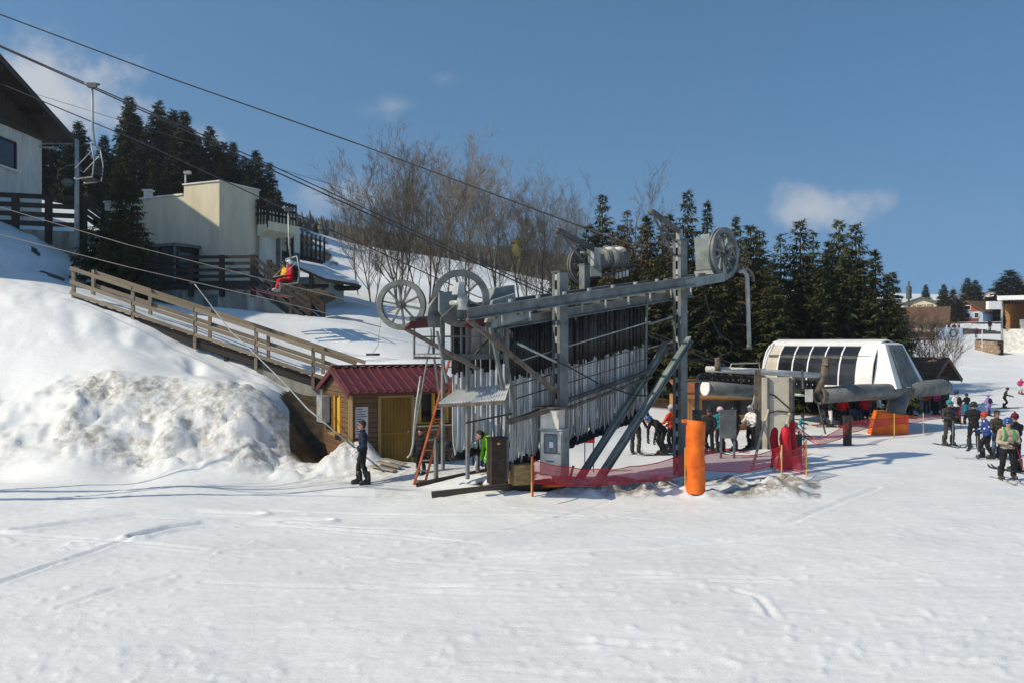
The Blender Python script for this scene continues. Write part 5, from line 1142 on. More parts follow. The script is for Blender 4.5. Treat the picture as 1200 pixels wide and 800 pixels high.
    for u in (-.33, .44): plank('steel_rod', FP(u, -.06, -.3), FP(u, -.06, pz), .07, .07, M['steel_dark'], pil, up=FP.v)
    plank('edge_strip', FP(.57, -.01, -.3), FP(.57, -.01, pz), .06, .04, M['rusty'], pil, up=FP.v)
    m = MB(); m.tube([FP(-.33, -.05, 2.0), FP(-.1, -.04, 1.95), FP(.4, -.05, 1.5)], .025, 5); m.tube([FP(-.33, -.05, 1.3), FP(0, -.04, 1.4), FP(.58, -.05, 1.33)], .025, 5); m.build('loose_cable', M['black'], pil)
    # two bare poles leaning on it, grey post with flat top, hanging white sign
    for x0, y0, x1, y1, lab in ((881, 551, 900, 480, 'left of two pale wooden poles leaning against the concrete pillar'), (906, 553, 925, 484, 'right of two pale wooden poles leaning against the concrete pillar')):
        a = hit(x0, y0); o = plank('leaning_pole', a, P(x1, y1, a.y+3.0), .07, .07, M['pale_pole'], None); tag(o, lab, 'pole', 'pale leaning poles')
    m = MB(); m.box(P(948, 463, 34), (.3, .03, .5)); tag(m.build('hanging_sign', M['white_worn'], None), 'small blank white sign hanging below the station windows', 'sign')
    g_ = at(817, 26.0); gp = empty('flat_topped_post', g_, 'grey tubular post with a flat plate on top, behind the tall orange pad', 'post')
    m = MB(); m.tube([g_, (g_.x, g_.y, HC-.048*26)], .075, 10); m.build('shaft', M['steel'], gp); m = MB(); m.box((g_.x-.05, g_.y, HC-.046*26), (.75, .3, .05)); m.build('plate', M['steel_dark'], gp); m = MB(); m.tube([(g_.x, g_.y, HC-.08*26), (g_.x, g_.y, HC-.095*26)], .15, 12); m.build('collar', M['steel_dark'], gp)
    # tall orange foam pad on a post
    b = hit(815, 575); op = empty('orange_pad', b, 'tall orange cylindrical foam pad wrapped round a post at the net', 'safety pad')
    h = HC-.09*b.y-b.z; m = MB(); m.smooth = True; n = 24; vs = []; lv = 14
    for i in range(lv+1):
        z = h*i/lv; r0 = .235+.006*math.sin(i*1.3)+(.03 if i == 0 else 0)+(.015 if i > lv-2 else 0)
        for k in range(n):
            a = 2*math.pi*k/n; r1 = r0+.007*math.sin(a*3+i*.7); vs.append((b.x+r1*math.cos(a)+0.006*math.sin(i*.5), b.y+r1*math.sin(a), b.z-.05+z+(.03*math.cos(a-3.6) if i == lv else 0)))
    m.add(vs, [(i*n+k, i*n+(k+1) % n, (i+1)*n+(k+1) % n, (i+1)*n+k) for i in range(lv) for k in range(n)]+[tuple(range(lv*n, lv*n+n))]); m.build('foam_sleeve', M['orange'], op)
    for t in (.36, .66): m = MB(); m.disc((b.x+.01, b.y, b.z+h*t), (0,0,1), .252, .03, 24, .236); m.build('strap', M['orange'], op)
    m = MB(); m.box((b.x-.28, b.y-.02, b.z+h-.06), (.12, .16, .07)); m.build('flap', M['orange'], op)
    # orange box pad round the station column
    b = at(1040, 36.0); m = MB(); zt_ = HC-.081*36
    f0 = P(1021, 0, 35.6); f1 = P(1059, 0, 36.3); t0 = P(1030, 0, 35.6); t1 = P(1060, 0, 36.3)
    m.hexa([Vector((f0.x, f0.y, b.z-.1)), Vector((f1.x, f1.y-.4, b.z-.1)), Vector((f1.x+.1, f1.y+.8, b.z-.1)), Vector((f0.x+.2, f0.y+1.0, b.z-.1)), Vector((t0.x, t0.y, zt_)), Vector((t1.x, t1.y-.4, zt_-.2)), Vector((t1.x+.1, t1.y+.8, zt_-.1)), Vector((t0.x+.2, t0.y+1.0, zt_))])
    tag(m.build('orange_pad', M['orange'], None), 'wide slanted orange foam pad round the leaning station column', 'safety pad')
    # grey information board with legs
    q = at(853, 28.5); ib = empty('notice_board', q, 'grey blank notice board on two legs among the waiting skiers', 'board')
    m = MB(); m.box((q.x, q.y, 1.15), (.55, .05, .95)); m.build('panel', M['steel'], ib)
    for x in (-.22, .22): plank('leg', (q.x+x, q.y+.04, q.z-.1), (q.x+x, q.y+.04, 1.2), .07, .06, M['steel'], ib, up=(0,1,0))
    # wooden hut with orange tiled roof behind the queue
    h0 = P(846, 0, 38); FH = Frame((h0.x, h0.y, .1), R(4)); hb = empty('wooden_hut', FH(0,1.5,0), 'low wooden hut with orange roof edge behind the waiting skiers', 'hut')
    m = MB(); FH.box(m, -1.7, 1.7, 0, 2.6, -.2, 1.35); m.build('wall', M['orange_wood'], hb)
    for i in range(9): plank('wall_board', FH(-1.68+.42*i, -.015, 0), FH(-1.68+.42*i, -.015, 1.34), .05, .40, M['orange_wood'], hb, up=FH.u)
    m = MB(); FH.box(m, -.9, 1.5, -.06, -.02, .55, 1.2); m.build('window', M['glass'], hb)
    m = MB(); m.add([FH(-2.0,-.7,1.45), FH(2.0,-.7,1.45), FH(2.0,1.4,1.95), FH(-2.0,1.4,1.95), FH(-2.0,-.7,1.55), FH(2.0,-.7,1.55), FH(2.0,1.4,2.05), FH(-2.0,1.4,2.05)], [(3,2,1,0),(4,5,6,7),(0,1,5,4),(1,2,6,5),(2,3,7,6),(3,0,4,7)]); rf = m.build('roof', M['tile'], hb)
    for i in range(16): plank('roof_tile_row', FH(-1.9+.253*i, -.72, 1.57), FH(-1.9+.253*i, 1.35, 2.06), .2, .03, M['tile'], rf)
    plank('eave_board', FH(-2.05, -.74, 1.42), FH(2.05, -.74, 1.42), .05, .16, M['orange_wood'], hb)
    # ticket hut with brown roof on the right
    k0 = P(1076, 0, 50); FK = Frame((k0.x, k0.y, -.2), R(-48)); kb = empty('ticket_hut', FK(0,1,0), 'brown roofed wooden hut right of the white station with dark gable opening', 'hut')
    m = MB(); FK.box(m, -1.0, .9, 0, 2.2, -.2, 2.1); m.build('wall', M['wood_dark'], kb)
    rz, ez = 3.05, 1.75
    for s_ in (-1, 1):
        m = MB(); m.hexa([FK(u, v, w) for w_ in (0, .12) for u, v, w in ((-1.5, 1.1, rz+w_), (1.25, 1.1, rz+w_), (1.25, 1.1+s_*2.0, ez+w_), (-1.5, 1.1+s_*2.0, ez+w_))]); rf = m.build('roof', M['roof_brown'], kb)
        for i in range(8): 
            t = (i+.5)/8; plank('shingle_row', FK(-1.5, 1.1+s_*2.0*t, rz+(ez-rz)*t+.135), FK(1.25, 1.1+s_*2.0*t, rz+(ez-rz)*t+.135), .27, .025, M['roof_brown'], rf, up=(FK.v*s_*(rz-ez)+UP*2.0).normalized())
        plank('bargeboard', FK(1.27, 1.1, rz+.03), FK(1.27, 1.1+s_*2.05, ez+.03), .05, .24, M['roof_brown'], kb)
    m = MB(); FK.box(m, .91, .95, .2, 1.3, 1.15, 1.9); m.build('window', M['white'], kb)
    m = MB(); FK.box(m, -.5, .4, -.06, -.01, .9, 1.6); m.build('hatch', M['paper'], kb)
    # ski stand with grey gate posts at the ticket hut
    for i, x in enumerate((1064, 1079, 1086)):
        b = at(x, 48.5); m = MB(); m.box((b.x, b.y, .45), (.28, .3, 1.25)); m.disc((b.x, b.y, 1.08), (0,1,0), .14, .3, 12); tag(m.build('turnstile', M['steel'], None), 'grey turnstile post of the lift gates, '+('left', 'middle', 'right')[i]+' of three in front of the brown hut', 'turnstile', 'turnstiles at the brown hut')
station()

def netmat():
    m = bpy.data.materials.new('red_safety_netting'); m.use_nodes = True; nt = m.node_tree; N = nt.nodes.new; L = nt.links.new
    b = nt.nodes['Principled BSDF']; b.inputs['Base Color'].default_value = (.50,.012,.03,1); b.inputs['Roughness'].default_value = .6
    uv = N('ShaderNodeUVMap'); sep = N('ShaderNodeSeparateXYZ'); L(uv.outputs[0], sep.inputs[0])
    outs = []
    for i, k in ((0, 40), (1, 40)):
        mu = N('ShaderNodeMath'); mu.operation = 'MULTIPLY'; L(sep.outputs[i], mu.inputs[0]); mu.inputs[1].default_value = k
        fr = N('ShaderNodeMath'); fr.operation = 'FRACT'; L(mu.outputs[0], fr.inputs[0]); lt = N('ShaderNodeMath'); lt.operation = 'LESS_THAN'; L(fr.outputs[0], lt.inputs[0]); lt.inputs[1].default_value = .31; outs.append(lt.outputs[0])
    mx = N('ShaderNodeMath'); mx.operation = 'MAXIMUM'; L(outs[0], mx.inputs[0]); L(outs[1], mx.inputs[1]); L(mx.outputs[0], b.inputs['Alpha']); return m
M['net'] = netmat()
def net(name, pts, label, posts=(), sagk=.12):
    """pts: list of (ground point, lower z above ground, upper z) joined by a slightly sagging meshwork band"""
    e = empty(name, pts[0][0], label, 'safety net', None); vs = []; fs = []; uvs = []; n = 10; L = 0; rows = 5
    cols = []
    for (a, l0, h0), (b, l1, h1) in zip(pts[:-1], pts[1:]):
        seg = (b-a).length
        for k in range(n+(b is pts[-1][0])):
            t = k/n; sag = sagk*4*t*(1-t)*min(1, seg/2.5); g0 = a.lerp(b, t); off = .05*math.sin(3*(L+seg*t))
            cols.append((g0+Vector((0, off, l0+(l1-l0)*t-sag*.3)), g0+Vector((0, off*.3, h0+(h1-h0)*t-sag)), L+seg*t))
        L += seg
    for lo, hi, l in cols:
        for j in range(rows):
            t = j/(rows-1); p = lo.lerp(hi, t)+Vector((0, .04*math.sin(l*5+j), 0)); vs.append(p); uvs.append((l, t*(hi-lo).length))
    for i in range(len(cols)-1):
        for j in range(rows-1): a = i*rows+j; fs.append((a, a+rows, a+rows+1, a+1))
    m = MB(); m.smooth = True; m.add(vs, fs); o = m.build('netting', M['net'], e); ul = o.data.uv_layers.new(name='UVMap')
    for lp in o.data.loops: ul.data[lp.index].uv = uvs[lp.vertex_index]
    for k in (0, 1):
        m = MB(); m.tube([c[k] for c in cols], .013, 4); m.build('edge_rope', M['redcloth'], e)
    for (x, d, h, mm) in posts:
        b = at(x, d); m = MB(); m.tube([b-UP*.15, b+UP*h], .018, 5); m.build('net_pole', M[mm], e)
    return e
def nets():
    def gp(px, py): return hit(px, py)
    g = lambda px, d: at(px, d)
    A = g(625, 21.3); pts = [(A, .35, .93), (g(668, 21.25), .28, .75), (g(700, 21.4), .22, .62), (g(738, 21.8), .2, .62), (g(803, 22.5), .35, .95)]
    net('safety_net', pts, 'red netting strung low in front of the control cabinet and struts', [(623, 21.3, 1.0, 'bamboo'), (624.5, 21.3, 1.05, 'redcloth'), (803, 22.0, 1.0, 'bamboo')])
    pts = [(g(826, 22.6), .35, .95), (g(870, 23.2), .3, .75), (g(906, 23.6), .35, .78), (g(918, 23.5), .1, .85), (g(930, 23.8), .25, .75), (g(945, 24.6), .25, 1.05)]
    net('safety_net', pts, 'red netting from the tall orange pad to the pole right of the concrete pillar', [(916, 23.2, .95, 'bamboo'), (945, 24.6, 1.1, 'bamboo')])
    pts = [(g(945, 24.7), .1, .95), (g(938, 25.6), .0, .5), (g(915, 26), 0, .35)]; net('safety_net', pts, 'loose end of red netting sagging to the snow at the corner pole', [])
    pts = [(g(932, 32), .55, .75), (g(957, 31), .15, .33), (g(985, 31.5), .3, .7), (g(997, 32), .5, .95), (g(1020, 34), .5, .85), (g(1045, 34.8), .55, .8), (g(1070, 35.3), .55, .85), (g(1085, 37), .5, .7), (g(1122, 38.5), .55, .75), (g(1126, 38.5), .45, 1.05)]
    net('safety_net', pts, 'red netting sagging along the station queue to the right of the slanted orange pad', [(997, 32, 1.0, 'bamboo'), (1048, 34.6, 1.0, 'bamboo'), (1082, 36, .9, 'bamboo'), (1126, 38.5, 1.1, 'redcloth'), (942, 31.4, 1.2, 'steel_dark')], sagk=.06)
    # dark timber post in the net and thin grey stake
    b = g(993, 32); m = MB(); m.box((b.x, b.y, b.z+.5), (.26, .18, 1.25)); tag(m.build('timber_post', M['wood_old'], None), 'stout dark timber post at the bend of the far red netting', 'post')
    a = hit(968, 508); o = plank('leaning_stake', a-UP*.1, P(957, 466, a.y-.3), .05, .05, M['steel_dark'], None); tag(o, 'thin dark stake leaning below the open end of the big grey tube', 'stake')
    # rolled red nets and pads standing at the pillar, black bin
    for x, d, h, w, lab in ((908, 26.5, 1.25, .13, 'leftmost red rolled net standing before the concrete pillar'), (921, 26.3, 1.3, .17, 'thick red rolled net standing before the concrete pillar'), (929, 26.8, 1.45, .12, 'rightmost red rolled net standing before the concrete pillar')):
        b = g(x, d); m = MB(); r = random.Random(x); m.tube([b, b+Vector((.03, 0, h*.35)), b+Vector((-.03, .02, h*.7)), b+Vector((.0, 0, h*.93)), b+Vector((.01, 0, h))], [w*1.1, w*.95, w, w*.8, w*.3], 10); tag(m.build('net_roll', M['redcloth'], None), lab, 'net roll', 'red net rolls at the pillar')
    b = g(932, 27.5); m = MB(); m.tube([b, b+UP*.75, b+UP*.85, b+UP*.9], [.2, .22, .2, .05], 14); tag(m.build('waste_bin', M['black'], None), 'small black bin at the right foot of the concrete pillar', 'bin')
    # red tape and tub under the struts, orange hose at the post foot
    m = MB(); b = g(668, 22.0); m.tube([g(632, 21.9)+UP*.08, g(648, 21.7)+UP*.1, g(660, 21.8)+UP*.06, g(668, 22)+UP*.2, g(672, 22)+UP*.5], .035, 6); tag(m.build('red_hose', M['orange'], None), 'orange red hose lying at the foot of the cabinet post', 'hose')
    b = g(690, 25.6); rs = empty('red_sign', b, 'red barrier sign on a thin frame behind the diagonal struts', 'sign'); m = MB(); m.box(b+UP*1.0, (.35,.06,.25)); m.build('panel', M['redcloth'], rs)
    for x in (-.12, .14): plank('leg', b+Vector((x,0,0)), b+Vector((x,0,1.0)), .03, .03, M['rust_red'], rs, up=(0,1,0))
    plank('rail', b+Vector((-.8,0,.95)), b+Vector((.1,0,.95)), .03, .05, M['redcloth'], rs)
nets()

# ------------------------------------------------------------------ village
def house(name, px, d, w, dep, h, rise, ang, wallm, roofm, label, ov=.7, zoff=0, ridge_along_u=False, z=None):
    b = at(px, d); b.z = (b.z if z is None else z)+zoff; F = Frame(b, ang); e = empty(name, b, label, 'house')
    m = MB(); F.box(m, -w/2, w/2, 0, dep, -2.5, h)
    if ridge_along_u: m.prism([F(-w/2, 0, h), F(-w/2, dep, h), F(-w/2, dep/2, h+rise)], F.u*w)
    else: m.prism([F(-w/2, 0, h), F(w/2, 0, h), F(0, 0, h+rise)], F.v*dep)
    m.build('wall', M[wallm], e)
    for s_ in (-1, 1):
        m = MB(); vs = []
        for o in (0.03, .25):
            if ridge_along_u:
                vs += [F(-w/2-ov, dep/2, h+rise+o), F(w/2+ov, dep/2, h+rise+o), F(w/2+ov, dep/2+s_*(dep/2+ov), h-rise*ov/(dep/2)+o), F(-w/2-ov, dep/2+s_*(dep/2+ov), h-rise*ov/(dep/2)+o)]
            else:
                vs += [F(0, -ov, h+rise+o), F(0, dep+ov, h+rise+o), F(s_*(w/2+ov), dep+ov, h-rise*ov/(w/2)+o), F(s_*(w/2+ov), -ov, h-rise*ov/(w/2)+o)]
        m.hexa(vs); m.build('roof', M[roofm], e)
    def win(u, z, ww=.9, hh=1.1, mm='glass', fm='white', v=-.02):
        m = MB(); F.box(m, u-ww/2, u+ww/2, v-.03, v+.01, z, z+hh); o = m.build('window', M[mm], e)
        for a, b2 in (((u-ww/2, z), (u-ww/2, z+hh)), ((u+ww/2, z), (u+ww/2, z+hh)), ((u-ww/2, z), (u+ww/2, z)), ((u-ww/2, z+hh), (u+ww/2, z+hh))): plank('window_frame', F(a[0], v-.05, a[1]), F(b2[0], v-.05, b2[1]), .09, .09, M[fm], o, up=F.v)
    return e, F, win
def village():
    M['blue_wall'] = mat('pale_blue_render', (.42,.54,.70), .85, amt=.06); M['rust_wood'] = mat('red_brown_cladding', (.34,.09,.035), .8, amt=.25); M['burgundy'] = mat('burgundy_balcony', (.16,.02,.03), .7, amt=.2); M['green_roof'] = mat('green_roof_metal', (.10,.16,.12), .6, amt=.2); M['cream2'] = mat('pale_cream_render', (.68,.60,.44), .85, amt=.08)
    # blue house
    e, F, win = house('village_house', 1134, 150, 5.2, 7, 3.0, 1.65, R(-55), 'blue_wall', 'roof_brown', 'pale blue house with red brown gable and burgundy balcony', .6, z=6.15)
    m = MB(); m.prism([F(-2.62, -.01, 3.0), F(2.62, -.01, 3.0), F(0, -.01, 4.64)], -F.v*.06); m.build('gable_cladding', M['rust_wood'], e)
    win(0, 3.2, 1.2, .8, v=-.08); win(-1.6, 1.8, .8, .9); win(0, 1.8, .8, .9); win(1.6, 1.8, .8, .9); win(-1.4, .1, .8, .8); win(.6, .1, 1.4, .8)
    m = MB(); F.box(m, -3.2, 2.4, -1.1, -1.0, 1.02, 1.7); F.box(m, -3.2, 2.4, -1.1, -.01, .9, 1.015); m.build('balcony', M['burgundy'], e)
    for u in (-3, -1, 1, 2.2): plank('balcony_post', F(u, -1.05, -.8), F(u, -1.05, .9), .15, .15, M['wood_dark'], e, up=F.v)
    m = MB(); F.box(m, 2.6, 2.66, 3.5, 4.4, 1.4, 2.3); m.build('window', M['glass'], e); m = MB(); F.box(m, .9, 1.4, 4, 4.5, 4.3, 5.6); m.build('chimney', M['tile'], e)
    # pale house with lettering on the gable
    e, F, win = house('village_house', 1080, 172, 6.4, 8, 2.5, 1.1, R(-33), 'cream2', 'green_roof', 'pale cream house with low green roof and dark lettering on its gable', .6, z=9.0)
    win(-2.2, .2); win(2.3, .2, 1.0, .9)
    m = MB(); F.box(m, 3.3, 4.9, 1, 5, -1.5, 3.0); m.build('side_wing', M['cream2'], e); m = MB(); F.box(m, 3.2, 5.0, .9, 5.1, 3.0, 3.15); m.build('wing_roof', M['green_roof'], e); m = MB(); F.box(m, 4.0, 4.4, 3, 3.4, 3.15, 4.0); m.build('chimney', M['white'], e)
    # painted letters (illegible at this distance): strokes as raised bars
    rr = random.Random(2); u = -1.7
    tx = bpy.data.curves.new('lettering', 'FONT'); tx.body = 'L\'ALEROUSSE'; tx.size = .75; tx.extrude = .02; tx.align_x = 'CENTER'
    to = bpy.data.objects.new('lettering', tx); C.objects.link(to); to.parent = e; dg = bpy.context.evaluated_depsgraph_get(); me = bpy.data.meshes.new_from_object(to.evaluated_get(dg)); bpy.data.objects.remove(to); me.materials.clear(); me.materials.append(M['wood_dark'])
    o = bpy.data.objects.new('lettering', me); C.objects.link(o); o.parent = e; o.location = F(.0, -.06, 1.75)-e.location; o.rotation_euler = (R(90), 0, F.ang)
    # brown roofed house in front of it
    e, F, win = house('village_house', 1083, 125, 5.4, 7, 1.3, 2.0, R(-28), 'cream2', 'roof_brown', 'low house with a big brown roof and pink sign wall before the pale house', .7, z=5.5, ridge_along_u=True)
    win(1.2, .2, .8, .8); m = MB(); F.box(m, -2.6, -.4, -.12, -.01, -.1, 1.25); s_ = m.build('sign_panel', mat('pale_pink_panel', (.66,.46,.40), .7, amt=.05), e)
    tx = bpy.data.curves.new('lettering', 'FONT'); tx.body = 'ski'; tx.size = .9; tx.extrude = .02
    to = bpy.data.objects.new('lettering', tx); C.objects.link(to); dg = bpy.context.evaluated_depsgraph_get(); me = bpy.data.meshes.new_from_object(to.evaluated_get(dg)); bpy.data.objects.remove(to); me.materials.clear(); me.materials.append(M['wood_dark'])
    o = bpy.data.objects.new('lettering', me); C.objects.link(o); o.parent = s_; o.location = F(-2.3, -.15, .3)-origin_of(s_); o.rotation_euler = (R(90), 0, F.ang)
    # white upper house
    e, F, win = house('village_house', 1161, 195, 3.7, 6, 2.2, .9, R(-45), 'white', 'roof_brown', 'small white house with a dark reddish roof above the blue house', .5, z=12.2); win(-.9, .9, .7, .9); win(.7, .9, .7, 1.0); 
    # orange house at far left of village and brick one by the spruces
    e, F, win = house('village_house', 1049, 150, 4, 6, 2.0, 1.1, R(-20), 'rust_wood', 'roof_brown', 'orange brown house half hidden by the last spruce of the row', .5, z=6.0); win(.8, .7)
    m = MB(); F.box(m, 1.6, 2.4, 2, 3, -1, 3.6); m.build('stair_tower', M['rust_wood'], e)
    # aerial mast
    b = at(1065, 160); ms = empty('aerial_mast', b, 'antenna mast with panel aerials above the pale village house', 'mast'); top = HC+.070*160
    plank('mast_pole', b, (b.x, b.y, top), .25, .25, M['rusty'], ms, up=(0,1,0))
    for k in range(3): m = MB(); m.box((b.x+.35*math.cos(k*2.1), b.y+.35*math.sin(k*2.1), top-2.1), (.3, .25, 2.4)); m.build('antenna_panel', M['steel'], ms)
    # blue panel fence / lift banner
    b = at(1112, 108); m = MB(); m.box(b+UP*.8, (3.4, .12, 1.6)); bn = m.build('blue_banner', M['blue_wall'], None); tag(bn, 'pale blue banner board with a dark mark at the foot of the blue house', 'banner'); m = MB(); m.disc(b+Vector((.5, -.07, .9)), (0,1,0), .5, .03, 16, .38); m.build('mark', M['wood_dark'], bn)
    # tan retaining wall in stones and timber pavilion at the right edge
    a = at(1146, 92); c = at(1173, 86); w = empty('stone_wall', a, 'low tan stone retaining wall left of the timber pavilion', 'wall'); L = (c-a).length; dr = (c-a)/L; rr = random.Random(3)
    m = MB(); m.beam(a+UP*.2, c+UP*.5, .5, 1.9); m.build('core', M['soil'], w)
    for r0 in range(5):
        x = 0
        while x < L-.2:
            l = rr.uniform(.35, .7); q = a+dr*(x+l/2)+UP*(-.6+.36*r0+.3*x/L)+dr.cross(UP)*.27; plank('stone', q-dr*(l/2-.02), q+dr*(l/2-.02), .1+rr.uniform(0,.06), .33, M['stone'], w); x += l
    b = P(1174, 400, 90); F = Frame((b.x, b.y, 0), R(-32)); z0 = HC+.0*90; pv = empty('timber_pavilion', F(2, 2, z0), 'modern timber pavilion with flat white roof edge and concrete base at the right', 'pavilion')
    m = MB(); F.box(m, 0, 9, 0, 6, z0-1.5, z0+1.3); m.build('concrete_base', M['white_worn'], pv)
    m = MB(); F.box(m, -.4, 9.5, -.8, 6.5, z0+4.3, z0+4.75); m.build('roof', M['white'], pv)
    for i in range(9): plank('timber_panel', F(2.6+.6*i, .6, z0+1.305), F(2.6+.6*i, .6, z0+4.25), .58, .12, M['orange_wood'], pv, up=F.v)
    for i in range(8): plank('timber_panel', F(.05, .3+.6*i, z0+1.305), F(.05, .3+.6*i, z0+4.25), .12, .58, M['orange_wood'], pv, up=F.v)
    for i in range(10): plank('roof_joist', F(.1+.26*i, .0, z0+4.18), F(.1+.26*i, 5.5, z0+4.18), .1, .2, M['wood_dark'], pv)
    m = MB(); F.box(m, .1, 2.3, 5.6, 5.7, z0+1.305, z0+4.25); m.build('back_wall', M['orange_wood'], pv)
    m = MB(); F.box(m, -.1, .1, -.05, .1, z0-.8, z0+4.25); m.build('corner_post', M['steel_light'], pv)
    m = MB(); F.box(m, 1.6, 2.3, .8, 1.2, z0+1.305, z0+2.3); m.build('chair_stack', M['steel_light'], pv)
    m = MB(); c = P(1164.5, 358, 89); m.box(c, (1.35, .5, .82)); tag(m.build('white_box_sign', M['white'], None), 'blank white box sign under the pavilion roof edge', 'sign')
    # flood light mast by the spruces
    b = at(1041, 55); top = HC+.075*55; fl = empty('floodlight_mast', b, 'thin floodlight mast rising right of the last spruces', 'light mast'); plank('mast_pole', b, (b.x, b.y, top), .12, .12, M['steel'], fl, up=(0,1,0)); m = MB(); m.box((b.x-.1, b.y-.1, top), (.45,.3,.35)); m.build('lamp', M['steel_dark'], fl)
    q = P(1150, 390, 90); b = at(1151, 90); m = MB(); m.tube([b, b+UP*2.2], .05, 5); tag(m.build('marker_post', M['white'], None), 'thin white marker post before the tan stone wall', 'marker post')
village()
# ------------------------------------------------------------------ people
def cloth(name, c): 
    if name not in M: M[name] = mat(name, c, .75, amt=.22, scale=9, bump=.2, bscale=14, rand=.03, spec=.25)
    return M[name]
for n_, c_ in dict(black_cloth=(.012,.012,.014), charcoal_cloth=(.045,.044,.042), navy_cloth=(.010,.017,.036), brown_cloth=(.035,.026,.020), olive_cloth=(.075,.062,.04), beige_cloth=(.40,.33,.24), red_jacket=(.50,.010,.022), pink_jacket=(.60,.03,.16), coral_cloth=(.62,.06,.025), white_cloth=(.72,.71,.66), teal_cloth=(.02,.24,.27), lilac_cloth=(.30,.20,.52), bordeaux_cloth=(.10,.012,.03), blue_cloth=(.02,.05,.22), jeans_cloth=(.08,.13,.22), lime_cloth=(.16,.48,.02), yellow_cloth=(.75,.42,.015), green_cloth=(.03,.32,.07), grey_cloth=(.22,.22,.22)).items(): cloth(n_, c_)
M['helmet_white'] = mat('white_helmet_shell', (.72,.72,.72), .3, amt=.06); M['helmet_dark'] = mat('dark_helmet_shell', (.02,.022,.028), .3); M['helmet_blue'] = mat('blue_helmet_shell', (.03,.09,.30), .3); M['helmet_pink'] = mat('pale_pink_helmet_shell', (.72,.55,.58), .3); M['helmet_grey'] = mat('silver_helmet_shell', (.35,.37,.40), .3)
M['lens'] = mat('dark_lens', (.01,.01,.012), .1, spec=.7); M['boot_dark'] = mat('dark_ski_boot', (.03,.03,.032), .4); M['boot_pale'] = mat('pale_ski_boot', (.42,.41,.40), .4); M['ski_red'] = mat('red_ski_top', (.40,.02,.03), .3); M['ski_dark'] = mat('dark_ski_top', (.03,.035,.04), .3); M['ski_pale'] = mat('pale_ski_top', (.5,.5,.5), .3); M['lip'] = mat('lips', (.28,.09,.08), .5)
def capsule_mb(mb, p, q, r0, r1, n=10):
    p = Vector(p); q = Vector(q); d = (q-p)
    if d.length < 1e-4: mb.ball(p, r0, n, 7); return
    d.normalize(); a = [p-d*r0, p-d*r0*.7, p, q, q+d*r1*.7, q+d*r1]; mb.tube(a, [r0*.05, r0*.72, r0, r1, r1*.72, r1*.05], n)
def lerp(a, b, t): return tuple(x+(y-x)*t for x, y in zip(a, b))
POSES = {
 'stand': dict(), 'poles': dict(arm=((.10,-.10,-.26), (.10,-.38,-.36))), 'front': dict(arm=((.07,-.06,-.28), (-.10,-.30,-.30))), 'lean': dict(pitch=52, arm=((.08,-.06,-.30), (.02,-.10,-.58)), knee=.12),
 'ski': dict(pitch=16, knee=.18, arm=((.14,-.06,-.25), (.12,-.36,-.30))), 'sit': dict(sit=1, arm=((.08,-.06,-.27), (-.02,-.30,-.30))), 'turn': dict(arm=((.05,.06,-.29), (.04,-.05,-.56)), stride=.16), 'slope': dict(pitch=8, knee=.08, stride=.2, arm=((.12,-.02,-.26), (.10,-.30,-.34)))}
_glove = {}
def glove_mesh(m):
    if m.name not in _glove:
        mb = MB(); mb.ball((0,-.055,0), (.042,.055,.026), 8, 6)
        for i, (x, L) in enumerate(((-.031,.062),(-.011,.075),(.010,.072),(.030,.055))):
            mb.tube([(x,-.095,0), (x*1.05,-.095-L*.6,-.012), (x*1.05,-.095-L*.85,-.040), (x,-.095-L*.6,-.060)], [.0125,.012,.011,.009], 5)
        mb.tube([(.036,-.03,0), (.062,-.065,-.015), (.052,-.10,-.035)], [.014,.013,.010], 5); mb.tube([(0,.045,0), (0,-.01,0)], [.040,.036], 8); _glove[m.name] = mb.mesh('glove', m)
    return _glove[m.name]
_boot = {}
def boot_mesh(m):
    if m.name not in _boot:
        mb = MB(); mb.tube([(0,.0,.36), (0,.01,.30), (0,.03,.16), (0,.035,.09)], [.078,.085,.075,.072], 10); mb.ball((0,-.06,.065), (.062,.17,.07), 10, 7); mb.box((0,-.05,.018), (.10,.32,.035)); mb.box((0,-.055,.14), (.10,.05,.02)); mb.box((0,-.04,.24), (.14,.10,.022)); _boot[m.name] = mb.mesh('ski_boot', m)
    return _boot[m.name]
_ski = {}
def ski_mesh(m, L):
    k = (m.name, L)
    if k not in _ski:
        mb = MB(); prof = [(.45*L,.0,.045), (.42*L,.006,.05), (0,.008,.036), (-.42*L,.008,.05), (-.49*L,.03,.045), (-.53*L,.075,.03), (-.55*L,.11,.012)]
        vs = []
        for y, z, w in prof: vs += [(-w, y, z), (w, y, z), (w, y, z+.016), (-w, y, z+.016)]
        fs = [(3,2,1,0)]
        for i in range(len(prof)-1): fs += [(4*i+a, 4*i+(a+1)%4, 4*i+4+(a+1)%4, 4*i+4+a) for a in range(4)]
        n = 4*(len(prof)-1); fs.append((n,n+1,n+2,n+3)); mb.add(vs, fs); mb.box((0,.13,.045), (.07,.1,.05)); mb.box((0,-.2,.04), (.07,.1,.045)); _ski[k] = mb.mesh('ski', m)
    return _ski[k]
_body = {}
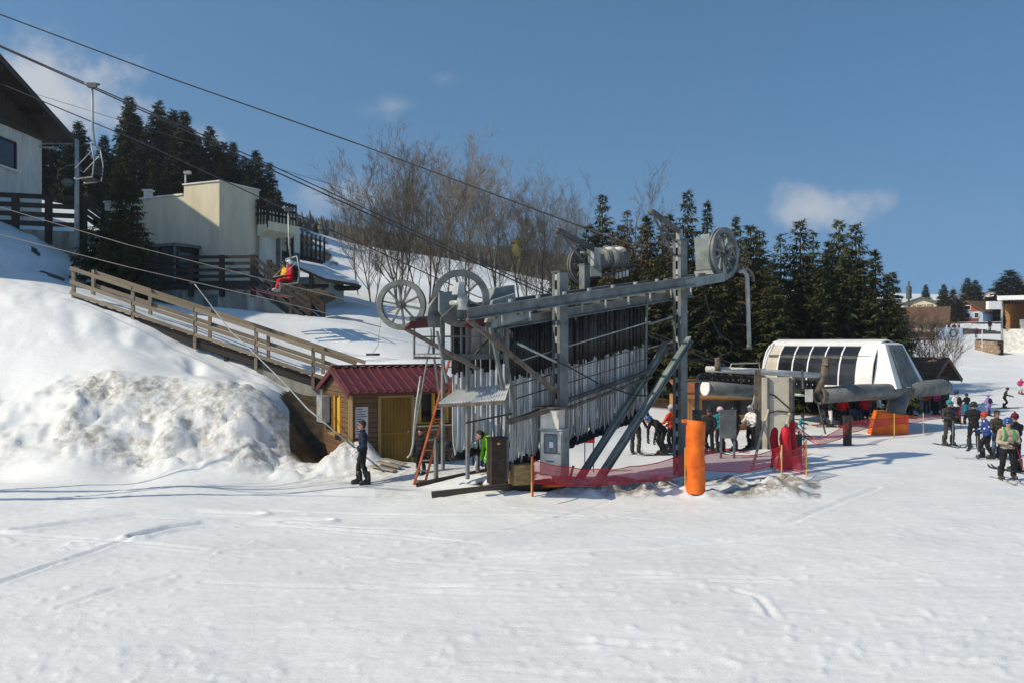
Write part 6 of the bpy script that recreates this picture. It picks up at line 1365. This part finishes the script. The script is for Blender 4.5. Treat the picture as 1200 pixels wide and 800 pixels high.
def person(loc, h, face, label, jacket, pants, head='helmet_dark', pose='stand', hair=None, eyes='goggles', boots='boot_dark', glove='black_cloth', skis=None, pack=None, group=None, far=False, skidir=None, hood=False, beanie=None, seed=0, ski_spread=.0, armL=None, armR=None, lookturn=0):
    """h = standing height; local frame faces -Y"""
    p = POSES[pose]; rnd = random.Random(label); k = h/1.76
    e = empty('person', loc, label, 'person', group, rz=R(face))
    caps = []; A = lambda a, b, r0, r1, m: caps.append((Vector(a)*k, Vector(b)*k, r0*k, r1*k, m))
    sit = p.get('sit'); knee = p.get('knee', .02); pit = R(p.get('pitch', 0)); st = p.get('stride', 0)
    hipz = .93-knee*.5
    hip = Vector((0, 0, hipz)); 
    def tor(x, y, z): # point on the torso, z above the hip, pitched forward
        c, s = math.cos(pit), math.sin(pit); return hip+Vector((x, y*c-z*s, z*c+y*s))
    # legs
    ft = []
    for s in (-1, 1):
        hp = hip+Vector((s*.095, 0, -.02))
        if sit: kn = hp+Vector((s*.05, -.44, .02)); an = kn+Vector((0, -.10-.03*s, -.43))
        else:
            yy = st*s*(.5 if s > 0 else .8); an = Vector((s*(.12+ski_spread), yy+.03, .10)); kn = (hp+an)/2+Vector((s*.02, -.03-knee, .02))
        A(hp, kn, .105, .078, 1); A(kn, an+Vector((0,0,.10)), .078, .074, 1); ft.append((an, s))
    A(hip+Vector((-.06,0,.0)), hip+Vector((.06,0,.0)), .125, .125, 1)
    # torso
    A(tor(-.055,0,.06), tor(.055,0,.06), .140, .140, 0); A(tor(-.075,.005,.24), tor(.075,.005,.24), .130, .130, 0); A(tor(-.10,.01,.40), tor(.10,.01,.40), .125, .125, 0); A(tor(-.15,.012,.485), tor(.15,.012,.485), .080, .080, 0); A(tor(0,.01,.45), tor(0,-.005,.57), .085, .066, 0)
    # head on its neck
    hd = tor(0,-.03,.71)
    if pit > .5: hd = tor(0,-.07,.68)
    A(tor(0,0,.52), hd, .055, .055, 2); A(hd+Vector((0,.012,.045)), hd+Vector((0,.0,-.005)), .098, .086, 2); A(hd+Vector((0,-.03,-.055)), hd+Vector((0,-.045,-.075)), .058, .042, 2)
    A(hd+Vector((0,-.088,.01)), hd+Vector((0,-.108,-.022)), .014, .018, 2)
    for s in (-1, 1): A(hd+Vector((s*.092,.01,.015)), hd+Vector((s*.094,.015,-.02)), .018, .014, 2)
    # arms
    hands = []
    base_arm = p.get('arm', ((.07, .02, -.29), (.06, -.10, -.54)))
    for s in (-1, 1):
        arm = (armR if s < 0 else armL) or base_arm
        sh = tor(s*.205, .01, .465); el = sh+Vector((s*arm[0][0], arm[0][1], arm[0][2])); wr = sh+Vector((s*arm[1][0], arm[1][1], arm[1][2]))
        A(sh, el, .074, .060, 0); A(el, wr, .060, .046, 0); hands.append((el*k, wr*k, s))
    key = None
    mb = MB()
    for c in caps: capsule_mb(mb, c[0], c[1], c[2], c[3], 10)
    tmp = bpy.data.objects.new('tmp', mb.mesh('tmp', [])); C.objects.link(tmp)
    md = tmp.modifiers.new('r', 'REMESH'); md.mode = 'VOXEL'; md.voxel_size = .032 if far else .02
    sm = tmp.modifiers.new('s', 'SMOOTH'); sm.factor = .5; sm.iterations = 2
    dg = bpy.context.evaluated_depsgraph_get(); me = bpy.data.meshes.new_from_object(tmp.evaluated_get(dg)); bpy.data.objects.remove(tmp); me.name = 'body'
    n = len(me.polygons); cen = np.empty(n*3); me.polygons.foreach_get('center', cen); cen = cen.reshape(-1, 3); best = np.full(n, 9.); mi = np.zeros(n, int)
    for a, b, r0, r1, m_ in caps:
        a = np.array(a); ab = np.array(b)-a; L2 = ab@ab; t = np.clip(((cen-a)@ab)/L2, 0, 1) if L2 > 1e-9 else np.zeros(n)
        d = np.linalg.norm(cen-(a+t[:,None]*ab), axis=1)-(r0+(r1-r0)*t); w = d < best; best[w] = d[w]; mi[w] = m_
    # creases in the cloth
    nv = len(me.vertices); co = np.empty(nv*3); me.vertices.foreach_get('co', co); co = co.reshape(-1, 3); nr = np.empty(nv*3); me.vertices.foreach_get('normal', nr); nr = nr.reshape(-1, 3)
    w = (co[:,2] < (hd.z-.15)*k); sd_ = rnd.random()*50; co += nr*(w*(fbm(co[:,0]*9+co[:,2]*14+sd_, co[:,1]*9+co[:,2]*6, 3)*.026*k))[:,None]; me.vertices.foreach_set('co', co.ravel())
    for m_ in (M[jacket], M[pants], M['skin']): me.materials.append(m_)
    me.polygons.foreach_set('material_index', mi.astype(np.int32)); me.polygons.foreach_set('use_smooth', np.ones(n, bool)); me.update()
    def child(name, me_, loc=(0,0,0), rot=None, sc=1.0):
        o = bpy.data.objects.new(name, me_); C.objects.link(o); o.parent = e; o.location = loc; o.scale = (sc,)*3
        if rot is not None: o.rotation_mode = 'QUATERNION'; o.rotation_quaternion = rot
        return o
    child('body', me)
    H = hd*k
    if head and head != 'hair':
        mb = MB(); mb.ball(H+Vector((0,.015,.062))*k, (.122*k, .135*k, .108*k), 14, 9); mb.tube([H+Vector((s*.102,.015,.05))*k for s in (-1,)]+[H+Vector((-.10,.02,-.05))*k], .035*k, 6); mb.tube([H+Vector((.102,.015,.05))*k, H+Vector((.10,.02,-.05))*k], .035*k, 6); mb.box(H+Vector((0,-.115,.085))*k, (.13*k,.03*k,.014*k)); child('helmet', mb.mesh('helmet', M[head]))
    if beanie:
        mb = MB(); mb.ball(H+Vector((0,.012,.055))*k, (.108*k,.118*k,.115*k), 12, 8); mb.disc(H+Vector((0,.008,.045))*k, (0,-.15,1), .116*k, .045*k, 14); mb.ball(H+Vector((0,.01,.185))*k, .03*k, 7, 5); child('hat', mb.mesh('hat', M[beanie]))
    if head == 'hair':
        mb = MB(); mb.ball(H+Vector((0,.028,.06))*k, (.104*k,.104*k,.098*k), 12, 8); mb.ball(H+Vector((0,.055,.0))*k, (.095*k,.06*k,.085*k), 10, 6); mb.ball(H+Vector((0,-.05,.115))*k, (.07*k,.04*k,.035*k), 8, 5); child('hair', mb.mesh('hair', M[hair or 'hair']))
    if eyes == 'goggles':
        mb = MB(); mb.ball(H+Vector((0,-.082,.03))*k, (.088*k,.034*k,.040*k), 12, 7); child('goggles', mb.mesh('goggles', M['lens']))
    elif eyes == 'sunglasses':
        mb = MB()
        for s in (-1, 1): mb.ball(H+Vector((s*.042,-.094,.025))*k, (.036*k,.014*k,.022*k), 8, 5); mb.tube([H+Vector((s*.07,-.08,.03))*k, H+Vector((s*.1,0,.03))*k], .006*k, 4)
        mb.box(H+Vector((0,-.104,.03))*k, (.03*k,.01*k,.008*k)); child('sunglasses', mb.mesh('sunglasses', M['lens']))
    else:
        for s in (-1, 1): mb = MB(); mb.ball(H+Vector((s*.036,-.090,.022))*k, .011*k, 6, 5); child('eye', mb.mesh('eye', M['lens']))
    if not far: mb = MB(); mb.ball(H+Vector((0,-.098,-.055))*k, (.024*k,.008*k,.007*k), 7, 4); child('mouth', mb.mesh('mouth', M['lip']))
    mb = MB(); mb.disc(tor(0,.0,.56)*k, tor(0,0,1)-tor(0,0,0), .082*k, .07*k, 12); child('collar', mb.mesh('collar', M[jacket]))
    for el, wr, s in hands:
        d = (wr-el).normalized(); q = Vector((0,-1,0)).rotation_difference(d); o = child('glove', glove_mesh(M[glove]), wr, q, k*1.15)
    for an, s in ft:
        off = Vector((an.x, an.y, an.z-.10)) if not sit else Vector((an.x, an.y, an.z-.11)); o = child('ski_boot', boot_mesh(M[boots]), off*k+Vector((0,0,.04 if skis else .0)), None, k)
        if sit: o.rotation_euler = (R(-14), 0, 0)
        if skis: c = child('ski', ski_mesh(M[skis], 1.62 if not far else 1.4), Vector((an.x, an.y-.05, an.z-.10 if not sit else an.z-.13))*k, None, 1); c.rotation_euler = (R(-10) if sit else 0, 0, R(-3*s))
    if pack:
        mb = MB(); c = tor(0,.19,.30)*k; mb.ball(c, (.15*k,.10*k,.23*k), 12, 8); mb.ball(c+Vector((0,.07,-.06))*k, (.11*k,.06*k,.11*k), 10, 6); pk = child('backpack', mb.mesh('backpack', M[pack]))
        for s in (-1, 1): mb = MB(); mb.tube([tor(s*.10,.13,.50)*k, tor(s*.11,-.02,.575)*k, tor(s*.12,-.125,.46)*k, tor(s*.13,-.145,.30)*k, tor(s*.16,-.04,.14)*k], .024*k, 5); child('shoulder_strap', mb.mesh('shoulder_strap', M[pack]))
    e['hand_l'] = [*(Matrix.Rotation(R(face), 3, 'Z')@(hands[1][1]+ (hands[1][1]-hands[1][0]).normalized()*.08))]; e['hand_r'] = [*(Matrix.Rotation(R(face), 3, 'Z')@(hands[0][1]+(hands[0][1]-hands[0][0]).normalized()*.08))]
    return e
def ski_pole(e, which, dx, dy, label, col='steel_light'):
    hnd = Vector(e['hand_'+which])+Vector(e.location); tip = Vector((hnd.x+dx, hnd.y+dy, 0)); tip.z = ground_z(tip.x, tip.y)-.02
    up = (hnd-tip).normalized(); r = empty('ski_pole', tip, label, 'ski pole', 'ski poles held by waiting skiers')
    m = MB(); m.tube([tip, hnd], [.007, .011], 5); m.build('shaft', M[col], r); m = MB(); m.tube([hnd-up*.06, hnd+up*.08, hnd+up*.1], [.017,.018,.022], 6); m.build('grip', M['black'], r); m = MB(); m.disc(tip+up*.07, up, .045, .01, 10); m.build('basket', M['black'], r)
def foot(px, py, ytop):
    p = hit(px, py); return p, (py-ytop)/1000*p.y*1.0
def people():
    def W(px, py, yt, *a, fix=None, **kw):
        loc, h = foot(px, py, yt); h = max(1.15, min(1.88, h)) if fix is None else fix; return person(loc, h, *a, **kw)
    q = W(425, 567, 493, -75, 'man in navy jacket and sunglasses standing before the kiosk with pale gloves', 'navy_cloth', 'black_cloth', 'hair', 'turn', eyes='sunglasses', glove='white_cloth', skis=None, armL=((.04,.03,-.29), (-.02,-.20,-.44)), armR=((.04,.03,-.29), (-.02,-.20,-.44)))
    # his logo patch
    W(493, 556, 503, -20, 'person in black jacket with red collar standing behind the ladder', 'black_cloth', 'black_cloth', 'hair', 'stand', eyes='none')
    person(at(587, 22.25), 1.74, -75, 'tow attendant in lime green jacket behind the brown console', 'lime_cloth', 'black_cloth', 'hair', 'lean', eyes='none')
    W(777, 533, 480, -70, 'skier in black bending forward over the poles beside the right steel post', 'black_cloth', 'black_cloth', 'helmet_blue', 'lean', fix=1.8, skis='ski_dark')
    W(787, 530, 480, -140, 'skier in orange red vest and silver helmet half hidden by the right steel post', 'coral_cloth', 'black_cloth', 'helmet_grey', 'poles', fix=1.72)
    W(745, 532, 484, 160, 'skier in dark brown seen below the hung tow poles', 'black_cloth', 'brown_cloth', 'helmet_dark', 'poles', fix=1.72, skis='ski_pale')
    W(831, 531, 479, -30, 'skier in black jacket and dark patterned hat just right of the tall orange pad', 'black_cloth', 'black_cloth', None, 'poles', beanie='charcoal_cloth', eyes='goggles', skis='ski_dark')
    W(844, 529, 477, 190, 'skier in teal jacket and pale pink helmet behind the grey notice board', 'teal_cloth', 'charcoal_cloth', 'helmet_pink', 'poles', skis='ski_dark')
    W(862, 528, 476, -150, 'skier in dark jacket and bordeaux trousers right of the grey notice board', 'black_cloth', 'bordeaux_cloth', 'helmet_dark', 'slope', glove='white_cloth', skis='ski_red')
    W(880, 526, 475, -60, 'skier in white jacket and dark trousers against the concrete pillar', 'white_cloth', 'black_cloth', 'helmet_grey', 'poles', skis='ski_dark')
    W(937, 511, 490, 70, 'small child in teal and white beside the right foot of the concrete pillar', 'teal_cloth', 'white_cloth', 'helmet_dark', 'ski', fix=.95, skis='ski_dark')
    # station queue
    Q = [(973, 500, 463, 80, 'person in black jacket and white trousers under the open tube end', 'black_cloth', 'white_cloth', 'helmet_grey', None), (988, 499, 463, -30, 'person in red jacket and dark trousers next to white trousers under the tube', 'red_jacket', 'black_cloth', 'helmet_dark', None), (999, 496, 463, 160, 'person in black left of pale jeans in the station queue', 'black_cloth', 'jeans_cloth', 'hair', None), (1006, 496, 464, 10, 'person in dark blue between black and red jackets in the station queue', 'navy_cloth', 'jeans_cloth', 'helmet_white', None), (1014, 497, 463, 170, 'person in bright red jacket with back turned, left of the slanted orange pad', 'red_jacket', 'black_cloth', 'helmet_dark', None), (982, 492, 462, 0, 'person in orange hat at the back of the queue under the big tube', 'brown_cloth', 'charcoal_cloth', None, 'coral_cloth'), (1022, 490, 463, 200, 'person in black behind the slanted orange pad', 'black_cloth', 'black_cloth', 'helmet_white', None), (1066, 487, 455, -60, 'person in bright red jacket at the lift gates, left of the pair in red', 'red_jacket', 'black_cloth', 'helmet_dark', None), (1097, 486, 454, 20, 'person in pinkish red jacket at the lift gates, right of the pair in red', 'pink_jacket', 'black_cloth', 'helmet_dark', None), (1030, 494, 462, 60, 'person in white jacket right behind the slanted orange pad', 'white_cloth', 'black_cloth', 'helmet_dark', None), (1044, 488, 460, 30, 'person in navy jacket behind the leaning station column', 'navy_cloth', 'black_cloth', 'helmet_grey', None), (1086, 484, 455, -40, 'person in coral jacket between the pair in red at the gates', 'coral_cloth', 'charcoal_cloth', 'helmet_white', None), (1106, 487, 458, 30, 'person in black jacket right of the pinkish red jacket at the gates', 'black_cloth', 'black_cloth', 'helmet_dark', None), (965, 498, 464, 100, 'person in navy under the hanging white sign', 'navy_cloth', 'charcoal_cloth', 'helmet_white', None), (1058, 488, 460, 90, 'person in black at the column above the slanted orange pad', 'black_cloth', 'charcoal_cloth', 'helmet_dark', None)]
    for px, py, yt, f, lab, j, p_, hd, bn in Q: W(px, py, yt, f, lab, j, p_, hd, 'poles', beanie=bn, group='people queueing at the lift station', far=True, skis=random.choice(['ski_dark', 'ski_red', 'ski_pale']))
    W(1121, 496, 458, 200, 'skier in white jacket with black backpack and dark helmet behind the grey clad man', 'white_cloth', 'black_cloth', 'helmet_dark', 'poles', pack='black_cloth', far=True, skis='ski_dark')
    W(1133, 488, 461, 190, 'child in black jacket and teal trousers seen from behind', 'black_cloth', 'teal_cloth', 'helmet_dark', 'poles', far=True, skis='ski_dark')
    W(1159, 487, 462, 180, 'child in lilac ski suit with black backpack seen from behind', 'lilac_cloth', 'lilac_cloth', None, 'slope', beanie='lilac_cloth', pack='black_cloth', far=True, skis='ski_dark')
    W(1177, 478, 452, 60, 'skier in dark suit gliding down the piste toward the queue', 'charcoal_cloth', 'black_cloth', 'helmet_dark', 'ski', far=True, skis='ski_red')
    W(1196, 461, 441, -20, 'small child in pink jacket and white trousers at the right edge', 'pink_jacket', 'white_cloth', 'helmet_pink', 'ski', far=True, skis='ski_red')
    e = W(1112, 522, 469, 5, 'man in charcoal jacket and trousers with teal hat facing the camera', 'charcoal_cloth', 'charcoal_cloth', None, 'front', beanie='teal_cloth', eyes='sunglasses', skis='ski_dark', ski_spread=.04); ski_pole(e, 'r', -.03, -.02, 'pale ski pole upright before the man in charcoal')
    e = W(1141, 526, 471, 150, 'skier all in black with two poles, left of the blue patterned jacket', 'black_cloth', 'black_cloth', 'helmet_dark', 'poles', skis='ski_dark', ski_spread=.03); ski_pole(e, 'r', -.12, .0, 'ski pole on the left of the all black skier'); ski_pole(e, 'l', .25, -.1, 'teal ski pole on the right of the all black skier', 'teal_cloth')
    e = W(1157, 538, 482, -100, 'skier in blue and white patterned jacket turned left', 'blue_white', 'black_cloth', None, 'slope', beanie='coral_cloth', eyes='goggles', skis='ski_pale'); ski_pole(e, 'l', .1, .15, 'ski pole beside the blue patterned jacket')
    W(1168, 536, 481, 10, 'skier in olive jacket and sunglasses behind the beige jacket', 'olive_cloth', 'jeans_cloth', 'hair', 'poles', eyes='sunglasses', skis='ski_dark')
    W(1190, 553, 485, -160, 'skier in black jacket and maroon bobble hat behind the beige jacket', 'black_cloth', 'black_cloth', None, 'poles', beanie='bordeaux_cloth', skis='ski_dark')
    e = W(1181, 563, 490, -8, 'skier in beige jacket with green backpack straps and blue helmet, nearest on the right', 'beige_cloth', 'black_cloth', 'helmet_blue', 'front', pack='green_cloth', skis='ski_pale', boots='boot_dark', ski_spread=.05); ski_pole(e, 'l', .32, -.05, 'red shafted ski pole slanting from the beige jacket', 'redcloth')
    # village
    for px, py, yt, f, lab, j, p_ in ((1092, 393, 382, 0, 'person in dark clothes farthest left near the village banner', 'charcoal_cloth', 'black_cloth'), (1112, 392, 380, 30, 'person in red at the village edge before the blue banner', 'bordeaux_cloth', 'black_cloth'), (1118, 393, 381, -30, 'person in blue black at the village edge', 'navy_cloth', 'black_cloth'), (1124, 393, 379, 60, 'person in black standing right of the blue banner', 'black_cloth', 'black_cloth'), (1160, 388, 376, 0, 'person in black by the tan stone wall top', 'black_cloth', 'charcoal_cloth'), (1144, 396, 387, 0, 'small person in dark red low on the snow before the tan wall', 'bordeaux_cloth', 'black_cloth'), (1176, 384, 372, 40, 'person standing inside the timber pavilion', 'navy_cloth', 'black_cloth')):
        if px == 1176: loc = P(1177, 386, 90.6); loc.z = HC+1.31; person(loc, 1.7, f, lab, j, p_, 'hair', 'stand', eyes='none', far=True, group='people in the village')
        else: W(px, py, yt, f, lab, j, p_, 'hair', 'stand', eyes='none', far=True, group='people in the village', fix=1.7 if px != 1144 else 1.3)
def pattern_mat():
    m = mat('blue_white_jacket', (.02,.05,.22), .75, amt=.2); nt = m.node_tree; N = nt.nodes.new; L = nt.links.new; b = nt.nodes['Principled BSDF']
    g_ = N('ShaderNodeNewGeometry'); v = N('ShaderNodeTexVoronoi'); v.inputs['Scale'].default_value = 7; L(g_.outputs['Position'], v.inputs['Vector']); lt = N('ShaderNodeMath'); lt.operation = 'LESS_THAN'; lt.inputs[1].default_value = .28; L(v.outputs['Distance'], lt.inputs[0])
    mx = N('ShaderNodeMix'); mx.data_type = 'RGBA'; L(lt.outputs[0], mx.inputs['Factor']); mx.inputs['A'].default_value = (.02,.05,.22,1); mx.inputs['B'].default_value = (.6,.62,.66,1); L(mx.outputs['Result'], b.inputs['Base Color']); return m
M['blue_white'] = pattern_mat()
people()

# ------------------------------------------------------------------ chairs, cables, tow ropes
def cable(pts, label, r=.022, sag=0.0, name='lift_cable', seg=24):
    pts = [P(*p) for p in pts]; out = []
    for i in range(len(pts)-1):
        for k in range(seg):
            t = k/seg; p = pts[i].lerp(pts[i+1], t); out.append(p-UP*(sag*4*t*(1-t)))
    out.append(pts[-1]); m = MB(); m.tube(out, r, 5); o = m.build(name, M['cable'], None); return tag(o, label, 'cable', 'cables over the slope')
def lift_chair(px, ytop, ybot, d, label, face=-115, hw=.75):
    top = P(px, ytop, d); s = empty('chairlift_chair', top, label, 'chairlift chair', 'chairs on the lift cable'); s.rotation_euler = (0, 0, R(face)); L = (ybot-ytop)/1000*d
    def b(mb, n, mm): return mb.build(n, M[mm], s, local=True)
    m = MB(); m.box((0,0,.05), (.16,.3,.16)); m.tube([(0,-.25,.09), (0,.25,.09)], .05, 6); b(m, 'cable_grip', 'steel')
    m = MB(); m.tube([(0,0,0), (0,.02,-L*.45), (0,.1,-L*.62)], .04, 6); m.tube([(-hw,.12,-L*.62), (hw,.12,-L*.62)], .03, 6)
    for x in (-hw, hw): m.tube([(x,.12,-L*.62), (x,.22,-L*.80), (x,.16,-L+.12), (x,-.38,-L+.04), (x,-.44,-L+.06)], .025, 6)
    b(m, 'hanger_frame', 'steel_light')
    m = MB()
    for i in range(5): m.box((0, .12-.11*i, -L+.1), (2*hw-.06, .095, .035))
    b(m, 'seat', 'black')
    m = MB()
    for i in range(3): m.box((0, .19, -L+.3+.13*i), (2*hw-.06, .03, .10))
    b(m, 'backrest', 'black')
    m = MB(); m.tube([(-hw+.05,.1,-L*.70), (-hw+.05,-.42,-L+.42), (hw-.05,-.42,-L+.42), (hw-.05,.1,-L*.70)], .018, 5); b(m, 'safety_bar', 'steel_light'); return s, L, top
def ropes():
    cable([(-60, -2, 29), (0, 17, 29.3), (200, 92, 29.8), (420, 169, 30), (690, 269, 26.8), (740, 287, 25.7)], 'uppermost dark cable sweeping from the top left to the motor of the ski tow', .024)
    cable([(-40, 38, 29.5), (0, 55, 29.6), (108, 103, 30), (320, 200, 31.4), (640, 346, 34.5), (895, 446, 37.5)], 'doubled dark chairlift cable carrying the empty chair', .026)
    cable([(-40, 35, 29.9), (0, 53.5, 30), (108, 101, 30.3), (320, 195, 32), (640, 342, 35), (900, 442, 37.8)], 'upper strand of the doubled chairlift cable', .022)
    cable([(-40, 82, 35), (0, 98, 35), (170, 169, 35.2), (338, 247, 35.6), (560, 348, 37), (905, 448, 39.5)], 'chairlift cable carrying the two seated riders', .024)
    cable([(-40, 225, 30), (0, 243, 30), (150, 287, 27.5), (300, 325, 24.5), (443, 361, 21.6)], 'thin tow cable rising left from the leftmost sheave wheel', .013); cable([(-40, 262, 30), (0, 275, 30), (150, 313, 27.5), (320, 352, 24.3), (446, 383, 21.6)], 'thin lower tow cable passing in front of the cream building', .013)
    cable([(40, 110, 60), (170, 150, 60), (300, 190, 60), (560, 268, 60)], 'faint thin wire in front of the left forest', .016)
    m = MB()
    m.tube([P(600, 404, 21.0), P(650, 422, 21.5), P(664, 428, 21.7), P(700, 448, 22.5), P(740, 462, 23.5), P(770, 464, 24.0), P(800, 455, 24.6)], .02, 5); tag(m.build('slack_cable', M['cable'], None), 'slack dark cable looping from the gantry post to the right steel post', 'cable', 'cables over the slope')
    m = MB(); m.tube([P(606, 402, 20.8), P(652, 424, 21.5)], .03, 6); tag(m.build('light_rod', M['steel_light'], None), 'pale thin rod fixed to the front steel post', 'rod')
    # hook and cable under the right wheel
    m = MB(); m.tube([P(826, 345, 26), P(832, 370, 26), P(843, 392, 26), P(858, 402, 26.2), P(856, 412, 26.3), P(840, 418, 26.3), P(800, 422, 26)], .025, 5); tag(m.build('drooping_cable', M['black'], None), 'black drooping cable below the right sheave wheel before the spruces', 'cable', 'cables over the slope')
    s, L, top = lift_chair(108, 102, 214, 30.0, 'empty chairlift chair hanging before the dark forest', -84, hw=.42)
    s, L, top = lift_chair(338, 247, 336, 35.6, 'chairlift chair carrying the riders in yellow and red', -58)
    fw = R(-58); cx, sx = Vector((math.cos(fw), math.sin(fw), 0)), Vector((-math.sin(fw), math.cos(fw), 0))
    for off, lab, j, p_, hd, bt, sk in ((-.36, 'chairlift rider in yellow jacket and dark helmet', 'yellow_cloth', 'black_cloth', 'helmet_dark', 'ski_red', 'ski_red'), (.34, 'chairlift rider in red suit and white helmet', 'red_jacket', 'red_jacket', 'helmet_white', 'boot_pale', 'ski_dark')):
        h = 1.74; loc = top+cx*off+UP*(-L+.21-.90*h/1.76)-sx*.05; person(loc, h, -58, lab, j, p_, hd, 'sit', skis=sk, boots='boot_pale' if off > 0 else 'boot_dark', group='riders on the chairlift')
    # tow hangers out on the rope: plain T handle with thin bar
    def bar(pts, label, rs, mm, handle=None):
        e = empty('tow_bar', P(*pts[0]), label, 'tow bar', None); m = MB(); m.tube([P(*p) for p in pts], rs, 6); m.build('bar', M[mm], e)
        if handle: m = MB(); p = P(*handle); m.tube([p-Vector((.17,0,0)), p+Vector((.17,0,0))], .03, 6); m.build('handle', M['black'], e)
        return e
    bar([(228, 333, 26.5), (232, 338, 26.5), (270, 388, 26), (288, 404, 25.8), (335, 450, 25.2), (360, 478, 24.9), (418, 526, 24.2)], 'long thin tow bar slanting across the snow bank in front of the stairs', [.018,.018,.018,.018,.022,.03,.03], 'steel_light', (229, 332, 26.5))
    bar([(446, 376, 21.6), (444, 392, 21.6), (443, 405, 21.6), (437, 413, 21.6)], 'short tow handle dangling below the leftmost sheave wheel', [.01]*4, 'steel_light', (437, 415, 21.6))
    bar([(493, 440, 22.4), (487, 480, 22.4), (485, 505, 22.4), (484, 520, 22.4), (481, 532, 22.4), (477, 536, 22.4)], 'pale bent tow pole hanging before the kiosk window', [.028]*6, 'steel_light')
    e = empty('trestle', at(563, 23.6), 'white A shaped frame with dark gear standing under the hung tow poles', 'trestle'); c = Vector(e.location)
    for x in (-.16, .2):
        for y in (-.1, .12): plank('leg', c+Vector((x, y, 0)), c+Vector((.02, 0, .72)), .035, .035, M['white'], e)
    plank('rail', c+Vector((-.25, 0, .7)), c+Vector((.3, 0, .86)), .035, .035, M['white'], e); plank('cross_bar', c+Vector((-.1, -.06, .3)), c+Vector((.13, -.06, .3)), .03, .03, M['white'], e)
    m = MB(); m.ball(c+Vector((.05, .02, .95)), (.16,.1,.14), 8, 6); m.tube([c+Vector((-.2,.05,.1)), c+Vector((-.22,.05,1.0))], .03); m.build('dark_gear', M['black'], e)
    # ski tip reaching into the picture at the right edge, bike leaning under the poles
    b = hit(1203, 668); o = bpy.data.objects.new('ski', ski_mesh(M['ski_dark'], 1.62)); C.objects.link(o); o.location = b+Vector((.86,.1,.01)); o.rotation_euler = (0,0,R(-84)); tag(o, 'dark ski whose tip reaches in at the lower right edge', 'ski')
ropes()
# ------------------------------------------------------------------ thin spring haze between the camera and the far slopes
def haze():
    m = bpy.data.materials.new('haze_air'); m.use_nodes = True; nt = m.node_tree; nt.nodes.clear(); out = nt.nodes.new('ShaderNodeOutputMaterial'); v = nt.nodes.new('ShaderNodeVolumePrincipled')
    v.inputs['Color'].default_value = (.85,.92,1,1); v.inputs['Density'].default_value = HAZE; v.inputs['Anisotropy'].default_value = .2
    nt.links.new(v.outputs[0], out.inputs['Volume'])
    mb = MB(); mb.box((0, 260, 74), (9000, 1500, 152)); o = mb.build('haze', m, None); tag(o, 'thin pale spring haze over the slope', 'haze', kind='stuff')
HAZE = .00032
haze()
